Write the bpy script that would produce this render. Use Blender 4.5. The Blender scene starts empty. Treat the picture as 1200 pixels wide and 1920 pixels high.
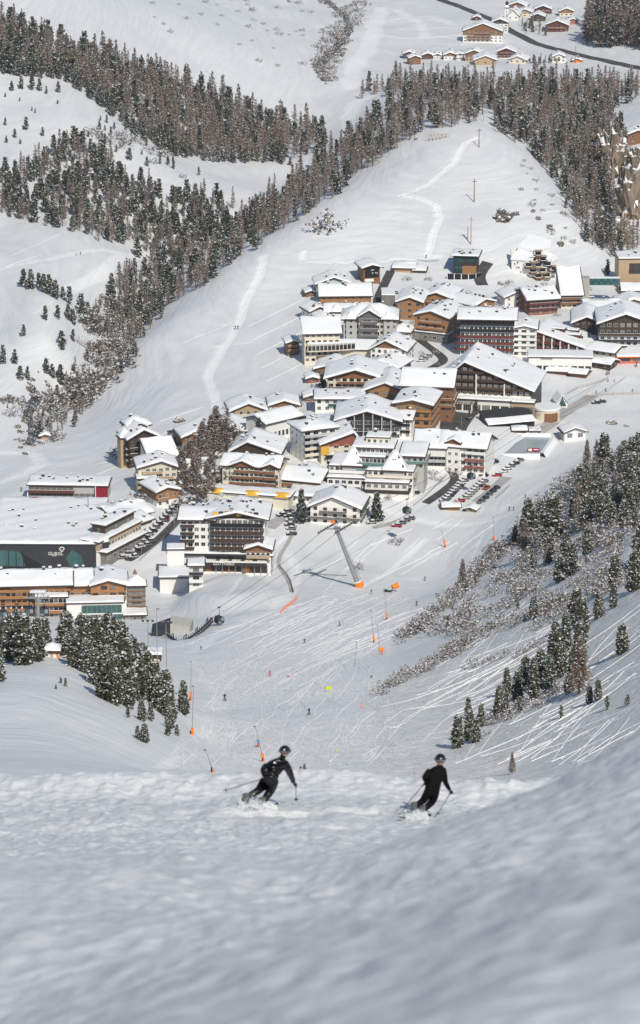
import bpy, bmesh, math, random
import numpy as np
from mathutils import Vector, Matrix
R = math.radians
SC = bpy.context.scene
COL = SC.collection
random.seed(7)
RNG = np.random.default_rng(11)

# ------------------------------------------------------------------ camera
PITCH = R(17.0); FPX = 7200.0            # focal length in pixels of the 1200x1920 photograph
cam_d = bpy.data.cameras.new('camera'); cam = bpy.data.objects.new('camera', cam_d); COL.objects.link(cam)
cam.location = (0, 0, 0); cam.rotation_euler = (R(90) - PITCH, 0, 0)
cam_d.sensor_fit = 'VERTICAL'; cam_d.sensor_height = 36; cam_d.lens = 135
cam_d.clip_start = 1.0; cam_d.clip_end = 12000
cam_d.dof.use_dof = True; cam_d.dof.focus_distance = 1100; cam_d.dof.aperture_fstop = 2.8
SC.camera = cam

# ------------------------------------------------------------------ world, sun, exposure
SUN_EL, SUN_AZ = 41.0, 18.0              # azimuth measured from behind the camera towards the right
w = bpy.data.worlds.new('World'); SC.world = w; w.use_nodes = True
nt = w.node_tree; bg = nt.nodes['Background']
sky = nt.nodes.new('ShaderNodeTexSky'); sky.sky_type = 'NISHITA'; sky.sun_disc = False
sky.sun_elevation = R(SUN_EL); sky.sun_rotation = R(180 - SUN_AZ); sky.altitude = 1900; sky.air_density = 0.9; sky.dust_density = 1.2
nt.links.new(sky.outputs[0], bg.inputs[0]); bg.inputs[1].default_value = 0.085
sun_d = bpy.data.lights.new('sun', 'SUN'); sun_d.energy = 3.5; sun_d.angle = R(0.5); sun_d.color = (1.0, 0.945, 0.83)
sun = bpy.data.objects.new('sun', sun_d); COL.objects.link(sun)
sdir = Vector((math.sin(R(SUN_AZ)) * math.cos(R(SUN_EL)), -math.cos(R(SUN_AZ)) * math.cos(R(SUN_EL)), math.sin(R(SUN_EL))))
sun.rotation_euler = sdir.to_track_quat('Z', 'Y').to_euler(); sun.location = (200, -300, 300)
SC.view_settings.view_transform = 'Standard'; SC.view_settings.look = 'None'
SC.view_settings.exposure = 0.22; SC.view_settings.gamma = 1.0
SC.render.film_transparent = False
SC.cycles.max_bounces = 5; SC.cycles.diffuse_bounces = 3; SC.cycles.glossy_bounces = 2; SC.cycles.transmission_bounces = 2

# ------------------------------------------------------------------ pixel <-> world on real terrain
cp, sp = math.cos(PITCH), math.sin(PITCH)
def pxdir(px, py):
    a = (px - 600) / FPX; b = (960 - py) / FPX
    return a, cp + b * sp, -sp + b * cp
def at(px, py, D):
    x, y, z = pxdir(px, py); k = D / y
    return Vector((x * k, D, z * k))
def topx(x, y, z):
    f = y * cp - z * sp; u = y * sp + z * cp
    return 600 + FPX * x / f, 960 - FPX * u / f
def mpp(D, py):                             # metres per photo pixel at ground distance D
    b = (960 - py) / FPX
    return D / (cp + b * sp) / FPX

CTRL = [
 # piste and the ground beside it
 (600,1440,785),(450,1440,790),(480,1395,845),(600,1395,845),(600,1335,930),(420,1335,930),(600,1270,1060),(450,1270,1060),(600,1200,1225),(500,1200,1225),
 (700,1150,1300),(600,1100,1395),(700,1100,1395),(800,1100,1400),(520,1100,1395),(450,1150,1310),(400,1230,1150),(370,1330,960),(365,1390,850),
 # knoll on the left
 (0,1250,765),(100,1235,775),(180,1250,785),(100,1300,700),(0,1300,690),(0,1440,545),(150,1440,560),(300,1440,640),(200,1350,680),(280,1330,770),(250,1270,820),(330,1340,850),(300,1290,850),
 (100,1172,1300),(0,1172,1300),(200,1185,1290),(300,1200,1250),(100,1215,1060),(0,1215,1050),
 # slope on the right
 (720,1300,1000),(700,1400,838),(740,1215,1195),(850,1400,825),(850,1300,955),(850,1200,1140),(860,1105,1345),(1000,1400,775),(1000,1300,880),(1000,1200,1015),(1000,1100,1200),(960,1005,1440),
 (1190,1430,650),(1190,1300,775),(1190,1200,875),(1190,1100,995),(1190,1000,1145),(1190,900,1340),(1190,850,1480),(1100,950,1350),(1100,890,1500),
 (1000,1440,735),(1100,1300,825),(1350,1300,700),(1350,1100,880),(1350,900,1150),(1350,850,1300),
 # village shelf
 (430,1090,1400),(340,1100,1400),(600,1000,1480),(750,1000,1480),(900,960,1510),(850,880,1570),(1000,850,1610),(700,900,1540),(500,900,1540),(600,820,1600),(800,800,1620),(950,790,1640),(1100,800,1650),(1190,810,1650),
 (1190,740,1720),(1050,740,1720),(850,740,1690),(650,740,1690),(500,790,1640),(400,830,1600),(300,900,1530),(250,960,1480),(150,950,1500),(0,950,1500),(0,1070,1420),(150,1070,1420),(280,1060,1420),(0,1160,1345),(250,1155,1345),
 (650,650,1780),(800,640,1790),(1000,660,1780),(1190,660,1780),(700,560,1875),(850,560,1880),(1000,560,1880),(1190,560,1890),(600,600,1830),(550,700,1740),(450,760,1680),(300,830,1610),(200,880,1570),
 # hill above the village
 (700,500,1930),(850,490,1935),(1000,500,1940),(900,440,1960),(900,380,2012),(900,330,2050),(890,250,2125),(800,300,2078),(800,400,1996),(1000,400,2002),(980,320,2075),(1060,410,2000),(1090,480,1960),
 (830,262,2118),(700,340,2055),(620,400,2000),(500,470,1950),(430,515,1925),(330,585,1875),(250,655,1825),(200,720,1775),(130,805,1690),(60,850,1620),(0,870,1600),(400,600,1850),(400,700,1750),(300,760,1690),(550,560,1880),(600,480,1940),
 # gorge and ground behind the hill
 (560,345,2330),(430,440,2150),(300,520,2040),(235,600,1930),(190,690,1830),(110,750,1760),(650,285,2280),(740,225,2360),(900,190,2450),(820,150,2600),(980,140,2650),(1050,170,2560),(1100,200,2450),
 # ridge on the right with rocks
 (1000,250,2230),(1090,330,2200),(1140,420,2080),(1190,480,2010),(1190,300,2200),(1190,200,2400),(1130,260,2280),(1190,560,1900),
 # left terraces
 (0,420,2060),(100,500,1960),(0,550,1890),(100,555,1870),(250,440,2110),(200,500,2000),(0,620,1830),(100,640,1800),(50,700,1755),(30,780,1690),
 (300,450,2120),(150,440,2050),(0,330,2160),(200,330,2210),(400,390,2190),
 (100,200,2330),(0,210,2320),(250,260,2300),(450,340,2290),(0,135,2400),(180,170,2420),(320,290,2350),(500,310,2370),
 (0,30,2560),(300,140,2680),(560,215,2790),(620,255,2640),(660,170,2870),(620,150,2920),
 (200,0,2800),(400,70,2900),(500,60,3100),(300,0,3050),(600,0,3420),(0,-60,2700),
 # valley floor
 (700,130,3000),(850,130,3000),(1000,130,3000),(1190,130,3000),(900,60,3220),(700,60,3220),(1100,60,3220),(800,0,3430),(1000,0,3430),(1200,0,3430),(1200,60,3150),(1050,0,3430),
 (600,-120,3900),(1000,-120,3900),(200,-200,3900),(-200,0,2900),(-200,500,1950),(-200,900,1580),(-200,1200,1300),(-200,1400,640),(-200,200,2300),(1400,500,1950),(1400,200,2300),(1400,0,3300),(1400,700,1750),
]
P = np.array([at(*c)[:] for c in CTRL])
extra = np.array([(x, 470.0, -0.3935 * 470) for x in (-70, -35, 0, 35, 70)] )
P = np.vstack([P, extra])
SY = 0.42
def tps_k(r2): return np.where(r2 > 1e-9, 0.5 * r2 * np.log(r2 + 1e-12), 0.0)
A = np.stack([P[:, 0] / 100, P[:, 1] * SY / 100], 1); n = len(A)
r2 = ((A[:, None] - A[None]) ** 2).sum(-1)
M = np.zeros((n + 3, n + 3)); M[:n, :n] = tps_k(r2) + np.eye(n) * 0.004
M[:n, n] = 1; M[:n, n + 1:] = A; M[n, :n] = 1; M[n + 1:, :n] = A.T
W = np.linalg.solve(M, np.concatenate([P[:, 2], np.zeros(3)]))
def tps(x, y):
    q = np.stack([x.ravel() / 100, y.ravel() * SY / 100], 1); out = np.empty(len(q))
    for i in range(0, len(q), 20000):
        c = q[i:i + 20000]; d = ((c[:, None] - A[None]) ** 2).sum(-1)
        out[i:i + 20000] = tps_k(d) @ W[:n] + W[n] + c @ W[n + 1:]
    return out.reshape(x.shape)

# smooth value noise for undulation
NT = RNG.random((256, 256))
def vnoise(x, y):
    xi = np.floor(x).astype(int); yi = np.floor(y).astype(int); fx = x - xi; fy = y - yi
    fx = fx * fx * (3 - 2 * fx); fy = fy * fy * (3 - 2 * fy)
    g = lambda a, b: NT[a % 256, b % 256]
    return (g(xi, yi) * (1 - fx) + g(xi + 1, yi) * fx) * (1 - fy) + (g(xi, yi + 1) * (1 - fx) + g(xi + 1, yi + 1) * fx) * fy - 0.5
def sstep(a, b, t):
    t = np.clip((t - a) / (b - a), 0, 1); return t * t * (3 - 2 * t)

YS = np.concatenate([np.geomspace(4, 11, 20)[:-1], np.arange(11, 68, .13), np.arange(68, 106, .16), np.geomspace(106, 160, 24)[:-1], np.linspace(160, 480, 40)[:-1], np.arange(480, 2300, 3.0), np.arange(2300, 4100, 7.0)])
US = np.linspace(-0.135, 0.135, 460)
GX = YS[:, None] * US[None]; GY = np.repeat(YS[:, None], len(US), 1)
far = YS >= 440
Z = np.zeros_like(GX)
Z[far] = tps(GX[far], GY[far])
iz = int(np.argmax(YS >= 480)); z480 = Z[iz]
_sy = np.linspace(0, 200, 4001); _sl = np.interp(_sy, [0, 17, 68, 78, 90, 93.2, 93.9, 96.0, 96.8, 98, 104, 200], [.36, .385, .405, .335, .315, .31, .14, .08, .40, .85, .60, .42]); _sz = -1.35 - np.concatenate([[0], np.cumsum((_sl[1:] + _sl[:-1]) * .025)])
_off = -0.3928 * 90 - np.interp(90, _sy, _sz)
def near_h(x, y):
    y = np.asarray(y, float); x = np.asarray(x, float); yw = y + 1.2 * vnoise(x / 5 + 40, y * 0) + .5 * vnoise(x / 1.0 + 7, y * 0)
    z = np.interp(np.where(y > 88, yw, y), _sy, _sz) + _off * sstep(0, 85, y)
    xb = np.maximum(x, -1.2); bank = np.clip(.16 + .15 * xb + .070 * xb * xb + .12 * vnoise(x / 1.5, y / 9), 0, 2.6); z += bank * np.exp(-((y - 44) / 11.0) ** 2)
    z += .34 * x * sstep(9, 15, y) * sstep(34, 22, y)
    ch = sstep(20, 60, y)
    z += 0.26 * vnoise(x / 3 + y / 25, y / 7 + 2) * sstep(8, 30, y) + .13 * vnoise(x / .9 + y / 6 + 9, y / 1.9) + .07 * vnoise(x / .35 + 2, y / .8) + ch * (.12 * vnoise(x / 1.7 + 3, y / 3.1 + 5) + .06 * vnoise(x / .45, y / 1.0)) + .045 * vnoise(x / .16, y / .35)
    q = sstep(13, 22, y) * sstep(100, 92, y) * (.45 + .9 * sstep(-.25, .3, vnoise(x / 2.2 + y / 22, y / 9)))
    z += q * (.55 + .45 * sstep(55, 75, y)) * (.085 * np.maximum(0, vnoise(x / .22 + 5, y / .42) - .02) + .05 * np.maximum(0, vnoise(x / .10 + 15, y / .26))) + .16 * sstep(16, 30, y) * vnoise(x / 2.6 - y / 9, y / 3.2)
    ck = sstep(76, 84, y) * sstep(99, 96, y); z += ck * (.07 * np.maximum(0, vnoise(x / .4 + 3, y / .7) - .05) + .11 * np.maximum(0, vnoise(x / .17, y / .34)) + .05 * vnoise(x / 1.3, y / 1.6))
    return z
nr = YS < 160
Z[nr] = near_h(GX[nr], GY[nr])
mid = (YS >= 160) & (YS < 480)
t = ((YS[mid] - 160) / 320)[:, None]; z160 = near_h(US * 160, np.full_like(US, 160.0))
Z[mid] = (1 - t) * z160[None] + t * z480[None] - 14 * np.sin(np.pi * t)
fz = YS >= 480
x, y = GX[fz], GY[fz]
amp = sstep(480, 600, y)
Z[fz] += amp * (3.4 * vnoise(x / 42 + y / 160, y / 70) * sstep(1650, 1900, y) + 0.9 * vnoise(x / 16 + 5, y / 30 + y * 0) + 0.35 * vnoise(x / 6, y / 11) + 0.12 * vnoise(x / 2.2, y / 5))
vm = sstep(1380, 1440, y) * sstep(2000, 1930, y) * sstep(-150, -110, x) * (1 - sstep(330, 260, 0 * y)) * ((x > -110) & (x < 175))
vm = vm * np.where(y > 1560, 1.0, np.where(x < 40, .25, .1))
Z[fz] += vm * (1.1 * np.maximum(0, vnoise(x / 4.5 + 11, y / 8) + .12) + .5 * vnoise(x / 1.8, y / 4))
_r = np.sqrt(((x + 34) / 19) ** 2 + ((y - 1362) / 42) ** 2); Z[fz] += 5.5 * sstep(1.25, .55, _r)
# fall-line rolls on the right-hand slope
rs = sstep(0, 25, x - 22 + (1100 - y) * 0.03) * sstep(1500, 1350, y)
Z[fz] += rs * 1.3 * vnoise((x - 0.9 * y) / 26, (x + y) / 160)

def hgt(px_, y):
    """terrain height at world x,y"""
    u = px_ / max(y, 1e-6); j = (u - US[0]) / (US[1] - US[0]); j = min(max(j, 0), len(US) - 1.001)
    i = int(np.searchsorted(YS, y) - 1); i = min(max(i, 0), len(YS) - 2)
    fy = (y - YS[i]) / (YS[i + 1] - YS[i]); j0 = int(j); fx = j - j0
    return float((Z[i, j0] * (1 - fx) + Z[i, j0 + 1] * fx) * (1 - fy) + (Z[i + 1, j0] * (1 - fx) + Z[i + 1, j0 + 1] * fx) * fy)
def hit(px, py, dmin=480, dmax=4000):
    """where the line of sight through a photo pixel first meets the terrain"""
    x, y, z = pxdir(px, py); u = x / y; s = z / y
    ys = YS[(YS >= dmin) & (YS <= dmax)]; j = (u - US[0]) / (US[1] - US[0]); j = min(max(j, 0), len(US) - 1.001); j0 = int(j); fx = j - j0
    k0 = int(np.searchsorted(YS, dmin)); col = Z[:, j0] * (1 - fx) + Z[:, j0 + 1] * fx
    d = col[k0:k0 + len(ys)] - s * ys
    idx = np.nonzero((d[1:] >= 0) & (d[:-1] < 0))[0]
    if len(idx) == 0:
        if d[0] >= 0: D = ys[0]
        else: D = ys[int(np.argmax(d))]
    else:
        i = idx[0]; D = ys[i] + (ys[i + 1] - ys[i]) * (-d[i]) / (d[i + 1] - d[i])
    p = at(px, py, D); p.z = hgt(p.x, p.y)
    return p
# ------------------------------------------------------------------ materials
MATS = {}
def mat(name, col, rough=0.7, var=0.12, vscale=1.5, bump=0.0, bscale=8.0, metal=0.0, stretch=None, spec=0.3):
    if name in MATS: return MATS[name]
    m = bpy.data.materials.new(name); m.use_nodes = True; n = m.node_tree.nodes; l = m.node_tree.links
    b = n['Principled BSDF']; b.inputs['Roughness'].default_value = rough; b.inputs['Metallic'].default_value = metal
    b.inputs['Specular IOR Level'].default_value = spec
    tc = n.new('ShaderNodeTexCoord'); mp = n.new('ShaderNodeMapping'); l.new(tc.outputs['Object'], mp.inputs[0])
    if stretch: mp.inputs['Scale'].default_value = stretch
    nz = n.new('ShaderNodeTexNoise'); nz.inputs['Scale'].default_value = vscale; nz.inputs['Detail'].default_value = 3; l.new(mp.outputs[0], nz.inputs[0])
    mx = n.new('ShaderNodeMix'); mx.data_type = 'RGBA'
    mx.inputs[6].default_value = tuple(max(0, c * (1 - var * 2)) for c in col) + (1,); mx.inputs[7].default_value = tuple(min(1, c * (1 + var * 2)) for c in col) + (1,)
    l.new(nz.outputs[0], mx.inputs[0]); l.new(mx.outputs[2], b.inputs['Base Color'])
    if bump:
        n2 = n.new('ShaderNodeTexNoise'); n2.inputs['Scale'].default_value = bscale; l.new(mp.outputs[0], n2.inputs[0])
        bp = n.new('ShaderNodeBump'); bp.inputs['Strength'].default_value = bump; bp.inputs['Distance'].default_value = 0.1; l.new(n2.outputs[0], bp.inputs['Height']); l.new(bp.outputs[0], b.inputs['Normal'])
    MATS[name] = m; return m
WOODST = (1, 1, 0.25)
snow_m = mat('snow', (0.80, 0.815, 0.83), 0.6, 0.02, 0.6, 0.25, 2.5)
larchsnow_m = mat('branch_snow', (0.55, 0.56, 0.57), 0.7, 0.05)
M_ = {
 'white': mat('white_plaster', (0.74, 0.73, 0.70), 0.8, 0.04, 0.5), 'cream': mat('cream_plaster', (0.66, 0.60, 0.48), 0.8, 0.05, 0.5),
 'grey': mat('grey_plaster', (0.42, 0.42, 0.41), 0.8, 0.06, 0.5), 'green': mat('pale_green_plaster', (0.55, 0.60, 0.52), 0.8, 0.05),
 'orange': mat('honey_timber', (0.33, 0.165, 0.07), 0.65, 0.25, 2.0, 0.3, 9, stretch=(4, 4, .4)), 'wood': mat('brown_timber', (0.22, 0.105, 0.05), 0.7, 0.25, 2.0, 0.3, 9, stretch=(4, 4, .4)),
 'dark': mat('dark_timber', (0.062, 0.038, 0.028), 0.7, 0.25, 2.0, 0.3, 9, stretch=(4, 4, .4)), 'red': mat('red_brown_timber', (0.125, 0.035, 0.028), 0.7, 0.2, 2.0, 0.2, 9, stretch=(4, 4, .4)),
 'tan': mat('pale_timber', (0.42, 0.30, 0.19), 0.7, 0.15, 2.0, 0.2, 9, stretch=(4, 4, .4)), 'stone': mat('grey_stone', (0.20, 0.19, 0.175), 0.9, 0.35, 1.6, 0.6, 3),
 'charcoal': mat('charcoal_panel', (0.035, 0.036, 0.040), 0.5, 0.1, 0.3), 'black': mat('black_panel', (0.014, 0.014, 0.016), 0.5, 0.1), 'salmon': mat('salmon_render', (0.52, 0.17, 0.12), 0.8, 0.06),
 'orangep': mat('orange_panel', (0.72, 0.20, 0.02), 0.6, 0.05), 'crimson': mat('crimson_panel', (0.24, 0.012, 0.03), 0.6, 0.05), 'teal': mat('teal_metal', (0.10, 0.20, 0.19), 0.4, 0.1),
 'ggreen': mat('grey_green_timber', (0.13, 0.135, 0.12), 0.7, 0.2, 2, stretch=(4, 4, .4)), 'concrete': mat('concrete', (0.40, 0.39, 0.36), 0.85, 0.1, 0.6), 'awning': mat('green_awning', (0.02, 0.09, 0.07), 0.8, 0.05), 'yellow': mat('yellow_awning', (0.70, 0.40, 0.05), 0.7, 0.05),
 'brickred': mat('brick_render', (0.27, 0.09, 0.06), 0.8, 0.1), 'metal': mat('galvanised_steel', (0.34, 0.35, 0.36), 0.45, 0.1, metal=0.5), 'orangef': mat('orange_foam', (0.95, 0.21, 0.02), 0.6, 0.04),
 'asphalt': mat('asphalt', (0.070, 0.068, 0.066), 0.9, 0.35, 0.25, 0.3, 6), 'rubber': mat('black_rubber', (0.015, 0.015, 0.015), 0.8, 0.1), 'rope': mat('cable_steel', (0.08, 0.08, 0.085), 0.6, 0.1),
}
def glassmat(name, col, rough=0.12):
    m = mat(name, col, rough, 0.35, 0.35, spec=0.8); return m
GL = glassmat('dark_glass', (0.018, 0.021, 0.025)); GLT = glassmat('teal_glass', (0.025, 0.085, 0.085)); CUR = mat('curtained_glass', (0.135, 0.135, 0.135), 0.25, 0.7, 1.2, spec=0.7)

# ------------------------------------------------------------------ mesh builder
class MB:
    def __init__(s): s.v = []; s.f = []; s.m = []; s.mats = []
    def mi(s, m):
        if isinstance(m, str): m = M_[m]
        if m not in s.mats: s.mats.append(m)
        return s.mats.index(m)
    def face(s, pts, m):
        b = len(s.v); s.v += [tuple(p) for p in pts]; s.f.append(tuple(range(b, b + len(pts)))); s.m.append(s.mi(m))
    def add(s, vs, fs, m):
        b = len(s.v); s.v += [tuple(p) for p in vs]; k = s.mi(m)
        for f in fs: s.f.append(tuple(b + i for i in f)); s.m.append(k)
    def box(s, x0, x1, y0, y1, z0, z1, m, rot=0, piv=(0, 0)):
        vs = [(x, y, z) for z in (z0, z1) for x, y in ((x0, y0), (x1, y0), (x1, y1), (x0, y1))]
        if rot:
            c, q = math.cos(rot), math.sin(rot); vs = [(piv[0] + (x - piv[0]) * c - (y - piv[1]) * q, piv[1] + (x - piv[0]) * q + (y - piv[1]) * c, z) for x, y, z in vs]
        s.add(vs, [(3, 2, 1, 0), (4, 5, 6, 7), (0, 1, 5, 4), (1, 2, 6, 5), (2, 3, 7, 6), (3, 0, 4, 7)], m)
    def tube(s, a, b, r0, m, r1=None, n=6, cap=True):
        a = Vector(a); b = Vector(b); r1 = r0 if r1 is None else r1; d = (b - a).normalized(); u = d.orthogonal().normalized(); v = d.cross(u)
        vs = [a + (u * math.cos(t) + v * math.sin(t)) * r0 for t in [2 * math.pi * i / n for i in range(n)]] + [b + (u * math.cos(t) + v * math.sin(t)) * r1 for t in [2 * math.pi * i / n for i in range(n)]]
        fs = [(i, (i + 1) % n, n + (i + 1) % n, n + i) for i in range(n)]
        if cap: fs += [tuple(range(n - 1, -1, -1)), tuple(range(n, 2 * n))]
        s.add(vs, fs, m)
    def path(s, pts, r, m, n=5):
        for a, b in zip(pts, pts[1:]): s.tube(a, b, r, m, n=n)
    def ball(s, c, rx, ry, rz, m, nu=10, nv=7):
        vs = [(c[0] + rx * math.cos(2 * math.pi * i / nu) * math.sin(math.pi * j / nv), c[1] + ry * math.sin(2 * math.pi * i / nu) * math.sin(math.pi * j / nv), c[2] + rz * math.cos(math.pi * j / nv)) for j in range(nv + 1) for i in range(nu)]
        s.add(vs, [(j * nu + i, (j + 1) * nu + i, (j + 1) * nu + (i + 1) % nu, j * nu + (i + 1) % nu) for j in range(nv) for i in range(nu)], m)
    def mesh(s, name, smooth=False):
        me = bpy.data.meshes.new(name); me.from_pydata(s.v, [], s.f)
        for m in s.mats: me.materials.append(m)
        me.polygons.foreach_set('material_index', s.m)
        if smooth: me.polygons.foreach_set('use_smooth', [True] * len(s.f))
        me.update(); return me
    def build(s, name, parent=None, smooth=False):
        return link(name, s.mesh(name, smooth), parent)
def link(name, data, parent=None, loc=None, rz=None):
    o = bpy.data.objects.new(name, data); COL.objects.link(o)
    if parent: o.parent = parent
    if loc is not None: o.location = loc
    if rz is not None: o.rotation_euler = (0, 0, rz)
    return o
def tag(o, label, cat, group=None, kind=None):
    if label: o['label'] = label
    if cat: o['category'] = cat
    if group: o['group'] = group
    if kind: o['kind'] = kind
    return o
def thing(name, loc, label, cat, group=None, rz=0):
    o = link(name, None, None, loc, rz); o.empty_display_size = 1; return tag(o, label, cat, group)
def struct(o): o['kind'] = 'structure'; return o

# ------------------------------------------------------------------ buildings
WCACHE = {}
def win_mesh(w_, h_, fm, gm, bars=1):
    k = (round(w_, 1), round(h_, 1), fm, gm.name, bars)
    if k in WCACHE: return WCACHE[k]
    w_, h_ = k[0], k[1]; f = MB(); t = 0.06 if w_ < 2.5 else 0.09
    f.box(-w_ / 2, w_ / 2, -.07, .02, 0, t, fm); f.box(-w_ / 2, w_ / 2, -.07, .02, h_ - t, h_, fm)
    f.box(-w_ / 2, -w_ / 2 + t, -.068, .02, t, h_ - t, fm); f.box(w_ / 2 - t, w_ / 2, -.068, .02, t, h_ - t, fm)
    for i in range(bars):
        x = -w_ / 2 + w_ * (i + 1) / (bars + 1); f.box(x - t / 2.5, x + t / 2.5, -.066, .02, t, h_ - t, fm)
    g = MB(); g.box(-w_ / 2 + t, w_ / 2 - t, -.035, .01, t, h_ - t, gm)
    WCACHE[k] = (f.mesh('window'), g.mesh('pane')); return WCACHE[k]
def put_window(parent, x, y, z, w_, h_, fm='white', gm=None, rz=0, bars=1):
    a, b = win_mesh(w_, h_, fm, gm or GL, bars)
    o = link('window', a, parent, (x, y, z), rz); link('pane', b, o); return o

def snow_cap(fn, x0, x1, y0, y1, th, nx=10, ny=8, seed=0, xs=None, ys=None, m=None):
    """a blanket of snow over the height function fn, rounded at its edges"""
    mb = MB(); r = random.Random(seed); ph = r.random() * 9
    def lin(a, b, n, add):
        e = min(0.35, (b - a) / 5); L = [a, a + e * .35, a + e] + [a + e + (b - a - 2 * e) * i / n for i in range(1, n)] + [b - e, b - e * .35, b]
        return sorted(set(L + [q for q in (add or []) if a < q < b]))
    X = lin(x0, x1, nx, xs); Y = lin(y0, y1, ny, ys); vs = []; e = 0.35
    for yy in Y:
        for xx in X:
            d = min(xx - x0, x1 - xx, yy - y0, y1 - yy) / e; d = min(max(d, 0), 1); p = math.sqrt(max(0, 1 - (1 - d) ** 2))
            n = 0.20 * math.sin(xx * .7 + ph + yy * .4) + 0.16 * math.sin(yy * .6 + ph * 2 - xx * .35) + 0.10 * math.sin(xx * 2.1 + ph + yy) + .10 * r.uniform(-1, 1)
            vs.append((xx, yy, fn(xx, yy) + 0.02 + th * .85 * (0.22 + 0.78 * p) * (1 + n)))
    nX = len(X); nY = len(Y); nb = len(vs)
    vs += [(x, y, fn(x, y) - 0.04) for y in Y for x in X]
    q = lambda i, j: j * nX + i
    fs = [(q(i, j), q(i + 1, j), q(i + 1, j + 1), q(i, j + 1)) for j in range(nY - 1) for i in range(nX - 1)]
    for i in range(nX - 1):
        fs += [(nb + q(i, 0), nb + q(i + 1, 0), q(i + 1, 0), q(i, 0)), (q(i, nY - 1), q(i + 1, nY - 1), nb + q(i + 1, nY - 1), nb + q(i, nY - 1))]
    for j in range(nY - 1):
        fs += [(q(0, j), q(0, j + 1), nb + q(0, j + 1), nb + q(0, j)), (nb + q(nX - 1, j), nb + q(nX - 1, j + 1), q(nX - 1, j + 1), q(nX - 1, j))]
    mb.add(vs, fs, m or snow_m); return mb

def slab(fn, x0, x1, y0, y1, th, m, xs=(), ys=()):
    mb = MB(); X = sorted({x0, x1, *[q for q in xs if x0 < q < x1]}); Y = sorted({y0, y1, *[q for q in ys if y0 < q < y1]}); nX, nY = len(X), len(Y)
    vs = [(x, y, fn(x, y)) for y in Y for x in X]; nb = len(vs); vs += [(x, y, fn(x, y) - th) for y in Y for x in X]; q = lambda i, j: j * nX + i
    fs = [(q(i, j), q(i + 1, j), q(i + 1, j + 1), q(i, j + 1)) for j in range(nY - 1) for i in range(nX - 1)] + [(nb + q(i, j + 1), nb + q(i + 1, j + 1), nb + q(i + 1, j), nb + q(i, j)) for j in range(nY - 1) for i in range(nX - 1)]
    for i in range(nX - 1): fs += [(nb + q(i, 0), nb + q(i + 1, 0), q(i + 1, 0), q(i, 0)), (q(i, nY - 1), q(i + 1, nY - 1), nb + q(i + 1, nY - 1), nb + q(i, nY - 1))]
    for j in range(nY - 1): fs += [(q(0, j), q(0, j + 1), nb + q(0, j + 1), nb + q(0, j)), (nb + q(nX - 1, j), nb + q(nX - 1, j + 1), q(nX - 1, j + 1), q(nX - 1, j))]
    mb.add(vs, fs, m); return mb

def roof_fn(kind, w_, d, h, pitch, rx):
    if kind == 'gable':
        xr = rx * w_; hr = h + (w_ / 2 - abs(xr)) * pitch if abs(rx) < .45 else h + w_ * pitch * .5
        top = h + (w_ / 2 + abs(xr)) * pitch * (1 if abs(rx) < .45 else 1)
        top = h + w_ / 2 * pitch * (1 + abs(rx))
        sl = (top - h) / (xr + w_ / 2 + 1e-6); sr = (top - h) / (w_ / 2 - xr + 1e-6)
        if abs(rx) >= .45:
            s_ = (top - h) / w_
            return (lambda x, y: h + (w_ / 2 - x) * s_ if rx < 0 else h + (x + w_ / 2) * s_), [], [], top
        return (lambda x, y: top - (xr - x) * sl if x < xr else top - (x - xr) * sr), [xr], [], top
    if kind == 'side':
        yr = d * (0.5 + rx); t = h + yr * pitch
        return (lambda x, y: h + y * pitch if y < yr else t - (y - yr) * pitch), [], [yr], t
    if kind == 'mono': return (lambda x, y: h + y * pitch), [], [], h + d * pitch
    if kind == 'hip':
        k = min(w_, d) / 2; t = h + k * pitch
        return (lambda x, y: h + pitch * min(w_ / 2 - abs(x), y, d - y)), [-w_ / 2 + k, w_ / 2 - k, 0], [k, d - k], t
    return (lambda x, y: h), [], [], h

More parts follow.
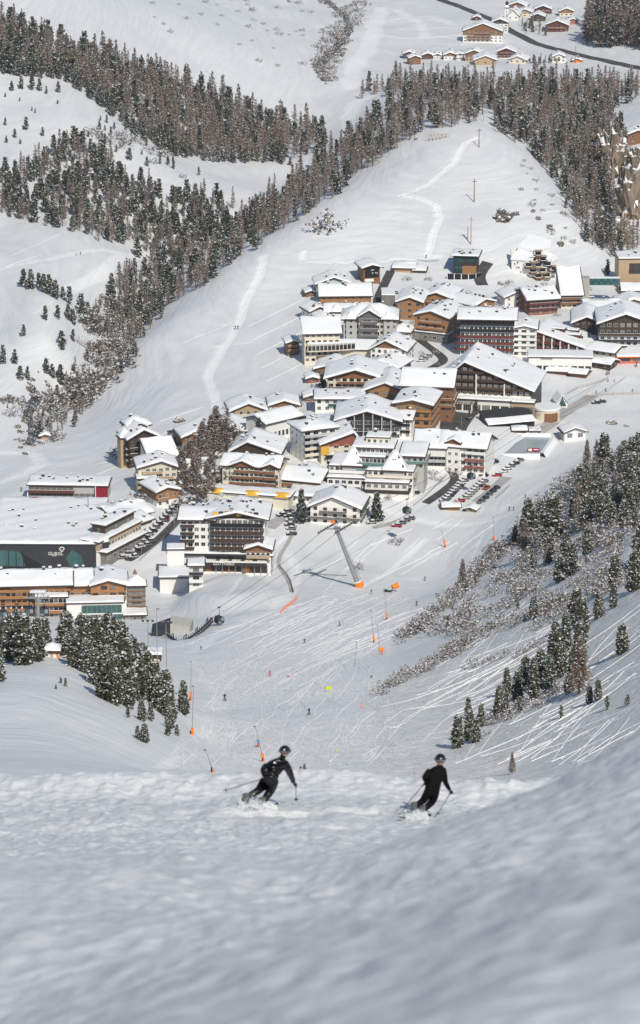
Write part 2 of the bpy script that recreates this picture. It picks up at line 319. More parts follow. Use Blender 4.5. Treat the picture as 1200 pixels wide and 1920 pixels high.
def block(t, x0, w_, d, h, y0=0, z0=0, roof='gable', pitch=.3, rx=0, wall='white', clad=None, zc=None, st=3, sh=None, nw=4, ww=1.3, wh=1.4, bal=(), balm='wood', fm='white', gm=None, side=2, snow=.75, ov=1.1, ovf=None, chim=2, seed=0,
          sl=True, srr=True, base=5, roofm='dark', bald=1.3, skip=(), posts=False, rsnow=True, wmin=0, balside=False, balsnow=True, bars=1, railh=1.0, fronth=None):
    """one rectangular building volume in the local frame of the empty t (front faces -y)"""
    r = random.Random(seed + 17); fn0, xs, ys, top = roof_fn(roof, w_, d, h, pitch, rx); fn = lambda x, y: z0 + fn0(x - x0, y - y0)
    xs = [x0 + q for q in xs]; ys = [y0 + q for q in ys]; L, Rr = x0 - w_ / 2, x0 + w_ / 2; ovf = ov if ovf is None else ovf
    if fm == 'white' and wall in ('wood', 'orange', 'dark', 'red', 'grey', 'charcoal', 'tan'): fm = 'grey'
    chim = int(chim * 1.6 + .5)
    # wall shell
    X = [L] + [q for q in xs if L < q < Rr] + [Rr]; X = sorted(set(X)); Y = sorted(set([y0] + [q for q in ys if y0 < q < y0 + d] + [y0 + d]))
    mb = MB(); rt = 0.42; zb = z0 - base
    for a, b in zip(X, X[1:]):
        mb.face([(a, y0, zb), (b, y0, zb), (b, y0, fn(b, y0) - .05), (a, y0, fn(a, y0) - .05)], wall); mb.face([(b, y0 + d, zb), (a, y0 + d, zb), (a, y0 + d, fn(a, y0 + d) - .05), (b, y0 + d, fn(b, y0 + d) - .05)], wall)
    for a, b in zip(Y, Y[1:]):
        mb.face([(L, b, zb), (L, a, zb), (L, a, fn(L, a) - .05), (L, b, fn(L, b) - .05)], wall); mb.face([(Rr, a, zb), (Rr, b, zb), (Rr, b, fn(Rr, b) - .05), (Rr, a, fn(Rr, a) - .05)], wall)
    mb.build('wall', t)
    sh = sh or h / st
    if clad:
        zc_ = z0 + (zc if zc is not None else h * .6); c = MB(); e = .07
        cx = sorted(set(X + [L + .01, Rr - .01]))
        for a, b in zip(X, X[1:]):
            za, zb2 = fn(a, y0) - .06, fn(b, y0) - .06
            if max(za, zb2) > zc_ + .2:
                aa, bb = a, b
                if za < zc_: aa = a + (b - a) * (zc_ - za) / (zb2 - za); za = zc_
                if zb2 < zc_: bb = a + (b - a) * (zc_ - fn(a, y0) + .06) / (zb2 - fn(a, y0) + .06); zb2 = zc_
                c.face([(aa, y0 - e, zc_), (bb, y0 - e, zc_), (bb, y0 - e, zb2), (aa, y0 - e, za)], clad)
                c.face([(aa, y0, zc_), (bb, y0, zc_), (bb, y0 - e, zc_), (aa, y0 - e, zc_)], clad)
        if fn(L, y0) > zc_ + .3: c.box(L - e, L - .002, y0, y0 + d, zc_, min(fn(L, y0), fn(L, y0 + d)) - .06, clad)
        if fn(Rr, y0) > zc_ + .3: c.box(Rr + .002, Rr + e, y0, y0 + d, zc_, min(fn(Rr, y0), fn(Rr, y0 + d)) - .06, clad)
        if c.v: c.build('cladding', t)
    # roof
    rf = slab(lambda x, y: fn(x, y) + .12, L - ov, Rr + ov, y0 - ovf, y0 + d + ov, rt, roofm, xs, ys).build('roof', t)
    if rsnow:
        i1, i2, i3 = (min(ov * .5, r.choice([-.05, .1, .3, .45])) for _ in range(3))
        snow_cap(lambda x, y: fn(x, y) + .12, L - ov + i1, Rr + ov - i2, y0 - ovf + i3 * .7, y0 + d + ov, snow, max(5, int(w_ / 2.2)), max(4, int(d / 2.5)), seed, xs, ys).build('roof_snow', rf, True)
    for i in range(chim):
        cx = L + w_ * r.uniform(.12, .88); cy = y0 + d * r.uniform(.1, .9); cz = fn(cx, cy); m = MB(); q = r.uniform(.3, .55); hh = r.uniform(1.3, 2.1)
        m.box(cx - q, cx + q, cy - q, cy + q, cz - .3, cz + hh, r.choice(['dark', 'charcoal', 'charcoal', 'stone'])); m.box(cx - q - .1, cx + q + .1, cy - q - .1, cy + q + .1, cz + hh + .002, cz + hh + r.uniform(.15, .4), snow_m); m.build('chimney', rf)
    # windows and balconies on the front
    balst = {b[0]: b for b in bal}
    for k in range(st):
        if k in skip: continue
        zf = z0 + k * sh; n = nw[k] if isinstance(nw, (list, tuple)) else nw
        for i in range(n):
            x = L + w_ * (i + .5) / n; inb = k in balst and L + w_ * balst[k][1] <= x <= L + w_ * balst[k][2]
            hh = min(2.1, sh * .74) if inb else min(wh, sh * .6); zz = zf + (0.12 if inb else sh * .32)
            if min(fn(x - ww / 2, y0), fn(x + ww / 2, y0)) < zz + hh + .35: continue
            g = gm or (CUR if r.random() < .35 else GL)
            put_window(t, x, y0 - (.09 if clad and zz > (zc or 0) + z0 - .4 else .01), zz, ww, hh, fm, g, bars=bars)
    roof_top = lambda x: fn(x, y0)
    for b in bal:
        k, a0, a1 = b[:3]; bm = b[3] if len(b) > 3 else balm; z = z0 + k * sh; xa, xb = L + w_ * a0, L + w_ * a1
        while xa < xb and roof_top(xa) < z + 1.6: xa += .4
        while xb > xa and roof_top(xb) < z + 1.6: xb -= .4
        if xb - xa < 1: continue
        m = MB(); y1 = y0 - bald
        m.box(xa, xb, y1, y0 - .1, z - .12, z, 'concrete'); m.box(xa, xb, y1 - .08, y1, z - .2, z + railh, bm); m.box(xa - .06, xa, y1 - .08, y0 - .1, z - .2, z + railh, bm); m.box(xb, xb + .06, y1 - .08, y0 - .1, z - .2, z + railh, bm)
        if balsnow: m.box(xa - .05, xb + .05, y1 - .13, y1 + .05, z + railh + .003, z + railh + .09, snow_m)
        m.build('balcony', t)
        if posts:
            m = MB()
            for q in range(5): x = xa + (xb - xa) * q / 4; m.box(x - .09, x + .09, y1 + .01, y1 + .19, z + railh + .1, min(z + sh - .2, fn(x, y0)), posts if isinstance(posts, str) else 'wood')
            m.build('post', t)
    # windows on the two sides
    if side:
        for (on, X_, rz) in ((sl, L, -math.pi / 2), (srr, Rr, math.pi / 2)):
            if not on: continue
            sx = X_ - .1 if X_ == L else X_ + .1
            for k in range(st):
                zf = z0 + k * sh
                for i in range(side):
                    yy = y0 + d * (i + .5) / side; hh = min(1.3, sh * .5)
                    if fn(X_, yy) < zf + sh * .35 + hh + .3: continue
                    put_window(t, sx, yy, zf + sh * .35, 1.1, hh, fm, gm or GL, rz=rz)
            if balside:
                for b in bal:
                    z = z0 + b[0] * sh
                    if fn(X_, y0) < z + 1.6: continue
                    m = MB(); q = -1 if X_ == L else 1; xa, xb = sorted((X_ + q * .1, X_ + q * bald)); m.box(xa, xb, y0 + .5, y0 + d - .5, z - .12, z, 'concrete')
                    xo = X_ + q * bald; m.box(min(xo, xo + q * .08), max(xo, xo + q * .08), y0 + .5, y0 + d - .5, z - .2, z + 1, b[3] if len(b) > 3 else balm); m.build('balcony', t)
    return top

def B(name, cat, label, px, py, wpx, hpx, dep, rot=0, D=None, **kw):
    """a building whose front base centre stands where the pixel meets the ground; sizes in photo pixels become metres there"""
    p = hit(px, py) if D is None else at(px, py, D); k = mpp(p.y, py); w_ = wpx * k / math.cos(R(rot)); h = hpx * k / .957
    t = thing(name, p, label, cat, rz=R(rot)); kw.setdefault('seed', int(px * 7 + py)); st = kw.setdefault('st', max(1, round(h / 3)))
    block(t, 0, w_, dep, h, **kw); return t, k, w_, h

def text_part(s, size, parent, loc, m, rz=0, ext=.03, name='sign_text', sx=1.0):
    c = bpy.data.curves.new('t', 'FONT'); c.body = s; c.size = size; c.extrude = ext; c.align_x = 'CENTER'
    o = bpy.data.objects.new('t', c); COL.objects.link(o); dg = bpy.context.evaluated_depsgraph_get(); dg.update()
    me = bpy.data.meshes.new_from_object(o.evaluated_get(dg)); bpy.data.objects.remove(o)
    me.materials.clear(); me.materials.append(M_[m] if isinstance(m, str) else m)
    q = link(name, me, parent, loc); q.rotation_euler = (R(90), 0, rz); q.scale = (sx, 1, 1); return q

def ribbon(name, pts, width, m, lift=.12, step=3.0, edge=0):
    """a strip laid on the terrain along ground points"""
    P_ = [Vector(p) for p in pts]; out = []
    for a, b in zip(P_, P_[1:]):
        n = max(1, int((b - a).length / step)); out += [a.lerp(b, i / n) for i in range(n)]
    out.append(P_[-1]); ws = width if isinstance(width, (list, tuple)) else [width] * 2
    for _ in range(6): out = [out[0]] + [(out[i - 1] + out[i] * 2 + out[i + 1]) / 4 for i in range(1, len(out) - 1)] + [out[-1]]
    vs = []; fs = []; K = 7
    for i, p in enumerate(out):
        d = out[min(i + 1, len(out) - 1)] - out[max(i - 1, 0)]; d.z = 0; d.normalize(); nrm = Vector((-d.y, d.x, 0)); wd = ws[0] + (ws[-1] - ws[0]) * i / len(out)
        for j in range(K):
            q = p + nrm * wd * (j / (K - 1) - .5); vs.append((q.x, q.y, hgt(q.x, q.y) + lift))
    for i in range(len(out) - 1):
        for j in range(K - 1): fs.append((i * K + j, i * K + j + 1, (i + 1) * K + j + 1, (i + 1) * K + j))
    mb = MB(); mb.add(vs, fs, m); return mb.build(name, None, True)
# ------------------------------------------------------------------ snow ground with packed trails
TRAIL = [ # (pixel polyline, half width m, strength)
 ([(895,258),(870,268),(852,305),(805,345),(752,365),(790,373),(815,385),(826,410),(812,440),(800,480)], 2.0, .9),
 ([(495,478),(488,510),(462,560),(440,620),(400,680),(390,705),(400,740),(408,775)], 2.3, .9),
 ([(570,470),(565,485),(590,492),(680,490),(760,483),(830,482)], 1.4, .8),
 ([(120,540),(180,520),(235,480),(300,455)], 3.2, .8), ([(0,505),(60,492),(140,475),(235,475)], 2.0, .6),
 ([(715,15),(700,60),(690,90),(660,130),(655,165)], 7, .7), ([(655,250),(655,215),(670,190),(700,180)], 6, .7), ([(0,905),(50,888),(80,870),(60,850),(0,848)], 3.5, .8),
 ([(330,1150),(0,1400)], .1, 0), ([(345,1225),(420,1180),(500,1150),(550,1105),(560,1070),(540,1040)], 2.2, .6), ([(300,1215),(420,1190),(480,1160)], 1.2, .7), ([(230,1180),(320,1195),(360,1197)], .8, .6), ([(205,1175),(290,1210)], .8, .5),
 ([(410,1330),(432,1360),(425,1390),(400,1415),(300,1440)], 1.6, .7), ([(380,1330),(398,1370),(392,1400)], 1.2, .5), ([(850,1075),(880,1060),(900,1010),(905,1000)], .9, .7),
 ([(560,975),(480,1060),(420,1120)], 1.0, .8), ([(800,1010),(720,1075),(680,1100)], 1.5, .8), ([(1040,520),(1070,540),(1100,540)], 2, .4),
 ([(800,70),(860,65),(900,50)], 4, .6), ([(700,65),(760,72),(850,70)], 4, .6), ([(745,20),(790,45),(800,70)], 5, .6), ([(620,55),(700,40),(800,30),(850,45)], 5, .5), ([(810,125),(1000,133),(1190,140)], 3, .8), ([(400,650),(470,640)], 1.2, .7), ([(350,640),(430,605)], 1.2, .8), ([(940,960),(1000,920),(1090,850)], 3, .4), ([(700,950),(830,985),(950,965)], 3, .5),
]
track = np.zeros_like(Z)
for pl, hw, s in TRAIL:
    if s == 0: continue
    W_ = [hit(*q) for q in pl]
    for a, b in zip(W_, W_[1:]):
        ax, ay, bx, by = a.x, a.y, b.x, b.y; lo, hi = min(ay, by) - 30, max(ay, by) + 30
        r_ = (YS > lo) & (YS < hi); X_, Y_ = GX[r_], GY[r_]
        wob = .7 * hw * vnoise(X_ / 9 + hw, Y_ / 25)
        dx, dy = bx - ax, by - ay; tt = np.clip(((X_ - ax) * dx + (Y_ - ay) * dy) / (dx * dx + dy * dy + 1e-9), 0, 1)
        d = np.hypot(X_ + wob - (ax + tt * dx), Y_ - (ay + tt * dy)); k = s * sstep(hw * 1.25, hw * .75, d); track[r_] = np.maximum(track[r_], k)
rm = YS > 450
Z[rm] -= 0.45 * track[rm] + 0.25 * track[rm] * vnoise(GX[rm] / 1.2, GY[rm] / 3)
# groomed piste mask (fine corduroy and skied-up texture) and tracked right-hand slope
pist = np.zeros_like(Z)
def polymask(poly, dst, val=1.0, soft=6):
    W_ = np.array([hit(*q)[:2] for q in poly]); lo, hi = W_[:, 1].min(), W_[:, 1].max(); r_ = (YS > lo) & (YS < hi); X_, Y_ = GX[r_], GY[r_]; ins = np.zeros(X_.shape, bool)
    for (x1, y1), (x2, y2) in zip(W_, np.roll(W_, -1, 0)):
        c = ((y1 > Y_) != (y2 > Y_)) & (X_ < (x2 - x1) * (Y_ - y1) / (y2 - y1 + 1e-9) + x1); ins ^= c
    dst[r_] = np.maximum(dst[r_], ins * val)
polymask([(330,1438),(400,1300),(350,1240),(480,1160),(640,1110),(780,1120),(740,1210),(700,1300),(780,1438)], pist)
slopem = np.zeros_like(Z)
polymask([(700,1438),(700,1320),(850,1200),(1000,1120),(1200,1050),(1340,1050),(1340,1438)], slopem)
polymask([(860,1130),(960,1020),(1060,960),(1200,880),(1200,1060),(1000,1120),(860,1190)], slopem, .6)
def blur(a):
    for _ in range(4): a = (a + np.roll(a, 1, 0) + np.roll(a, -1, 0) + np.roll(a, 1, 1) + np.roll(a, -1, 1)) / 5
    return a
pist = blur(pist); slopem = blur(slopem)
# real grooves: skied-up piste and crossing ski tracks
Z[fz] += pist[fz] * (0.10 * vnoise(GX[fz] / .9, GY[fz] / 5) + 0.16 * vnoise((GX[fz] + .12 * GY[fz]) / 2.2, GY[fz] / 16))

def ground_mat():
    m = bpy.data.materials.new('snow_cover'); m.use_nodes = True; n = m.node_tree.nodes; l = m.node_tree.links; b = n['Principled BSDF']
    def N(t, **k):
        q = n.new(t)
        for a, v in k.items(): setattr(q, a, v)
        return q
    tc = N('ShaderNodeTexCoord'); at_ = lambda a: N('ShaderNodeAttribute', attribute_name=a)
    def noise(scale, st=(1, 1, 1), rot=0, detail=4, dist=0):
        mp = N('ShaderNodeMapping'); mp.vector_type = 'TEXTURE'; mp.inputs['Scale'].default_value = st; mp.inputs['Rotation'].default_value = (0, 0, rot)
        l.new(tc.outputs['Object'], mp.inputs[0]); z = N('ShaderNodeTexNoise'); z.inputs['Scale'].default_value = scale; z.inputs['Detail'].default_value = detail; z.inputs['Distortion'].default_value = dist; l.new(mp.outputs[0], z.inputs[0]); return z.outputs[0]
    def N_cam():
        sx = N('ShaderNodeSeparateXYZ'); l.new(tc.outputs['Object'], sx.inputs[0]); return sx.outputs[1]
    def math_(op, a, b_=None, c=None):
        q = N('ShaderNodeMath', operation=op)
        for i, v in enumerate((a, b_, c)):
            if v is None: continue
            if isinstance(v, (int, float)): q.inputs[i].default_value = v
            else: l.new(v, q.inputs[i])
        return q.outputs[0]
    def ramp(v, lo, hi):
        q = N('ShaderNodeMapRange'); q.inputs[1].default_value = lo; q.inputs[2].default_value = hi; q.interpolation_type = 'SMOOTHSTEP'; l.new(v, q.inputs[0]); return q.outputs[0]
    tr, pi, slo = at_('track').outputs['Fac'], at_('piste').outputs['Fac'], at_('slope').outputs['Fac']
    # ski tracks: thin crests of stretched noise in two directions
    def lines(rot, sc, st, w):
        v = noise(sc, st, rot, 2, .6); a = math_('ABSOLUTE', math_('SUBTRACT', v, .5)); return math_('SUBTRACT', 1, ramp(a, 0, w))
    L1 = lines(R(46), 1, (55, 5.0, 1), .030); L2 = lines(R(8), 1, (45, 7, 1), .026); L3 = lines(R(68), 1, (70, 4.5, 1), .028)
    Ls = math_('MULTIPLY', slo, math_('MAXIMUM', L1, math_('MAXIMUM', L2, L3)))
    P1 = lines(R(78), 1, (16, 1.7, 1), .05); P2 = lines(R(104), 1, (20, 2.2, 1), .05); P3 = lines(R(90), 1, (9, 1.1, 1), .07); Lp = math_('MULTIPLY', pi, math_('MAXIMUM', P3, math_('MAXIMUM', P1, P2)))
    tall = math_('MAXIMUM', math_('MULTIPLY', Ls, 1.35), math_('MAXIMUM', math_('ADD', math_('MULTIPLY', Lp, 1.0), math_('MULTIPLY', pi, .25)), tr))
    big = noise(1, (28, 60, 1), detail=3); near = ramp(N_cam(), 160, 110)
    h = math_('MULTIPLY', near, math_('ADD', math_('MULTIPLY', noise(2.2, detail=6), .10), math_('MULTIPLY', noise(11, detail=4), .018)))
    far_ = math_('SUBTRACT', 1, near)
    h = math_('ADD', h, math_('MULTIPLY', far_, math_('ADD', math_('MULTIPLY', noise(1, (1.6, 9, 1), R(6), 4), .05), math_('MULTIPLY', noise(1, (9, 34, 1), R(-14), 3), .55))))
    h = math_('ADD', h, math_('MULTIPLY', math_('MULTIPLY', tr, noise(1, (.8, 4, 1), detail=4)), .5))
    h = math_('SUBTRACT', h, math_('MULTIPLY', Ls, .55)); h = math_('SUBTRACT', h, math_('MULTIPLY', Lp, .14))
    h = math_('ADD', h, math_('MULTIPLY', math_('MULTIPLY', pi, noise(1, (.8, 5, 1), R(8), 5)), .22))
    bp = N('ShaderNodeBump'); bp.inputs['Distance'].default_value = 1.0; bp.inputs['Strength'].default_value = .9; l.new(h, bp.inputs['Height']); l.new(bp.outputs[0], b.inputs['Normal'])
    mx = N('ShaderNodeMix', data_type='RGBA'); mx.inputs[6].default_value = (.70, .71, .715, 1); mx.inputs[7].default_value = (.92, .92, .915, 1)
    l.new(math_('MINIMUM', 1, math_('ADD', math_('MULTIPLY', ramp(big, .3, .7), .3), math_('MULTIPLY', tall, .9))), mx.inputs[0]); l.new(mx.outputs[2], b.inputs['Base Color'])
    b.inputs['Roughness'].default_value = .55; b.inputs['Specular IOR Level'].default_value = .25
    return m
nv, nu = GX.shape
co = np.stack([GX, GY, Z], -1).reshape(-1, 3).astype(np.float32)
ii, jj = np.meshgrid(np.arange(nv - 1), np.arange(nu - 1), indexing='ij')
f = np.stack([ii * nu + jj, ii * nu + jj + 1, (ii + 1) * nu + jj + 1, (ii + 1) * nu + jj], -1).reshape(-1, 4).astype(np.int32)
def fastmesh(name, co, f, mats, mi=None, smooth=True):
    me = bpy.data.meshes.new(name); k = f.shape[1]; me.vertices.add(len(co)); me.vertices.foreach_set('co', np.ascontiguousarray(co, dtype=np.float32).ravel()); me.loops.add(f.size); me.loops.foreach_set('vertex_index', f.ravel().astype(np.int32))
    me.polygons.add(len(f)); me.polygons.foreach_set('loop_start', np.arange(0, f.size, k, dtype=np.int32)); me.polygons.foreach_set('loop_total', np.full(len(f), k, dtype=np.int32))
    for m in mats: me.materials.append(m)
    if mi is not None: me.polygons.foreach_set('material_index', mi.astype(np.int32))
    me.polygons.foreach_set('use_smooth', np.full(len(f), smooth)); me.update(calc_edges=True); me.validate(); return me
me = fastmesh('snow_ground', co, f, [ground_mat()])
for nm, arr in (('track', track), ('piste', pist), ('slope', slopem)):
    a = me.attributes.new(nm, 'FLOAT', 'POINT'); a.data.foreach_set('value', arr.astype(np.float32).ravel())
struct(link('snow_ground', me))
# ------------------------------------------------------------------ village buildings (photo pixels of the front base centre, width, eaves height)
W5 = dict(nw=5, st=3)
def rows(*a): return [tuple(x) for x in a]
# --- upper edge of the village
t, k, w_, h = B('ski_barn', 'lift barn', 'tall timber barn with a huge black opening in its gable, above the village', 697, 532, 31, 31, 12, 14, wall='wood', st=1, nw=0, pitch=.28, side=0, chim=0, ov=1.6)
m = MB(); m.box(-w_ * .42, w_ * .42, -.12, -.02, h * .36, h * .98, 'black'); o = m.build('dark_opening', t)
for x, z, q in ((-.05, .80, .9), (.08, .80, .5), (.0, .62, .8), (.2, .62, .7), (.3, .60, .5)): m = MB(); m.box(w_ * x, w_ * x + q, -.2, -.13, h * z, h * z + .35, 'white'); m.build('light_strip', o)
m = MB(); m.box(-w_ * .42, w_ * .1, -.5, -.03, h * .14, h * .31, 'white'); m.build('parapet', t)
B('lodge', 'lodge', 'low pale timber lodge with a flat snowy roof beside the top end of the street', 757, 511, 36, 9, 12, -6, wall='tan', roof='side', pitch=.12, st=1, nw=3, ww=2.2, wh=2.2, gm=GLT, chim=0, ov=1.2)
B('lodge', 'lodge', 'tiny brown lodge with a rounded heap of snow, right of the low pale timber lodge', 786, 512, 22, 6, 8, -6, wall='wood', roof='hip', pitch=.3, st=1, nw=2, ww=1.2, chim=0)
t, k, w_, h = B('modern_house', 'house', 'black modern house with a flat roof and curved dark terrace wall under the hill', 872, 514, 44, 34, 12, -8, wall='charcoal', roof='flat', st=2, nw=2, ww=4.5, wh=2.4, gm=GLT, fm='charcoal', chim=4, ov=1.5, snow=.6, roofm='black')
block(t, 2.2, w_ * .6, 1, h * .4, y0=-.6, z0=h * .1, roof='flat', wall='orange', st=1, nw=0, side=0, ov=.05, chim=0, rsnow=False, base=1)
m = MB(); N_ = 14
for i in range(N_):
    a0, a1 = -8.5 + 17 * i / N_, -8.5 + 17 * (i + 1) / N_; f_ = lambda x: -6.5 + (max(0, x - 3) ** 2) * .16
    m.face([(a0, f_(a0), -3), (a1, f_(a1), -3), (a1, f_(a1), 1.6), (a0, f_(a0), 1.6)], 'black'); m.face([(a0, f_(a0), 1.6), (a1, f_(a1), 1.6), (a1, f_(a1) + .5, 1.6), (a0, f_(a0) + .5, 1.6)], 'white'); m.face([(a1, f_(a1) + .5, -3), (a0, f_(a0) + .5, -3), (a0, f_(a0) + .5, 1.6), (a1, f_(a1) + .5, 1.6)], 'black')
    if i % 3 == 0: m.box(a0 - .2, a0 + .2, f_(a0) - .1, f_(a0), -2, 1.6, 'white')
m.build('terrace_wall', t)
# --- upper left group
B('chalet', 'chalet', 'pale green chalet with a low gable, behind the long unbroken snow roof', 626, 556, 64, 24, 14, 6, wall='green', st=2, nw=5, fm='ggreen', pitch=.36, chim=3)
B('long_house', 'house', 'long timber house under one unbroken snow roof, in front of the pale green chalet', 648, 574, 96, 20, 12, 3, wall='orange', roof='side', pitch=.42, rx=.2, st=2, nw=7, chim=2, snow=.9)
B('shed', 'shed', 'tiny wooden shed half buried in snow at the far upper left corner of the village', 583, 556, 19, 8, 6, 10, wall='wood', st=1, nw=1, pitch=.3, chim=0)
B('chalet', 'chalet', 'small white chalet with a brown balcony corner, left of the house with two snowy turrets', 598, 598, 34, 16, 11, 22, wall='white', clad='wood', zc=3, st=2, nw=3, bal=[(1, .3, 1)], chim=2, pitch=.4)
t, k, w_, h = B('turreted_house', 'house', 'white house with two pointed snow-covered turrets below the long timber house', 650, 600, 80, 16, 12, 2, wall='white', roof='side', pitch=.35, st=2, nw=6, chim=1)
for x in (-.22, .2): block(t, w_ * x, 5.5, 5.5, h + .6, y0=-1.2, roof='hip', pitch=1.15, wall='white', st=2, nw=1, side=0, chim=0, ov=.7, snow=.6)
B('chalet', 'chalet', 'small brown chalet wedged between the turreted house and the white curved-front restaurant', 607, 606, 30, 11, 9, 12, wall='wood', st=1, nw=2, chim=0)
# grand grey hotel
t, k, w_, h = B('grand_hotel', 'hotel', 'grand grey hotel with a tall arched centre gable and four storeys of pale windows', 694, 641, 100, 44, 17, -2, wall='grey', roof='hip', pitch=.55, st=4, nw=9, ww=1.5, wh=1.5, side=3, chim=3, ov=1.4, snow=1)
block(t, -w_ * .02, w_ * .38, 8, h * 1.12, y0=-2.2, roof='gable', pitch=.62, wall='cream', clad='ggreen', zc=h * .95, st=4, nw=5, ww=2, wh=1.8, bal=rows((1, .05, .95), (2, .05, .95), (3, .1, .9)), balm='ggreen', side=0, chim=0)
for x in (-.36, .34): block(t, w_ * x, 4.5, 5, h * 1.02, y0=-1.2, roof='hip', pitch=1.1, wall='grey', st=4, nw=1, side=0, chim=0, ov=.7)
B('annex', 'annex', 'white annex with stepped snow roofs at the right end of the grand grey hotel', 752, 641, 32, 20, 10, -12, wall='white', roof='hip', pitch=.5, st=2, nw=3, chim=1)
t, k, w_, h = B('restaurant', 'restaurant', 'cream restaurant with a curved glass gallery, left of the grand grey hotel', 604, 680, 66, 55, 15, 5, wall='cream', roof='side', pitch=.38, rx=.3, st=5, nw=6, ww=1.8, bal=[(1, .35, 1, 'wood')], side=3, chim=1, snow=.9, bars=0)
m = MB(); N_ = 12
for i in range(N_):
    a0, a1 = -w_ * .42 + w_ * 1.35 * i / N_, -w_ * .42 + w_ * 1.35 * (i + 1) / N_; g = lambda x: -3.2 + .010 * (x + w_ * .42) ** 2 * .5
    for z0, z1, mm in ((h * .42, h * .46, 'cream'), (h * .46, h * .62, GL), (h * .62, h * .67, 'concrete')): m.face([(a0, g(a0), z0), (a1, g(a1), z0), (a1, g(a1), z1), (a0, g(a0), z1)], mm)
    m.face([(a0, g(a0), h * .67), (a1, g(a1), h * .67), (a1, .0, h * .70), (a0, .0, h * .70)], snow_m); m.box(a0 - .16, a0 + .16, g(a0) - .1, g(a0), h * .42, h * .67, 'cream')
    m.face([(a1, g(a1), h * .42), (a0, g(a0), h * .42), (a0, 0, h * .42), (a1, 0, h * .42)], 'concrete')
m.build('glass_gallery', t)
t, k, w_, h = B('pavilion', 'restaurant pavilion', 'cream glass-fronted pavilion with a dark roof edge at the foot of the grand grey hotel', 668, 676, 62, 22, 10, -3, wall='cream', roof='side', pitch=.22, rx=.4, st=2, nw=7, ww=2, wh=2.3, gm=CUR, side=1, chim=0, snow=.4, skip=(0,))
B('chalet', 'chalet', 'bare brown timber house at the far left edge of the village, beside the cream restaurant', 550, 666, 22, 24, 10, 10, wall='wood', st=3, nw=3, bal=rows((1, 0, 1), (2, 0, 1)), chim=0, pitch=.3)
B('chalet', 'chalet', 'white chalet with a brown gable and stacked wooden balconies beside the street bend', 728, 684, 66, 28, 17, -14, wall='white', clad='wood', zc=8, st=3, nw=6, fm='dark', bal=rows((0, .42, .8), (1, .42, .8), (2, .42, .8)), chim=4, pitch=.46, rx=-.08, side=3, bars=0)
# orange chalets right of the street
B('chalet', 'chalet', 'honey-coloured timber chalet with a stone base, leftmost beside the grey retaining wall', 768, 600, 46, 34, 22, -8, wall='orange', st=3, nw=3, ww=1.9, pitch=.36, chim=4, side=3, snow=.9)
B('chalet', 'chalet', 'honey-coloured timber chalet with a dark carved gable, behind the stone-based one', 818, 590, 54, 32, 20, -16, wall='orange', clad='wood', zc=10, st=3, nw=4, bal=rows((1, .2, .9), (2, .2, .9)), pitch=.32, chim=3)
t, k, w_, h = B('chalet', 'chalet', 'honey timber chalet on a grey stone plinth, nearest to the street among the orange chalets', 808, 640, 62, 46, 22, -24, wall='orange', st=4, nw=4, ww=1.5, bal=rows((2, .12, .88), (3, .2, .85)), balm='orange', pitch=.30, chim=5, side=3, snow=.9, fm='tan')
block(t, 0, w_ + 1.2, 21, h * .36, y0=-1, roof='flat', wall='stone', st=1, nw=4, ww=1.8, wh=1.6, side=3, chim=0, ov=.3, snow=.35)
B('apartment_wing', 'apartment house', 'brown timber wing with long dark balconies running back behind the orange chalets', 866, 598, 46, 30, 14, -46, wall='orange', clad='dark', zc=9, roof='side', pitch=.3, st=3, nw=6, bal=rows((0, 0, 1, 'dark'), (1, 0, 1, 'dark'), (2, 0, 1, 'dark')), chim=3)
m = MB(); p = hit(727, 580); t = thing('retaining_wall', p, 'grey stone retaining wall with a snowy parking deck above the steep street', 'retaining wall')
m.box(-3.2, 3.6, -1, 14, -4, 7.5, 'stone'); m.build('wall', t); snow_cap(lambda x, y: 7.5, -3.2, 3.6, -1, 14, .5).build('roof_snow', t, True)
# --- big red-balconied hotel and its neighbours
t, k, w_, h = B('red_balcony_hotel', 'hotel', 'large hotel with stacked dark red balconies and a curved left corner, above the resort hotel', 913, 668, 100, 70, 24, -4, wall='white', clad='dark', zc=16.0, roof='side', pitch=.22, rx=-.1, st=6, nw=12, ww=1.7, wh=1.6, bal=rows((1, 0, 1, 'red'), (2, 0, 1, 'red'), (3, 0, 1, 'red'), (4, 0, 1, 'black'), (5, 0, 1, 'black')), side=4, chim=7, ov=1.8, snow=.8, balsnow=False, railh=1.2)
m = MB(); sh = h / 6
for kk in range(1, 6):
    for i in range(7):
        a0, a1 = math.pi * (.5 + i / 14), math.pi * (.5 + (i + 1) / 14); r_ = 4.5; c0 = (-w_ / 2 + .2, 3.2)
        q = lambda a, r_: (c0[0] + r_ * math.cos(a) * .8, c0[1] - r_ * math.sin(a))
        for zz, z2 in ((kk * sh - .2, kk * sh + 1),): m.face([q(a0, r_) + (zz,), q(a1, r_) + (zz,), q(a1, r_) + (z2,), q(a0, r_) + (z2,)], 'red' if kk < 4 else 'black'); m.face([q(a0, r_) + (zz,), q(a1, r_) + (zz,), c0 + (zz,)], 'concrete')
m.build('corner_balcony', t)
B('hotel_wing', 'hotel wing', 'white hotel wing with four rows of arched windows, right of the stacked red balconies', 982, 669, 46, 52, 16, -5, wall='white', st=5, nw=3, ww=2.3, wh=1.3, pitch=.22, bal=[(k_, 0, 1, 'white') for k_ in (1, 2, 3, 4)], bald=.6, chim=1, side=0, fm='dark')
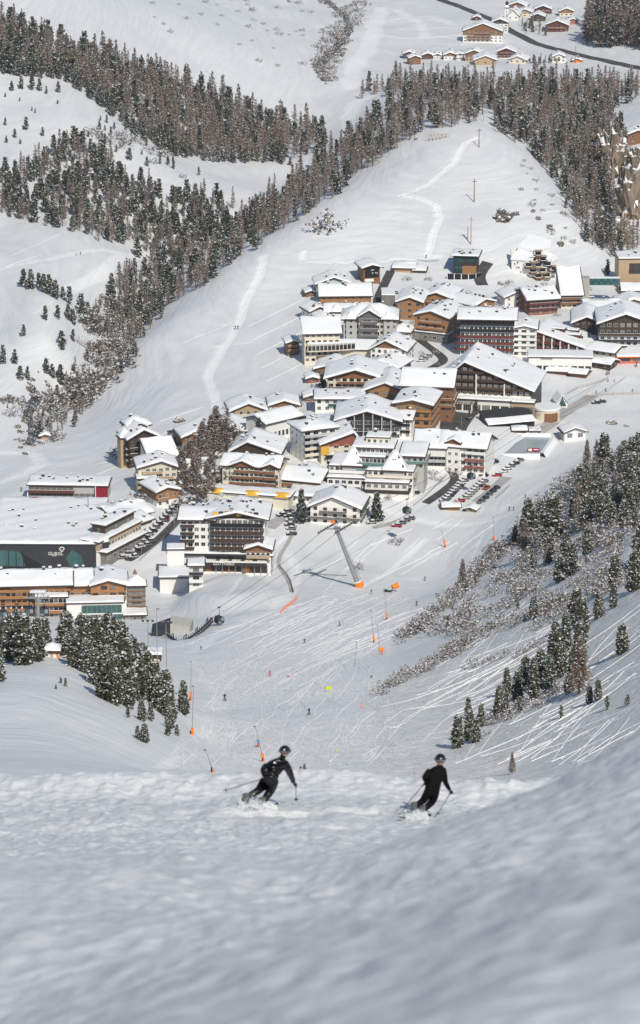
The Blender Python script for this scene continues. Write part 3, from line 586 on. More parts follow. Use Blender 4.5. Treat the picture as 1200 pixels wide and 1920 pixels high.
t, k, w_, h = B('sloping_wing', 'hotel wing', 'red-brown hotel wing with white pillars under a roof that slopes down to the right', 1051, 668, 92, 18, 22, -18, wall='white', clad='red', zc=.2, roof='gable', pitch=.36, rx=-.5, st=4, sh=3.0, nw=10, ww=1.4, wh=1.3, bal=rows((1, 0, 1, 'red'), (2, 0, .8, 'red'), (3, 0, .5, 'red')), side=2, chim=2, snow=.8, balsnow=False)
fn_ = lambda x: h + (w_ / 2 - x) * .36 * .75
m = MB()
for i in range(7): x = -w_ / 2 + w_ * (i + .02) / 6; m.box(x - .25, x + .25, -1.7, -.1, -1, max(2, fn_(x) - .5), 'white')
m.build('pillar', t)
for x, y_ in ((-4, 10), (4, 9), (1.5, 15)):
    z_ = fn_(x) ; block(t, x, 6, 3.2, 1.6, y0=y_, z0=z_, roof='flat', wall='red', st=1, nw=2, ww=1.2, wh=.8, side=0, chim=0, ov=.3, base=2, snow=.5)
t, k, w_, h = B('glass_pavilion', 'hotel pavilion', 'low white pavilion with a long row of square windows before the red-brown wing', 1050, 700, 118, 30, 12, -3, wall='white', roof='flat', st=2, nw=9, ww=2.6, wh=2.4, gm=GL, fm='dark', side=2, chim=0, snow=.6, ov=.6, bars=2)
text_part('Hochfirst', 1.5, t, (-w_ * .22, -.5, h * .86), 'dark')
B('annex', 'annex', 'cream annex with a sloping snow roof below the right end of the sloping red-brown wing', 1125, 678, 50, 20, 14, -30, wall='cream', roof='side', pitch=.25, st=2, nw=4, ww=1.5, chim=0, side=2)
B('shed', 'shed', 'dark timber shed with a snowy pitched roof beside the cream annex', 1126, 692, 32, 12, 8, -30, wall='dark', roof='side', pitch=.3, st=1, nw=2, chim=0)
B('market_hut', 'hut', 'brown terrace hut under thick snow, left of its twin before the glass pavilion', 1044, 702, 38, 7, 6, -10, wall='wood', roof='side', pitch=.35, st=1, nw=2, chim=0, snow=.8)
B('market_hut', 'hut', 'brown terrace hut under thick snow, right of its twin before the glass pavilion', 1084, 708, 28, 8, 6, -20, wall='wood', roof='side', pitch=.35, st=1, nw=2, chim=0, snow=.8)
B('station_building', 'station', 'salmon-coloured lift building with an orange roof edge at the right edge of the village', 1184, 682, 44, 15, 12, 2, wall='salmon', roof='mono', pitch=.08, st=1, nw=2, ww=4, wh=1.6, fm='dark', roofm='orangep', chim=0, ov=1.8, snow=.5)
B('chalet_hotel', 'hotel', 'small dark gabled hotel block with white window frames, left of the big dark gabled one', 1100, 640, 50, 36, 24, -4, wall='dark', st=4, nw=4, ww=1.8, pitch=.42, chim=1, ov=1.8, side=0, snow=1)
B('chalet_hotel', 'hotel', 'large dark gabled hotel with white window bands at the right edge of the village', 1172, 662, 98, 56, 24, -2, wall='white', clad='dark', zc=8.5, st=5, nw=8, ww=1.9, wh=1.7, bal=rows((2, 0, 1, 'charcoal'), (3, 0, 1, 'dark')), pitch=.36, chim=3, ov=1.8, side=0, snow=1)
B('row_house', 'house', 'long low grey house with a broad snow roof behind the two dark gabled hotels', 1138, 594, 80, 16, 16, 2, wall='ggreen', roof='side', pitch=.25, st=1, nw=7, ww=2, chim=3, snow=.9)
B('chalet', 'chalet', 'pale chalet with orange trim and a humped snow roof, behind the long low house', 1188, 584, 60, 14, 14, 4, wall='cream', clad='tan', zc=2.5, st=1, nw=5, chim=0, snow=1, pitch=.3)
t, k, w_, h = B('tower_block', 'hotel', 'sand-coloured square block with one deep balcony opening, at the end of the glass bridge', 1192, 548, 66, 62, 16, 3, wall='tan', roof='flat', st=3, nw=0, chim=4, ov=.5, snow=.6, side=0)
m = MB(); m.box(-w_ * .2, w_ * .28, -.25, -.01, h * .58, h * .86, 'dark'); m.box(-w_ * .2, w_ * .28, -.8, -.25, h * .58, h * .66, 'charcoal'); m.box(-w_ * .05, w_ * .05, -.3, -.25, h * .66, h * .84, GL); m.box(w_ * .08, w_ * .18, -.3, -.25, h * .66, h * .84, GL); m.build('balcony', t)
B('cottage', 'house', 'low cream cottage with a thick snow roof in front of the sand-coloured block', 1188, 558, 44, 14, 8, 2, wall='cream', roof='side', pitch=.35, rx=.2, st=1, nw=4, chim=0, snow=.9)
# bridge
a = hit(1097, 566); t = thing('foot_bridge', a, 'enclosed teal glass bridge on a concrete tower, linking two buildings', 'bridge'); k = mpp(a.y, 560)
m = MB(); m.box(-1.8, 1.9, -2, 4, -3, 47 * k, 'concrete'); m.build('tower', t)
m = MB(); z1, z0 = 46 * k, 34 * k; x1 = 64 * k
for z in (z0, z1): m.box(1.9, x1, -1.6, 1.6, z - .2, z + .2, 'teal')
n_ = 5
for i in range(n_):
    xa = 1.9 + (x1 - 1.9) * i / n_; xb = 1.9 + (x1 - 1.9) * (i + 1) / n_; xm = (xa + xb) / 2; m.tube((xa, -1.65, z0), (xm, -1.65, z1), .18, 'teal'); m.tube((xm, -1.65, z1), (xb, -1.65, z0), .18, 'teal')
m.build('truss', t); m = MB(); m.box(1.9, x1, -1.5, 1.5, z0 + .2, z1 - .2, GLT); m.build('glazing', t); snow_cap(lambda x, y: z1 + .2, 1.9, x1, -1.5, 1.5, .3).build('roof_snow', t, True)
# brown chalet hotel group
B('chalet_hotel', 'hotel', 'red-brown chalet hotel with full-width balconies under a broad snow roof, below the terraced apartments', 1018, 590, 54, 30, 20, 14, wall='brickred', clad='red', zc=2, roof='side', pitch=.30, st=3, nw=6, bal=rows((1, 0, 1, 'red'), (2, 0, 1, 'red')), chim=6, snow=1, ov=1.6)
B('chalet_hotel', 'hotel', 'brown timber wing under a huge plain snow roof, left of the glass bridge', 1072, 578, 40, 26, 22, 4, wall='cream', clad='wood', zc=2.8, roof='side', pitch=.55, rx=.3, st=3, nw=4, ww=1.8, bal=rows((1, 0, 1, 'wood'), (2, 0, 1, 'wood')), chim=0, snow=.9)
B('chalet', 'chalet', 'small white house with a brick-red lower wall, left of the red-brown chalet hotel', 970, 576, 48, 20, 12, 16, wall='white', st=2, nw=3, pitch=.35, chim=0, side=2)
# terraced apartments
p = hit(1003, 520); k = mpp(p.y, 500); t = thing('terraced_apartments', p, 'white stepped apartment house with a honeycomb of brown balconies below the rocky hill', 'apartment house')
m = MB()
def prism(m, pts, z0, z1, mt, zt=None):
    n_ = len(pts); zt = zt or [z1] * n_; m.add([(x, y, z0) for x, y in pts] + [(x, y, z) for (x, y), z in zip(pts, zt)], [tuple(range(n_ - 1, -1, -1)), tuple(range(n_, 2 * n_))] + [(i, (i + 1) % n_, n_ + (i + 1) % n_, n_ + i) for i in range(n_)], mt)
prism(m, [(-12, 2), (-2, -1), (0, 12), (-12, 14)], -3, 9, 'white', [9, 9, 13, 13]); prism(m, [(-8, 7), (1, 3), (8, 12), (-2, 18)], 0, 14, 'white', [14, 12, 16, 18]); prism(m, [(1, 6), (8, 2), (12, 10), (4, 14)], -2, 10, 'white', [10, 7, 7, 11]); m.build('wall', t)
rf = MB(); prism(rf, [(-12.5, 1.5), (-1.5, -1.8), (0, 6), (-8, 7)], 9.1, 9.3, 'dark', [9.3, 9.3, 13, 13]); rf = rf.build('roof', t)
m = MB(); prism(m, [(-12.6, 1.4), (-1.4, -1.9), (1, 5), (-8, 8)], 8.9, 9.9, snow_m, [9.9, 9.9, 13.4, 13.9]); prism(m, [(-8.6, 7), (1, 2.4), (8.5, 12), (-2, 18.6)], 13, 15, snow_m, [14.9, 13.2, 16.9, 18.9]); prism(m, [(1.5, 8), (8.4, 1.6), (12.5, 10), (4, 14.5)], 7, 8, snow_m, [10.9, 8.2, 8.2, 11.8]); m.build('roof_snow', rf)
for i, (x, y, z) in enumerate([(1.5, 0, 11), (-1, -1.2, 8.2), (4, -1.0, 8.4), (-3.5, -2, 5.5), (1.5, -2.2, 5.6), (6.5, -1, 5.8), (-1.2, -3, 2.8), (3.8, -3, 3.0), (9, -.8, 3.2), (1.5, -3.8, .2), (6, -3, .4)]):
    m = MB(); hx = [(x + 2.3 * math.cos(a_), y + 2.2 * math.sin(a_)) for a_ in [math.pi * (j / 3 + .0) for j in range(6)]]; prism(m, hx, z, z + .3, 'concrete')
    for j in (2, 3, 4, 5, 0):
        (xa, ya), (xb, yb) = hx[j], hx[(j + 1) % 6]; m.face([(xa, ya, z - .2), (xb, yb, z - .2), (xb, yb, z + 1.1), (xa, ya, z + 1.1)], ('wood', 'tan', 'dark')[i % 3]); m.tube((xa, ya, z + 1.15), (xb, yb, z + 1.15), .12, snow_m, n=4)
    m.box(x - 2, x + 2, y + .6, y + 6, z - 2, z + 2.8, 'white'); m.box(x - 1.5, x + 1.5, y + .5, y + .6, z + .2, z + 2.4, GL); prism(m, [(hx[0][0], hx[0][1]), (hx[1][0], hx[1][1]), (hx[2][0], hx[2][1]), (hx[3][0], hx[3][1])], z + 2.8, z + 3.1, snow_m if i % 2 else 'tan'); m.build('balcony', t)
for x, z in ((-9, 7), (-9.3, 4.5), (-8.3, 4.5), (-7.2, 2.2), (-10.4, 6.2)): put_window(t, x, 2 - (x + 12) * .3 - .1, z, .8, 1, 'white', rz=-.29)
# --- resort hotel in the middle
t, k, w_, h = B('resort_hotel', 'hotel', 'big brown gabled resort hotel with a sign over its entrance, largest roof mid-village', 906, 772, 174, 46, 32, -12, wall='white', clad='dark', zc=8.2, st=7, sh=3.55, nw=15, ww=1.7, wh=1.9, gm=CUR, pitch=.44, rx=-.2, bal=rows((2, .16, .8, 'white'), (3, .16, 1, 'dark'), (4, .1, .85, 'dark'), (5, .16, .68, 'dark'), (6, .2, .5, 'dark')), skip=(0, 1), side=0, chim=7, ov=2, snow=.8, balsnow=False, roofm='dark')
block(t, -w_ * .10, w_ * .80, 5, 7.0, y0=-5.2, roof='flat', wall='white', st=1, nw=8, ww=3.6, wh=3, sh=5, side=0, chim=0, ov=.8, snow=.7, fm='cream', bars=3)
block(t, w_ * .40, w_ * .30, 4, 6.5, y0=-4.2, roof='flat', wall='tan', st=1, nw=4, ww=3.2, wh=3.4, sh=5, side=0, chim=0, ov=.6, snow=.6, fm='cream', gm=CUR)
text_part('DELUXE RESORT', 2.3, t, (-w_ * .25, -6.1, 4.9), 'dark', sx=1.0); m = MB(); m.box(w_ / 2 + .12, w_ / 2 + .3, 3, 31, -4, h + .1, 'charcoal'); m.build('cladding', t)
for x in (-.34, -.08, .22): m = MB(); m.box(w_ * x, w_ * x + .5, -1.6, -.1, 7, h + (6 if x < 0 else 2), 'white'); m.build('pillar', t)
t, k, w_, h = B('glass_terrace', 'restaurant', 'long low glass terrace building with a dark green roof, before the resort hotel', 957, 800, 92, 12, 9, 18, wall='charcoal', roof='mono', pitch=.3, st=1, nw=10, ww=2.2, wh=2.2, gm=GLT, fm='teal', chim=0, side=0, snow=.3, rsnow=False, roofm='charcoal', ov=.4)
snow_cap(lambda x, y: h + (y) * .3 + .2, -w_ / 2, w_ / 2, -2.6, 2.2, .5).build('roof_snow', t, True)
p = hit(1026, 792); t = thing('round_pavilion', p, 'round cream pavilion with a brown timber gate, right of the resort hotel', 'pavilion'); m = MB(); k = mpp(p.y, 790); r_ = 25 * k; h_ = 22 * k
C_ = [(r_ * math.cos(a_), r_ * .9 + r_ * math.sin(a_)) for a_ in [2 * math.pi * i / 28 for i in range(28)]]; prism(m, C_, -3, h_, 'cream'); m.build('wall', t)
m = MB(); prism(m, [(x * 1.06, (y - r_ * .9) * 1.06 + r_ * .9) for x, y in C_], h_, h_ + .9, snow_m); m.build('roof_snow', t, False)
m = MB()
for i in range(20, 25): (xa, ya), (xb, yb) = [(x * 1.015, (y - r_ * .9) * 1.02 + r_ * .9) for x, y in (C_[i], C_[i + 1])]; m.face([(xa, ya, 0), (xb, yb, 0), (xb, yb, h_ * .8), (xa, ya, h_ * .8)], 'wood')
m.build('gate', t)
# A-frame station and lift hut
t, k, w_, h = B('glass_gable_hut', 'lift hut', 'tiny white hut with a steep glass gable beside the round cream pavilion', 1054, 764, 20, 9, 9, 10, wall='white', st=1, nw=0, pitch=1.3, side=0, chim=0, ov=.3, snow=.3); m = MB(); m.face([(-w_ * .4, -.06, .5), (w_ * .4, -.06, .5), (0, -.06, h + w_ * .55)], GLT); m.build('glazing', t)
B('lift_hut', 'lift hut', 'white and grey lift hut with two arched doors standing alone in the snowfield', 1078, 826, 40, 17, 8, 12, wall='white', st=1, nw=2, ww=2.4, wh=2.2, gm=CUR, pitch=.35, chim=0, snow=.5)
B('shed', 'shed', 'small brown shed with a snow lid at the back edge of the frozen pond', 975, 813, 24, 7, 5, 2, wall='wood', roof='side', pitch=.2, st=1, nw=0, chim=0)
B('shed', 'shed', 'white kiosk with tiny dark windows, at the back edge of the frozen pond', 1000, 812, 20, 5, 5, 2, wall='white', roof='flat', st=1, nw=3, ww=.9, wh=.9, chim=0, snow=.5)
# --- orange hotel
t, k, w_, h = B('timber_hotel', 'hotel', 'bright orange timber hotel with three rows of windows, left of the resort hotel', 774, 812, 66, 55, 20, -12, wall='orange', clad='orange', zc=1, st=4, nw=4, ww=2.0, wh=1.7, bal=rows((1, 0, 1, 'orange'), (2, 0, 1, 'orange'), (3, 0, 1, 'orange')), pitch=.22, side=3, balside=True, chim=3, snow=.9, ov=1.8, fm='ggreen', bald=1, balsnow=False)
B('timber_wing', 'hotel wing', 'long brown timber wing with a plain snow roof behind the bright orange hotel', 800, 786, 96, 62, 14, -8, wall='wood', roof='side', pitch=.45, rx=.25, st=5, nw=5, chim=2, side=3, balside=True, bal=rows((2, .6, 1), (3, .6, 1)), snow=.9)
B('chalet', 'chalet', 'orange-fronted chalet with a dark roof terrace, behind the orange timber hotel', 722, 760, 80, 26, 26, -8, wall='orange', st=3, nw=5, ww=1.9, bal=[(1, .1, .62, 'charcoal')], bald=3, pitch=.40, chim=3, snow=.9)
B('round_balcony_hotel', 'hotel', 'cream gabled hotel with four bowed brown balconies, near the left edge of the upper village', 666, 748, 104, 40, 22, -3, wall='cream', clad='wood', zc=9.5, st=4, nw=8, ww=2, wh=1.8, bal=rows((0, .03, .97), (1, .03, .97), (2, .05, .95), (3, .2, .8)), bald=2, pitch=.30, chim=2, fm='dark', snow=1, ov=2, posts='tan')
B('house', 'house', 'low house with a wide snowy roof, behind and left of the bowed-balcony hotel', 622, 706, 62, 14, 16, -8, wall='wood', st=1, nw=4, pitch=.3, chim=1, snow=.9)
B('house', 'house', 'brown house with a steep half-hidden gable between the white stacked-balcony chalet and the bowed-balcony hotel', 712, 700, 60, 12, 18, -24, wall='dark', st=1, nw=4, pitch=.35, chim=3, snow=.9)
B('shed', 'shed', 'small red-brown hut with a mushroom of snow, upper one left of the bowed-balcony hotel', 586, 718, 20, 9, 6, 5, wall='brickred', st=1, nw=1, pitch=.3, chim=0, snow=.9)
B('shed', 'shed', 'small red-brown hut with a mushroom of snow, lower one left of the bowed-balcony hotel', 584, 752, 24, 8, 7, 5, wall='brickred', st=1, nw=1, pitch=.3, chim=0, snow=.9)
# --- centre left
B('chalet', 'chalet', 'cream chalet with a green awning over its terrace, above the bare larches', 466, 798, 68, 28, 15, 8, wall='cream', clad='tan', zc=5.5, st=3, nw=5, bal=[(1, 0, .6, 'awning'), (0, .4, .9, 'tan')], bald=2, pitch=.40, chim=2, snow=1)
B('chalet', 'chalet', 'cream and brown chalet with a wide low gable, right of the green awning', 533, 776, 56, 16, 14, 4, wall='cream', clad='wood', zc=3.2, st=2, nw=4, pitch=.32, chim=1, snow=.9, bal=[(1, .2, .8)])
B('chalet', 'chalet', 'brown and white chalet above the larch grove, right of the dark lopsided-roofed one', 428, 824, 56, 18, 14, -4, wall='cream', clad='wood', zc=2.5, st=2, nw=4, pitch=.4, chim=1, snow=1, bal=[(1, .1, .9)])
B('chalet', 'chalet', 'dark brown timber chalet with a lopsided snow roof beside the dug-out clearing', 374, 832, 64, 14, 14, 14, wall='wood', st=2, nw=4, pitch=.42, rx=.25, chim=1, snow=1, fm='white')
t, k, w_, h = B('sports_hall', 'hall', 'hall with a slanting snow roof and a tall arched dark window facing right', 531, 822, 64, 36, 13, 42, wall='white', roof='side', pitch=.35, st=2, nw=9, ww=1.4, wh=3.2, chim=0, side=0, snow=.8, bars=0)
m = MB(); prism(m, [(4, -.6), (13, -.6), (13, 0), (4, 0)], 0, h * .9, 'charcoal'); m.face([(5, -.63, .3), (12.5, -.63, .3), (12.5, -.63, h * .8), (5, -.63, h * .8)], GL); m.build('arched_window', t)
B('parapet_house', 'house', 'white flat-topped house with two green awnings, behind the roof with the glass gable', 636, 772, 90, 24, 14, 0, wall='white', roof='flat', st=2, nw=6, ww=1.6, bal=rows((1, .28, .48, 'awning'), (1, .66, .86, 'awning')), chim=3, snow=1, fm='awning')
t, k, w_, h = B('round_bay_hotel', 'hotel', 'white hotel with rounded stacked balconies on its dark side, left of the pink-brown gable', 600, 862, 62, 58, 14, 24, wall='white', roof='hip', pitch=.25, st=5, nw=4, ww=2.4, wh=1.8, bal=rows((1, 0, .9, 'cream'), (2, 0, .9, 'cream'), (3, 0, .9, 'grey'), (4, 0, .9, 'grey')), bald=2, side=3, chim=2, snow=.9)
B('house', 'house', 'pale flat-topped house with a band of windows, behind the rounded stacked balconies', 600, 808, 60, 12, 12, 4, wall='cream', roof='flat', st=1, nw=7, ww=1.6, chim=2, snow=.9)
t, k, w_, h = B('glass_gable_hotel', 'hotel', 'hotel with a wide glazed gable between white pillars, left of the orange timber hotel', 690, 824, 118, 36, 24, -3, wall='white', clad='charcoal', zc=5, st=3, nw=12, ww=2.2, wh=2.6, gm=GL, pitch=.30, rx=-.02, bal=rows((1, .08, .95, 'black')), side=2, chim=5, snow=.9, ov=1.8, bars=2)
for i in range(6): m = MB(); x = -w_ * .36 + w_ * .145 * i; m.box(x - .25, x + .25, -1.6, -1.2, -.5, h + min(w_ / 2 - abs(x), 12) * .28, 'grey'); m.build('pillar', t)
B('hotel_wing', 'hotel wing', 'narrow white wing with French windows at the right end of the glass-gabled hotel', 757, 822, 28, 36, 14, -10, wall='white', roof='side', pitch=.2, st=3, nw=2, ww=1.6, wh=2.2, bal=[(1, .1, .9, 'black'), (2, .1, .9, 'black')], chim=1, bald=.6)
t, k, w_, h = B('pink_gable_house', 'apartment house', 'house with a pinkish-brown lopsided gable and one orange wall panel, above the white stepped hotel', 640, 866, 76, 34, 18, 10, wall='cream', clad='brickred', zc=7, st=3, nw=4, ww=2, wh=1.8, bal=rows((1, .12, .5, 'black'), (0, .15, .6, 'black')), pitch=.40, rx=.3, chim=2, snow=1)
m = MB(); m.box(-w_ / 2 + .05, -w_ / 2 + 3.4, -.2, -.08, h * .42, h * .9, 'yellow'); m.build('wall_panel', t)
B('house', 'house', 'narrow house with a slanting snow roof tucked right of the pinkish-brown gable', 664, 858, 56, 20, 12, -14, wall='cream', clad='wood', zc=4, roof='side', pitch=.35, st=2, nw=4, chim=1, snow=1)
p = hit(629, 866); t = thing('kiosk', p, 'small round kiosk with a cap of snow, left of the white stepped hotel', 'kiosk'); m = MB(); prism(m, [(3.2 * math.cos(a_), 2 + 3.2 * math.sin(a_)) for a_ in [2 * math.pi * i / 14 for i in range(14)]], -2, 3.4, 'cream'); m.build('wall', t)
m = MB(); m.ball((0, 2, 3.4), 3.9, 3.9, 1.5, snow_m); m.build('roof_snow', t, True)
for i in range(5): put_window(t, 3.25 * math.sin((i - 2) * .5), 2 - 3.25 * math.cos((i - 2) * .5), .8, 1.2, 1.6, 'dark', rz=(i - 2) * .5)
# --- white stepped hotel
p = hit(724, 934); k = mpp(p.y, 920); t = thing('stepped_hotel', p, 'white terraced hotel stepping up to two snow pyramids, the widest white building in the centre', 'hotel', rz=R(-8)); S = 1 / k * 0 + k
def SB(px, wpx, hpx, y0, d, **kw): block(t, (px - 724) * k * 1.14, wpx * k * 1.12, d, hpx * k, y0=y0, **kw)
SB(724, 74, 11, 0, 26, roof='flat', wall='white', st=1, nw=6, ww=1.5, side=5, chim=0, snow=.3, ov=.5)
SB(724, 78, 4, -.6, 26, z0=11 * k, base=0, roof='flat', wall='charcoal', st=1, nw=0, side=0, chim=0, snow=.3, ov=.2, rsnow=False)
SB(724, 72, 29, 1.5, 24, roof='flat', wall='white', st=2, nw=6, ww=1.8, wh=1.9, bal=[(1, 0, 1, 'white')], side=5, balside=True, chim=0, snow=.6, ov=.8, gm=CUR)
SB(662, 78, 30, 5, 22, roof='flat', wall='white', st=2, nw=7, ww=1.9, wh=1.8, bal=[(1, 0, 1, 'white')], side=3, chim=0, snow=.6, ov=.5, gm=GL)
SB(660, 72, 48, 9, 18, roof='flat', wall='white', st=4, nw=8, ww=1.5, bal=[(2, 0, 1, 'cream'), (3, 0, 1, 'white')], side=3, chim=0, snow=.6, ov=.4, skip=(0, 1))
SB(728, 78, 47, 5, 20, roof='flat', wall='white', st=4, nw=8, ww=1.6, bal=[(2, 0, 1, 'white'), (3, 0, 1, 'cream')], side=4, balside=True, chim=0, snow=.6, ov=.4, skip=(0, 1))
SB(694, 46, 66, 10, 12, roof='flat', wall='grey', st=5, nw=7, ww=1.2, bal=[(3, 0, 1, 'teal'), (4, 0, 1, 'teal')], side=0, chim=0, snow=.7, ov=.4, skip=(0, 1, 2), bald=2)
SB(694, 66, 78, 15, 12, roof='flat', wall='white', st=6, nw=9, ww=1.6, bal=[(5, 0, 1, 'grey')], side=3, chim=2, snow=.9, ov=1, skip=(0, 1, 2, 3))
SB(760, 40, 66, 14, 14, roof='mono', pitch=.1, wall='grey', st=5, nw=4, bal=[(4, 0, 1, 'teal')], side=4, balside=True, chim=0, snow=.8, ov=1, skip=(0, 1, 2))
SB(700, 40, 92, 20, 8, roof='flat', wall='cream', st=6, nw=4, side=1, chim=1, snow=.5, ov=.3, skip=(0, 1, 2, 3, 4), rsnow=True)
for px_, wd, z0 in ((736, 40, 49), (654, 36, 50)):
    block(t, (px_ - 724) * k, wd * k, wd * k * .8, 1.2, y0=4.4 if px_ > 700 else 8.4, z0=z0 * k, roof='hip', pitch=1.75, wall='white', st=1, nw=0, side=0, chim=0, ov=.9, snow=.5, base=2)
    m = MB(); x = (px_ - 724) * k; yy = 5.6 if px_ > 700 else 9.6; m.face([(x - 2.2, yy, z0 * k + 1.8), (x + 2.2, yy, z0 * k + 1.8), (x + .8, yy + .2, z0 * k + 4.4), (x - .8, yy + .2, z0 * k + 4.4)], GL); m.box(x - 2.3, x + 2.3, yy - .1, yy + 1.6, z0 * k + 1.5, z0 * k + 1.8, 'dark'); m.box(x - .1, x + .1, yy - .08, yy, z0 * k + 1.8, z0 * k + 4.4, 'white'); m.build('dormer', t)
# --- white hotel right of it
B('hotel_wing', 'hotel wing', 'white building with one long glazed veranda, between the stepped hotel and the red-balconied white hotel', 806, 878, 58, 40, 16, -6, wall='white', roof='side', pitch=.35, rx=.2, st=3, nw=4, ww=3.4, wh=1.8, bal=[(1, 0, 1, 'grey')], side=2, chim=1, snow=.9)
t, k, w_, h = B('corner_hotel', 'hotel', 'white hotel with brick-red balconies on one corner, beside the frozen pond', 868, 888, 82, 52, 20, -14, wall='white', roof='side', pitch=.42, rx=-.1, st=4, nw=7, ww=1.8, wh=1.9, bal=rows((1, .55, .98, 'brickred'), (2, .55, .98, 'brickred'), (3, .55, .98, 'white')), side=0, chim=5, snow=.9, ov=1.4)
block(t, -w_ * .22, w_ * .3, 5, h + 1.5, y0=-.8, roof='gable', pitch=.5, wall='white', clad='brickred', zc=h - 1.2, st=4, nw=2, side=0, chim=0, ov=.8)
# --- long hotel with two gables and its restaurant
t, k, w_, h = B('twin_gable_hotel', 'hotel', 'long white and brown hotel with a zigzag of snowy gables above restaurant windows', 470, 918, 106, 44, 17, -11, wall='cream', roof='side', pitch=.35, rx=-.1, st=4, nw=11, ww=1.5, wh=1.6, bal=rows((1, .14, .36, 'wood'), (2, .14, .36, 'wood'), (1, .5, .76, 'wood'), (2, .5, .76, 'wood'), (3, .5, .76, 'wood'), (0, 0, 1, 'wood')), side=3, chim=4, snow=1, gm=CUR)
for x, q in ((-.14, .42), (.36, .26)): block(t, w_ * x, w_ * q, 8, h + .3, y0=-.9, roof='gable', pitch=.42, wall='cream', clad='wood', zc=h - .8, st=4, nw=5, ww=1.4, bal=rows((1, .1, .9, 'wood'), (2, .1, .9, 'wood'), (3, .2, .8, 'wood')), side=0, chim=0, snow=.9)
B('chalet', 'chalet', 'small chalet with a dark gable behind the zigzag roofs, above the larch grove', 478, 876, 92, 28, 20, -8, wall='white', clad='dark', zc=3, st=2, nw=6, pitch=.36, rx=-.15, chim=5, snow=1)
B('hotel_wing', 'hotel wing', 'low wing with a wide plain snow roof right of the zigzag gables', 560, 920, 76, 20, 18, -18, wall='cream', clad='wood', zc=2.8, roof='side', pitch=.28, st=2, nw=6, chim=3, snow=1, bal=[(1, 0, .6)])
B('cottage', 'house', 'tiny white cottage with one brown balcony, squeezed between the zigzag hotel and the stepped hotel', 584, 904, 32, 18, 9, 8, wall='white', st=2, nw=3, bal=[(1, .1, .9, 'wood')], pitch=.45, chim=0, snow=.9)
t, k, w_, h = B('restaurant_strip', 'restaurant', 'low restaurant strip with a dark roof edge and three yellow awnings below the zigzag gables', 466, 942, 150, 16, 8, -14, wall='cream', roof='flat', st=1, nw=16, ww=1.5, wh=2.2, side=1, chim=0, ov=1.0, snow=.7, roofm='charcoal', gm=CUR, fm='cream')
for x in (-.40, .05, .42): m = MB(); m.add([(w_ * x - 3, -1.2, h - .4), (w_ * x + 3, -1.2, h - .4), (w_ * x + 3, 1, h + 1.4), (w_ * x - 3, 1, h + 1.4), (w_ * x, -1.0, h + 1.3)], [(0, 1, 4), (1, 2, 4), (2, 3, 4), (3, 0, 4)], 'yellow'); m.build('awning', t)
B('house', 'house', 'round-cornered white house with a broad flat snow roof behind the white chalet with grey-green balconies', 590, 944, 90, 14, 22, -6, wall='white', roof='flat', st=1, nw=7, chim=1, snow=1.2, ov=1.2)
t, k, w_, h = B('chalet', 'chalet', 'white chalet with two long grey-green balconies and red-brown shutters, beside the lift tower', 628, 984, 92, 34, 17, -10, wall='white', st=3, nw=5, ww=1.5, wh=1.8, gm=mat('redshutter', (.10, .03, .02), .5, .3, 1.5), fm='dark', bal=rows((1, 0, 1, 'ggreen'), (2, .2, .72, 'ggreen')), pitch=.40, rx=-.05, side=3, balside=True, chim=2, snow=.8, ov=1.6)
# --- lower hotel
t, k, w_, h = B('lower_hotel', 'hotel', 'big white hotel with dark brown balcony bands and a terrace, nearest the ski slope', 424, 1074, 168, 34, 22, -3, wall='white', roof='flat', st=2, nw=0, side=1, chim=0, snow=.8, ov=1)
kk = k
block(t, w_ * .12, w_ * .62, 18, 106 * kk, y0=1.8, roof='gable', pitch=.22, wall='white', clad='dark', zc=104 * kk, st=7, nw=10, ww=1.8, wh=1.8, gm=CUR, skip=(0, 1), bal=rows((3, .03, .97, 'dark'), (4, .03, .97, 'dark'), (5, .03, .97, 'dark'), (6, .03, .97, 'black')), side=4, chim=9, snow=.7, ov=2, balsnow=False, railh=1.25, bald=1.8, posts='dark')
block(t, -w_ * .33, w_ * .36, 16, 102 * kk, y0=2.4, roof='side', pitch=.22, wall='white', st=7, nw=5, ww=1.7, wh=1.5, skip=(0, 1, 2), bal=rows((3, 0, .42, 'dark'), (4, 0, .42, 'dark'), (5, 0, .42, 'dark'), (6, 0, .42, 'dark')), side=3, chim=3, snow=.7, ov=1.6, bald=1.6)
for i in range(8): m = MB(); x = w_ * (-.12 + .065 * i); m.box(x - .9, x + .9, 1.2, 1.7, 109 * kk, 109 * kk + 2.2 - abs(i - 3.5) * .15, ['yellow', 'dark', 'orange', GL][i % 4]); m.build('gable_panel', t)
m = MB(); m.box(-w_ * .5, w_ * .46, -2.6, -2.2, 24 * kk, 27 * kk, 'white'); m.box(-w_ * .5, w_ * .46, -2.6, 0, 23 * kk, 24 * kk, 'concrete'); m.box(-w_ * .22, w_ * .46, -2.8, -2.6, 18 * kk, 24 * kk, 'charcoal'); m.build('terrace', t)
text_part('GOTTHARD', 1.5, t, (-w_ * .02, -2.86, 19.3 * kk), 'white')
m = MB(); m.box(-w_ * .5, w_ * .48, -1.8, 1.2, 36 * kk, 38.4 * kk, 'charcoal'); m.build('canopy', t)
for i in range(11): x = -w_ * .2 + w_ * .062 * i; put_window(t, x, -1.03 if x > w_ * .2 else -.03, 27 * kk, 2.4, 1.9, 'dark')
for i in range(9): x = -w_ * .18 + w_ * .072 * i; yf = -1.0 if x > w_ * .2 else 0; m = MB(); m.box(x - 2.2, x + 2.2, yf - .12, yf - .04, .5, 17 * kk, GL if i % 3 else 'wood'); m.box(x + 2.2, x + 2.45, yf - .3, yf - .04, -.5, 18 * kk, 'metal'); m.build('shopfront', t)
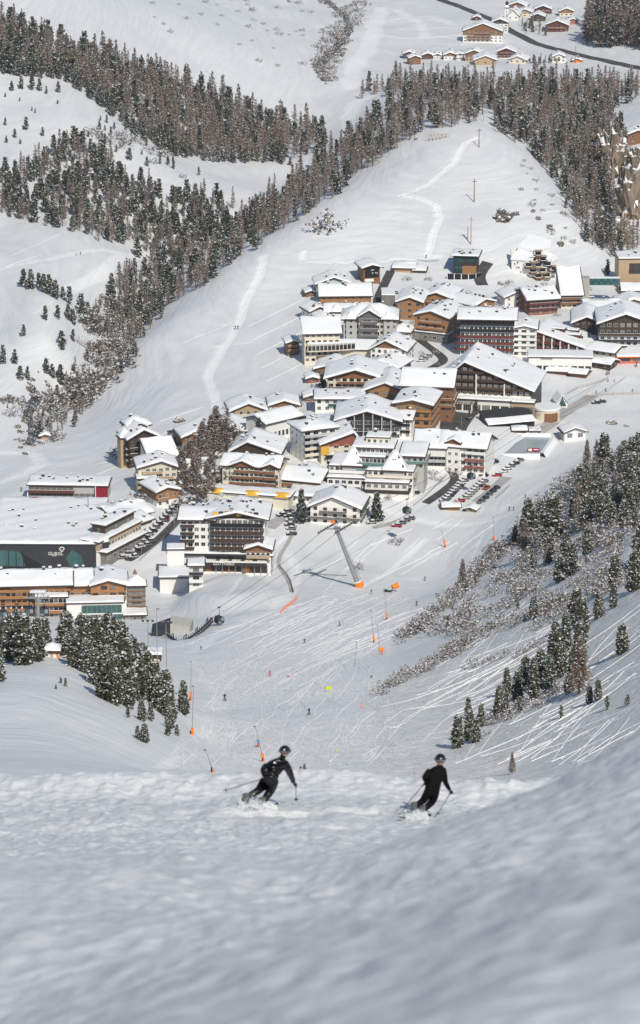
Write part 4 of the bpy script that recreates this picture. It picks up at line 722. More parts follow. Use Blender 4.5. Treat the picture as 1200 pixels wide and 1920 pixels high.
block(t, w_ * .36, w_ * .28, 12, 50 * kk, y0=-1, roof='gable', pitch=.34, wall='white', clad='wood', zc=42 * kk, st=3, nw=5, skip=(0,), side=2, chim=0, snow=.9, ov=1.2, bal=[(2, .05, .95, 'tan')])
for i in range(14): m = MB(); x = -w_ * .18 + w_ * .046 * i; m.box(x - .7, x + .7, -2.1, -.8, 24 * kk, 24 * kk + .75, ['white', 'cream', 'charcoal'][i % 3]); m.build('terrace_table', t)
m = MB()
for lv, r_ in ((24 * kk, 5.5), (14 * kk, 4.6)):
    for i in range(10):
        a0, a1 = math.pi * (.95 + i * .1), math.pi * (.95 + (i + 1) * .1); c0 = (-w_ * .40, 2.5); P0, P1 = [(c0[0] + r_ * 1.3 * math.cos(a_), c0[1] + r_ * math.sin(a_)) for a_ in (a0, a1)]
        m.face([P0 + (lv - .4,), P1 + (lv - .4,), P1 + (lv + 1.1,), P0 + (lv + 1.1,)], 'white' if lv > 15 * kk else 'black'); m.face([P0 + (lv - .4,), c0 + (lv - .4,), P1 + (lv - .4,)], 'concrete'); m.face([P0 + (lv - 4,), P1 + (lv - 4,), P1 + (lv - .4,), P0 + (lv - .4,)], GL)
m.build('curved_terrace', t)
t, k, w_, h = B('garage_block', 'garage', 'plain white garage block at the left foot of the brown-banded lower hotel', 330, 1112, 60, 30, 12, 2, wall='white', roof='flat', st=1, nw=0, chim=0, snow=.6, ov=.8, side=0, roofm='charcoal')
block(t, 0, 6.5, 6, 66 * k, y0=13, roof='flat', wall='white', st=1, nw=0, side=0, chim=0, snow=.5, ov=.5); m = MB(); m.box(w_ * .34, w_ * .46, -.1, -.01, h * .35, h * .7, 'grey'); m.build('door', t)
B('stair_tower', 'stair tower', 'slim white stair tower with rounded balconies between the garage block and the lower hotel', 368, 1104, 26, 44, 7, 2, wall='white', roof='flat', st=3, nw=1, ww=2.4, wh=1.2, bal=[(1, 0, 1, 'white'), (2, 0, 1, 'charcoal')], chim=0, side=0, bald=1.6)
# --- left side of the village
t, k, w_, h = B('dark_timber_hotel', 'hotel', 'tall dark brown timber hotel with a small turret, below the smooth hillside', 270, 872, 54, 52, 13, 20, wall='dark', roof='gable', pitch=.5, st=5, nw=4, bal=rows((1, 0, .4, 'dark'), (2, 0, .4, 'dark'), (3, 0, .4, 'dark')), side=2, balside=True, chim=4, snow=1, ov=1.3)
block(t, -w_ * .5, 5, 5, h * .98, y0=4, roof='hip', pitch=1.2, wall='tan', st=5, nw=1, side=1, chim=0, ov=.5, snow=.4); block(t, w_ * .12, w_ * .8, 8, h * 1.18, y0=12, roof='hip', pitch=.6, wall='dark', st=5, nw=3, side=0, chim=1, ov=.8)
t, k, w_, h = B('cream_apartments', 'apartment house', 'cream apartment house with four stepped wooden balconies, below the dark timber hotel', 296, 918, 72, 42, 13, 8, wall='cream', clad=None, st=4, nw=6, ww=1.7, wh=1.9, gm=CUR, bal=rows((0, 0, .9, 'cream'), (1, 0, .9, 'tan'), (2, 0, .9, 'tan'), (3, .1, .6, 'tan')), side=2, chim=3, snow=.9, pitch=.28, rx=.1)
block(t, -w_ * .3, w_ * .5, 7, h * .62, y0=-3.5, roof='flat', wall='cream', st=3, nw=4, ww=1.8, bal=rows((1, 0, 1, 'tan'), (2, 0, 1, 'tan')), side=1, chim=0, snow=.7, ov=.6)
B('barn', 'barn', 'plain barn with a slanting unbroken snow roof right of the dark timber hotel', 306, 876, 52, 22, 12, 20, wall='white', roof='side', pitch=.5, rx=.3, st=1, nw=2, chim=0, snow=.9)
B('barn', 'barn', 'wide low snow roof over a windowless white wall, left of the larch grove', 376, 906, 60, 20, 20, 22, wall='white', roof='side', pitch=.25, st=1, nw=0, side=0, chim=0, snow=.9)
B('house', 'house', 'white house with one orange timber bay, above the top end of the parked cars', 314, 950, 40, 30, 14, 28, wall='white', clad='orange', zc=3, st=2, nw=3, ww=1.2, bal=[(1, 0, .5, 'orange')], pitch=.3, chim=3, snow=.9)
t, k, w_, h = B('row_house', 'apartment house', 'long flat-roofed row with brown balconies and a crimson end wall, alone at the left', 128, 946, 148, 36, 12, -3, wall='grey', roof='flat', st=3, nw=14, ww=2.2, wh=1.9, gm=CUR, bal=rows((2, 0, .58, 'red'), (1, .02, .98, 'wood')), chim=6, snow=.9, ov=.8, bald=1.6)
m = MB(); m.box(w_ * .36, w_ * .505, -1.9, -.1, .2, h * .94, 'crimson'); m.box(-w_ / 2 - .4, -w_ / 2, -1.8, 0, -1, h * .66, 'white'); m.box(w_ * .36 - .3, w_ * .36, -1.95, 0, 0, h, 'white'); m.build('end_panel', t)
t, k, w_, h = B('conference_hall', 'conference hall', 'huge charcoal hall with angular teal windows and a white heart-shaped emblem, at the left edge', 78, 1070, 208, 50, 60, -1, wall='charcoal', roof='flat', st=1, nw=0, side=0, chim=9, snow=1.0, ov=.4, roofm='charcoal')
prism_ = [(w_ / 2, 0), (w_ / 2 + 4.5, 3), (w_ / 2 + 4.5, 30), (w_ / 2, 30)]; m = MB(); prism(m, prism_, -3, h * 1.02, 'charcoal'); prism(m, prism_, h * 1.02, h * 1.02 + .8, snow_m); m.build('side_wing', t)
m = MB()
def tri(m, pts, mt, y=-.06): m.face([(w_ * (x - 78) / 208, y, (1070 - z) * k / .957) for x, z in pts], mt)
tri(m, [(-22, 1062), (62, 1062), (62, 1052), (34, 1034), (-22, 1030)], GLT); tri(m, [(124, 1046), (136, 1030), (154, 1042), (158, 1068), (132, 1062)], GLT); m.build('glazing', t)
m = MB(); tri(m, [(48, 1062), (84, 1062), (40, 1036)], 'black', -.1)
for x in (16, 30, 44): tri(m, [(x, 1062), (x + 1.5, 1062), (x + 1.5, 1033), (x, 1033)], 'black', -.12)
tri(m, [(-22, 1066), (84, 1066), (84, 1062), (-22, 1062)], 'black', -.13); m.build('glazing_bar', t)
text_part('GURGL', 1.8, t, (w_ * (105 - 78) / 208, -.1, 31 * k), 'white', sx=1.0); text_part('Carat', .9, t, (w_ * (102 - 78) / 208, -.1, 29 * k), 'white')
m = MB(); hp = [(112, 1028), (115, 1025.5), (119, 1025.5), (121.5, 1028), (117, 1034)]; hp = [(w_ * (x - 78) / 208, -.12, (1070 - z) * k / .957) for x, z in hp]; m.path(hp + [hp[0]], .2, 'white', 4); m.build('emblem', t)
# terraced commercial building facing the street, right of the hall
p = hit(236, 1040); t = thing('street_row', p, 'three-tiered building with timber window bands facing the line of parked cars', 'commercial building', rz=R(62)); 
block(t, 0, 30, 8, 5, roof='flat', wall='stone', st=1, nw=7, ww=2.2, side=1, chim=0, snow=.7, ov=1); block(t, 0, 32, 8, 9, y0=2.5, roof='flat', wall='white', clad='tan', zc=5.6, st=2, nw=14, ww=1.6, skip=(0,), side=1, chim=2, snow=.8, ov=.6); block(t, 4, 22, 6, 13, y0=5, roof='flat', wall='dark', st=3, nw=12, ww=1.4, skip=(0, 1), side=1, chim=3, snow=.8, ov=.5)
B('house', 'house', 'house with a broad plain snow roof behind the three-tiered building', 248, 990, 70, 26, 16, 30, wall='white', roof='side', pitch=.25, st=2, nw=4, chim=4, snow=1)
B('house', 'house', 'carport house with a slanting snow roof at the middle of the line of parked cars', 262, 1004, 44, 24, 12, 52, wall='white', clad='tan', zc=4, roof='side', pitch=.25, st=2, nw=5, chim=1, snow=.9)
# lower left timber hotel
t, k, w_, h = B('timber_resort', 'hotel', 'long orange timber hotel with a stone tower and glass front, lower left', 52, 1156, 162, 60, 20, 4, wall='white', clad='orange', zc=5.2, roof='side', pitch=.30, rx=-.1, st=5, nw=16, ww=1.4, wh=1.5, bal=rows((1, 0, 1, 'orange'), (2, 0, 1, 'orange'), (3, 0, .6, 'orange'), (4, 0, .3, 'orange')), side=0, chim=5, snow=1.0, ov=1.4, fm='dark', bald=1, balsnow=False)
X_ = lambda px: (px - 52) * k
block(t, X_(152), 42 * k, 18, 58 * k, y0=1, roof='side', pitch=.3, wall='orange', st=5, nw=4, bal=rows((3, 0, 1, 'orange'), (2, 0, 1, 'orange')), skip=(0, 1), side=0, chim=2, snow=.9, bald=1)
block(t, X_(204), 66 * k, 16, 60 * k, y0=-1, roof='gable', pitch=.28, wall='white', clad='orange', zc=38 * k, st=5, nw=4, ww=2.2, bal=[(3, 0, 1, 'orange')], skip=(0, 1), side=0, chim=2, snow=1, fm='dark')
block(t, X_(256), 33 * k, 6.5, 62 * k, y0=-2, roof='hip', pitch=.75, wall='stone', st=6, nw=1, ww=3.5, wh=.8, side=1, chim=0, snow=.5, ov=.8, rsnow=True, fm='wood'); 
for i in range(6): m = MB(); m.box(X_(256) - 3.5, X_(256) + 3.5, -2.3, -2.0, (8 + 10 * i) * k, (9.5 + 10 * i) * k, 'wood'); m.build('timber_band', t)
m = MB(); xc = X_(254); m.add([(xc - .8, .6, 78 * k), (xc + .8, .6, 78 * k), (xc + .8, 2, 78 * k), (xc - .8, 2, 78 * k), (xc, 1.3, 88 * k)], [(0, 1, 4), (1, 2, 4), (2, 3, 4), (3, 0, 4)], 'wood'); m.build('finial', t)
block(t, X_(178), 106 * k, 8, 38 * k, y0=-8, roof='flat', wall='white', st=1, nw=0, side=0, chim=0, snow=.5, ov=.5)
m = MB(); m.box(X_(154), X_(227), -8.5, -8.05, 1 * k, 33 * k, GLT)
for i in range(9): x = X_(154) + 73 * k * i / 8; m.box(x - .12, x + .12, -8.7, -8.5, 1 * k, 33 * k, 'teal')
m.box(X_(152), X_(229), -8.9, -8.4, 16 * k, 18 * k, 'white'); m.build('glass_front', t)
block(t, X_(97), 60 * k, 5, 44 * k, y0=-4, roof='flat', wall='white', st=3, nw=7, ww=1.5, side=0, chim=0, snow=.7, ov=.5, bal=rows((1, 0, 1, 'orange'), (2, 0, 1, 'orange')), fm='dark')
block(t, X_(252), 40 * k, 9, 14 * k, y0=-9, roof='flat', wall='stone', st=1, nw=3, side=1, chim=0, snow=.5, ov=.8)
# kiosks by the car park
B('kiosk', 'kiosk', 'wooden ticket kiosk with a snow lid, left of its smaller twin below the car park', 846, 957, 30, 8, 5, 4, wall='orange', roof='side', pitch=.2, st=1, nw=2, chim=0, snow=.5)
B('kiosk', 'kiosk', 'small honey-coloured kiosk with an open hatch, right one below the car park', 882, 960, 16, 7, 4, -20, wall='tan', roof='gable', pitch=.3, st=1, nw=1, ww=1.6, chim=0, snow=.4)
# red hut on the knoll
t, k, w_, h = B('red_hut', 'hut', 'tiny red and white striped hut under a pointed snow roof among the stone pines', 97, 1232, 28, 13, 3, 0, wall='white', roof='hip', pitch=.55, st=1, nw=0, chim=0, side=0, ov=.45, snow=.4, base=1)
m = MB()
for x in (-.42, .42): m.face([(w_ * x - .28, -.03, -.3), (w_ * x + .28, -.03, -.3), (w_ * x * .75 + .2, -.03, h * .95), (w_ * x * .75 - .2, -.03, h * .95)], 'orangep')
m.build('stripe', t); m = MB(); m.box(-.3, .3, -.08, -.01, 0, 1, 'tan'); m.build('door', t)

# ------------------------------------------------------------------ far hamlet
def H(label, px, py, w_, h_, dep=12, rot=0, name='farmhouse', cat='house', **kw):
    kw.setdefault('snow', .9); kw.setdefault('chim', 1); kw.setdefault('side', 1); kw.setdefault('st', 2); kw.setdefault('nw', 3); kw.setdefault('ww', 1.5); kw.setdefault('pitch', .38)
    return B(name, cat, label, px, py, w_, h_, dep, rot, **kw)
H('white hotel with brown balconies, widest building of the distant hamlet', 905, 80, 74, 21, 18, -4, name='far_hotel', cat='hotel', wall='white', clad='wood', zc=6, st=4, nw=9, bal=rows((1, .1, .7, 'wood'), (2, .1, .7, 'wood'), (3, .3, .7, 'wood')))
H('white four-storey block with small windows behind the distant white hotel', 937, 60, 30, 18, 16, -6, wall='white', clad='dark', zc=7, st=4, nw=4)
t, k, w_, h = H('white church nave with a steep snow roof in the distant hamlet', 962, 38, 20, 10, 16, -10, name='church', cat='church', wall='white', st=1, nw=2, pitch=1.0)
block(t, -w_ * .62, 3.6, 3.6, 24 * k, y0=1, roof='hip', pitch=2.2, wall='white', st=4, nw=1, ww=.7, side=1, chim=0, snow=.2, ov=.3); m = MB(); m.ball((-w_ * .62, 2.8, 30 * k), 1.5, 1.5, 2.2, 'black'); m.tube((-w_ * .62, 2.8, 30 * k), (-w_ * .62, 2.8, 37 * k), .3, 'black', .05); m.build('spire', t)
H('brown-gabled white house just right of the distant church, upper one', 970, 22, 34, 11, wall='white', clad='wood', zc=3, rot=-12, nw=4)
H('cream-gabled house just right of the distant church, lower one', 984, 32, 28, 9, wall='cream', clad='tan', zc=3, rot=-6)
H('red-brown chalet with a wide gable, highest in the distant hamlet', 1018, 26, 32, 9, wall='red', rot=-4, bal=[(1, .1, .9, 'wood')])
H('dark brown house half hidden behind the snowy trees of the distant hamlet', 1008, 40, 26, 9, wall='dark', rot=-8)
H('large brown chalet with a broad snow roof, right end of the distant hamlet', 1044, 60, 42, 13, 16, -6, wall='red', nw=5, bal=[(1, .1, .9, 'wood')])
H('cream and orange house beyond the large brown chalet, far right of the distant hamlet', 1062, 30, 26, 9, wall='cream', clad='orange', zc=2.5)
H('salmon-coloured outbuilding right of the large brown chalet in the distant hamlet', 1074, 46, 20, 7, wall='salmon', st=1)
H('lone red hut standing left of the road near the distant hamlet', 894, 38, 14, 5, 6, wall='red', st=1, nw=1, name='field_hut', cat='hut')
H('dark chalet at the left end of the lower hamlet row', 767, 110, 22, 9, wall='dark', clad='red', zc=2.5)
H('square brown shed in front of the left end of the lower hamlet row', 778, 121, 22, 12, 8, 10, wall='wood', st=2, nw=1, name='field_barn', cat='barn')
H('red-brown chalet, third from the left in the lower hamlet row', 802, 111, 18, 8, wall='red')
H('small white house, fourth from the left in the lower hamlet row', 820, 111, 16, 7, wall='white', clad='dark', zc=3)
H('brown chalet with a white base in the middle of the lower hamlet row', 844, 112, 24, 9, wall='white', clad='wood', zc=2.8)
H('narrow white house with two window rows in the lower hamlet row', 863, 113, 14, 11, wall='white', pitch=.2)
H('half white, half timber house in the lower hamlet row', 889, 115, 34, 14, 14, -6, wall='tan', clad='wood', zc=4, st=3, nw=5)
H('pale timber barn with the widest snow roof of the lower hamlet row', 910, 122, 42, 9, 18, 0, wall='tan', st=1, nw=3, name='field_barn', cat='barn')
H('red-balconied chalet behind the wide pale barn', 949, 110, 34, 13, 14, -4, wall='white', clad='red', zc=3, st=3, nw=5, bal=rows((1, .05, .95, 'red'), (2, .1, .9, 'red')))
H('low snow-roofed house right of the red-balconied distant chalet', 970, 119, 32, 7, 14, -14, wall='cream', st=1)
H('white house with one brown balcony at the right end of the lower hamlet row', 1048, 117, 24, 11, wall='white', st=2, bal=[(1, .1, .6, 'wood')])
H('tiny orange-brown shed beside the distant road', 1082, 117, 17, 4, 6, wall='orangep', st=1, nw=0, name='field_hut', cat='hut')
H('brown barn on the forest edge at the right side', 1196, 270, 38, 18, 12, 6, wall='wood', st=2, nw=2, name='forest_barn', cat='barn')
H('white house peeping from the larches at the upper right edge', 1196, 78, 24, 8, wall='white', clad='wood', zc=2.5, name='forest_house')
B('hut', 'hut', 'tiny tan hut beside the stream at the foot of the gorge', 84, 824, 14, 8, 4, 10, wall='tan', st=1, nw=1, chim=0)
# ------------------------------------------------------------------ trees
G_pine = mat('pine_needles', (0.060, 0.064, 0.036), 0.8, 0.45, 3.0); G_spruce = mat('spruce_needles', (0.050, 0.058, 0.042), 0.8, 0.45, 3.0)
G_larch = mat('larch_twigs', (0.18, 0.125, 0.095), 0.85, 0.4, 2.0); G_bark = mat('bark', (0.085, 0.065, 0.052), 0.9, 0.3, 4.0); G_shrub = mat('shrub_twigs', (0.14, 0.105, 0.08), 0.85, 0.4, 2.0)
def rnd_quads(cen, size, rg, up=0.0):
    """one small randomly turned quad at each centre"""
    n_ = len(cen); a = rg.normal(size=(n_, 3)); a[:, 2] *= (1 - up * .85); a /= np.linalg.norm(a, axis=1)[:, None] + 1e-9
    b = rg.normal(size=(n_, 3)); b[:, 2] *= (1 - up * .85); b -= a * (a * b).sum(1)[:, None]; b /= np.linalg.norm(b, axis=1)[:, None] + 1e-9
    s = (size * rg.uniform(.6, 1.35, n_))[:, None]; q = np.stack([cen - a * s - b * s * .62, cen + a * s - b * s * .5, cen + a * s * .8 + b * s * .6, cen - a * s * .7 + b * s * .6], 1)
    return q.reshape(-1, 3)
def trunk_q(H_, r0, n_=5, z0=-.06, z1=1.0):
    an = np.linspace(0, 2 * np.pi, n_, endpoint=False); lo = np.stack([np.cos(an) * r0, np.sin(an) * r0, np.full(n_, z0 * H_)], 1); hi = np.stack([np.cos(an) * r0 * .15, np.sin(an) * r0 * .15, np.full(n_, z1 * H_)], 1)
    return np.array([[lo[i], lo[(i + 1) % n_], hi[(i + 1) % n_], hi[i]] for i in range(n_)]).reshape(-1, 3)
def crown(kind, seed, det, snow=.38):
    """vertex quads for green and for snow; unit height 1"""
    rg = np.random.default_rng(seed)
    if kind in ('pine', 'spruce'):
        n_ = det; t = rg.random(n_) ** .8
        wmax = rg.uniform(.165, .225) if kind == 'pine' else rg.uniform(.19, .25)
        prof = lambda t: (wmax * np.clip(1 - t, 0, 1) ** (.62 if kind == 'pine' else 1.0) * (1 - .55 * np.exp(-t * 9)))
        tt = .03 + .95 * t; lob = 1 + .28 * np.sin(rg.uniform(0, 6) + tt * 31) * (1 if kind == 'spruce' else .45); an = rg.uniform(0, 2 * np.pi, n_); rr = prof(t) * lob * rg.uniform(.45, 1.12, n_)
        c = np.stack([np.cos(an) * rr, np.sin(an) * rr, tt - rr * .25], 1); k = 5
        size = .030 if det > 150 else .045
        g = np.repeat(c, k, 0) + rg.normal(size=(n_ * k, 3)) * np.array([.026, .026, .018]) * (1.2 if det < 150 else 1); green = rnd_quads(g, size, rg, .2)
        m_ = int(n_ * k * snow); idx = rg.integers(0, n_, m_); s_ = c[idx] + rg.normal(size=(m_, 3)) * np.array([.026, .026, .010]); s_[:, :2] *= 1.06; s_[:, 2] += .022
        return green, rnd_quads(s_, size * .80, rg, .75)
    if kind == 'larch':
        n_ = det; t = .10 + .88 * rg.random(n_) ** .85; an = rg.uniform(0, 2 * np.pi, n_); w0 = rg.uniform(.19, .27); ln = w0 * (1.03 - t) ** .9 * rg.uniform(.6, 1.15, n_) * np.clip(.4 + t * 3, 0, 1)
        d = np.stack([np.cos(an), np.sin(an)], 1); base = np.stack([d[:, 0] * 0, d[:, 1] * 0, t], 1); tip = np.stack([d[:, 0] * ln, d[:, 1] * ln, t - ln * rg.uniform(.05, .5, n_)], 1)
        w_ = np.full((n_, 1), .0075); up = np.array([[0, 0, 1.]]); q = np.stack([base - up * w_, tip - up * w_ * .4, tip + up * w_ * .4, base + up * w_], 1).reshape(-1, 3)
        k = 4; f_ = rg.uniform(.3, 1.05, (n_, k, 1)); tw = (base[:, None] * (1 - f_) + tip[:, None] * f_).reshape(-1, 3) + rg.normal(size=(n_ * k, 3)) * .012; tw[:, 2] -= .008
        green = np.concatenate([q, rnd_quads(tw, .0135, rg, 0)])
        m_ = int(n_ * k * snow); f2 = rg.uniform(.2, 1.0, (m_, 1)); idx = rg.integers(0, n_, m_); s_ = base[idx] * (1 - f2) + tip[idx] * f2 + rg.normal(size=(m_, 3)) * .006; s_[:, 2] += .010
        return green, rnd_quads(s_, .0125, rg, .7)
    if kind == 'shrub':
        n_ = det; an = rg.uniform(0, 2 * np.pi, n_); rr = np.sqrt(rg.random(n_)) * .75; z = rg.random(n_) * .9 * (1 - (rr / .8) ** 2 * .6) + .02; c = np.stack([np.cos(an) * rr, np.sin(an) * rr, z], 1)
        g = np.repeat(c, 3, 0) + rg.normal(size=(n_ * 3, 3)) * .08; s_ = np.repeat(c, 2, 0) + rg.normal(size=(n_ * 2, 3)) * .05 + np.array([0, 0, .08])
        return rnd_quads(g, .065, rg, 0), rnd_quads(s_, .06, rg, .5)
def qmesh(name, parts):
    co_ = np.concatenate([p for p, _ in parts]); nq = len(co_) // 4; fc = np.arange(nq * 4).reshape(-1, 4); mi = np.concatenate([np.full(len(p) // 4, i) for i, (p, _) in enumerate(parts)])
    return fastmesh(name, co_, fc, [m for _, m in parts], mi, False)
GM = {'pine': G_pine, 'spruce': G_spruce, 'larch': G_larch, 'shrub': G_shrub}
LIB = {}
for kind, d0, d1, sn in (('pine', 75, 460, .42), ('spruce', 64, 340, .30), ('larch', 100, 380, .50), ('shrub', 34, 90, .6)):
    for v in range(6):
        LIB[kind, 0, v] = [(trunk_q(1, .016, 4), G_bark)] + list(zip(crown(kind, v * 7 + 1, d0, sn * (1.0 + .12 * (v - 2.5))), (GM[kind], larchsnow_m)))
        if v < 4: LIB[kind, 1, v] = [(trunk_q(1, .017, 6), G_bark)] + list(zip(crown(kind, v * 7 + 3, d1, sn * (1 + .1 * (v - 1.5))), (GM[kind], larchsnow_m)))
TM = {}
def tmesh(kind, lod, v):
    if (kind, lod, v) not in TM:
        p_ = LIB[kind, lod, v]
        TM[kind, lod, v] = (qmesh('trunk', p_[:1]), qmesh('crown', p_[1:])) if lod else qmesh({'pine': 'stone_pine', 'spruce': 'spruce', 'larch': 'larch', 'shrub': 'shrub'}[kind], p_)
    return TM[kind, lod, v]
FOREST = []        # (kind, location, height m, photo height, region)
def inpoly(x, y, poly):
    c = False
    for (x1, y1), (x2, y2) in zip(poly, poly[1:] + poly[:1]):
        if (y1 > y) != (y2 > y) and x < (x2 - x1) * (y - y1) / (y2 - y1) + x1: c = not c
    return c
def wood(region, poly, sx, sy, mix, hpx, dmin=480, keep=1.0, seed=1, holes=()):
    r = random.Random(seed); x0, x1 = min(p[0] for p in poly), max(p[0] for p in poly); y0, y1 = min(p[1] for p in poly), max(p[1] for p in poly); y = y0
    while y < y1:
        x = x0 + r.random() * sx
        while x < x1:
            qx, qy = x + r.uniform(-.5, .5) * sx, y + r.uniform(-.5, .5) * sy; x += sx
            if not inpoly(qx, qy, poly) or r.random() > keep or any(inpoly(qx, qy, h_) for h_ in holes): continue
            p = hit(qx, qy, dmin); k = mpp(p.y, qy); u = r.random(); kind = 'shrub'
            for kd, pr in mix:
                if u < pr: kind = kd; break
                u -= pr
            hp = hpx * r.uniform(.5, 1.2) * (.8 if kind != 'larch' else 1)
            FOREST.append((kind, p, hp * k / .95, hp, region))
        y += sy
wood('the long forest band across the upper left slope', [(-20,52), (60,68), (200,118), (330,162), (440,205), (560,252), (625,262), (618,278), (540,306), (440,302), (380,300), (320,285), (240,238), (180,182), (130,145), (-20,136)], 9.5, 8, [('larch', .68), ('spruce', .18), ('pine', .14)], 54, keep=.80)
wood('the dark fringe under the upper left forest band', [(0,120), (130,140), (180,178), (240,232), (320,280), (440,298), (540,302), (540,310), (430,308), (320,293), (235,245), (175,190), (120,152), (0,140)], 11, 5, [('pine', .6), ('spruce', .4)], 34, seed=2)
wood('the ragged forest on the left below the snowfield', [(-20,325), (95,300), (120,262), (190,285), (250,345), (350,375), (455,388), (440,432), (330,452), (200,462), (150,440), (-20,398)], 11, 9, [('pine', .38), ('spruce', .22), ('larch', .40)], 44, seed=3, keep=.74)
wood('the scrub on the open snowfield at the upper left', [(170,215), (240,235), (380,330), (350,345), (200,280), (150,262)], 15, 12, [('pine', .5), ('shrub', .5)], 20, seed=4, keep=.6)
wood('the forest filling the gorge left of the smooth hill', [(330,452), (440,425), (470,400), (520,395), (500,455), (430,505), (335,570), (262,640), (232,650), (200,560), (240,515), (295,520), (270,470)], 12, 10, [('pine', .38), ('spruce', .17), ('larch', .45)], 48, seed=5, keep=.85)
wood('the scrub in the gorge bottom', [(215,640), (180,640), (150,600), (200,560), (250,600)], 12, 9, [('shrub', .35), ('larch', .4), ('pine', .25)], 36, seed=6, keep=.95)
wood('the scrub in the gorge bottom', [(235,600), (262,645), (240,690), (200,730), (150,800), (100,830), (60,810), (90,750), (150,720), (190,650)], 13, 11, [('shrub', .5), ('larch', .28), ('pine', .22)], 30, seed=36, keep=.8)
wood('the dark bank of the gorge stream', [(0,740), (40,745), (75,775), (110,820), (95,835), (50,800), (0,770)], 12, 9, [('shrub', .85), ('pine', .15)], 18, seed=37, keep=.7)
wood('the trees on the rim of the gorge below the footbridge', [(200,640), (235,655), (215,700), (150,780), (100,810), (70,790), (140,700), (170,660)], 15, 13, [('shrub', .45), ('larch', .25), ('pine', .3)], 30, seed=7, keep=.8)
wood('the larch forest behind the left shoulder of the hill', [(500,452), (440,428), (520,375), (600,310), (650,265), (720,225), (760,190), (830,172), (905,180), (905,215), (890,232), (800,245), (760,272), (690,318), (620,375)], 10.5, 8.5, [('larch', .70), ('spruce', .13), ('pine', .17)], 52, seed=8, keep=.86)
wood('the line of larches along the far edge of the plateau', [(690,168), (800,160), (1000,160), (1200,165), (1200,185), (1000,190), (800,185), (700,180)], 12, 7, [('larch', .85), ('spruce', .15)], 46, seed=9)
wood('the larch forest on the right behind the hill', [(905,195), (1000,185), (1100,185), (1180,190), (1150,225), (1165,260), (1195,330), (1195,480), (1140,488), (1105,470), (1090,440), (1065,400), (1030,330), (985,278), (930,252), (925,215)], 11, 9, [('larch', .62), ('spruce', .2), ('pine', .18)], 52, seed=10, holes=[[(1135,285), (1165,300), (1200,380), (1200,455), (1168,450), (1150,380)], [(1150,210), (1200,190), (1200,250), (1170,240)]], keep=.9)
wood('the tall larch wood at the upper right corner', [(1088,78), (1110,60), (1215,40), (1215,96), (1165,88), (1120,90)], 8, 6, [('larch', .75), ('spruce', .25)], 74, seed=11)
wood('the tall larch wood at the upper right corner', [(1100,50), (1130,20), (1215,0), (1215,50), (1130,62)], 8, 7, [('larch', .8), ('spruce', .2)], 60, seed=12)
wood('the snowy trees in the distant hamlet', [(975,45), (1000,42), (1030,62), (1025,72), (980,62)], 8, 6, [('pine', .5), ('larch', .5)], 20, seed=13)
wood('the row of snowy trees in the distant hamlet', [(985,116), (1034,116), (1034,122), (985,122)], 5.5, 5, [('spruce', .8), ('larch', .2)], 19, seed=14)
wood('the shrubs along the distant stream', [(590,100), (610,60), (640,20), (680,0), (690,10), (660,60), (640,110), (620,160), (640,140), (600,160)], 10, 9, [('shrub', .7), ('larch', .3)], 16, seed=15, keep=.8)
wood('the larch grove between the chalets and the lower hotel', [(338,880), (370,850), (410,820), (432,812), (440,835), (410,870), (400,900), (385,935), (350,945), (336,920)], 12, 12, [('larch', .85), ('shrub', .15)], 58, seed=16)
wood('the bushes beside the parked cars', [(315,960), (345,935), (345,950), (325,975)], 8, 7, [('shrub', .8), ('larch', .2)], 16, seed=17)
wood('the specks of scrub on the far upper slope', [(150,0), (330,0), (470,70), (600,120), (590,150), (440,110), (300,60), (190,20)], 34, 20, [('shrub', .9), ('larch', .1)], 9, seed=40, keep=.35)
wood('the specks of scrub on the far upper slope', [(330,0), (420,0), (590,60), (600,75), (520,70), (400,30)], 13, 8, [('shrub', 1)], 8, seed=41, keep=.35)
wood('the specks of scrub on the far upper slope', [(380,0), (600,0), (600,30), (500,22)], 12, 8, [('shrub', 1)], 8, seed=42, keep=.3)
wood('the specks of scrub on the hillsides', [(980,290), (1060,400), (1090,470), (1060,470), (1010,420), (960,330)], 16, 12, [('shrub', 1)], 10, seed=43, keep=.6)
# near slope on the right: mixed scrub and pines
wood('the dense wood at the top of the right-hand slope', [(1085,925), (1130,880), (1215,850), (1215,990), (1150,1000), (1090,1000), (1060,970)], 19, 15, [('pine', .75), ('larch', .25)], 74, seed=20, keep=.85)
wood('the scrub belt on the rim of the right-hand slope', [(1215,835), (1215,860), (1120,895), (1050,960), (1000,1000), (940,1050), (880,1110), (800,1180), (745,1213), (735,1208), (850,1112), (900,1060), (960,1010), (1010,950), (1080,890), (1150,850)], 11, 7, [('shrub', .88), ('pine', .12)], 24, seed=21)
wood('the scrub patches across the right-hand slope', [(1090,990), (1180,1010), (1150,1080), (1040,1120), (960,1160), (880,1190), (790,1210), (850,1150), (930,1090), (1000,1020)], 13, 9, [('shrub', .90), ('pine', .10)], 26, seed=22, keep=.5)
wood('the scrub patches across the right-hand slope', [(1040,1120), (1215,1040), (1215,1075), (1130,1130), (1060,1160), (990,1190)], 14, 9, [('shrub', .9), ('pine', .1)], 26, seed=26, keep=.4)
wood('the scrub under the wood on the right-hand slope', [(1000,1000), (1100,900), (1215,850), (1215,1010), (1100,1040), (1010,1050)], 13, 10, [('shrub', .95), ('pine', .05)], 26, seed=27, keep=.55)
wood('the scrub line running down to the lip of the piste', [(708,1308), (702,1298), (760,1262), (830,1222), (905,1182), (990,1150), (1060,1118), (1070,1126), (990,1165), (900,1205), (830,1242), (770,1275)], 10, 6, [('shrub', 1)], 21, seed=23, keep=.8)
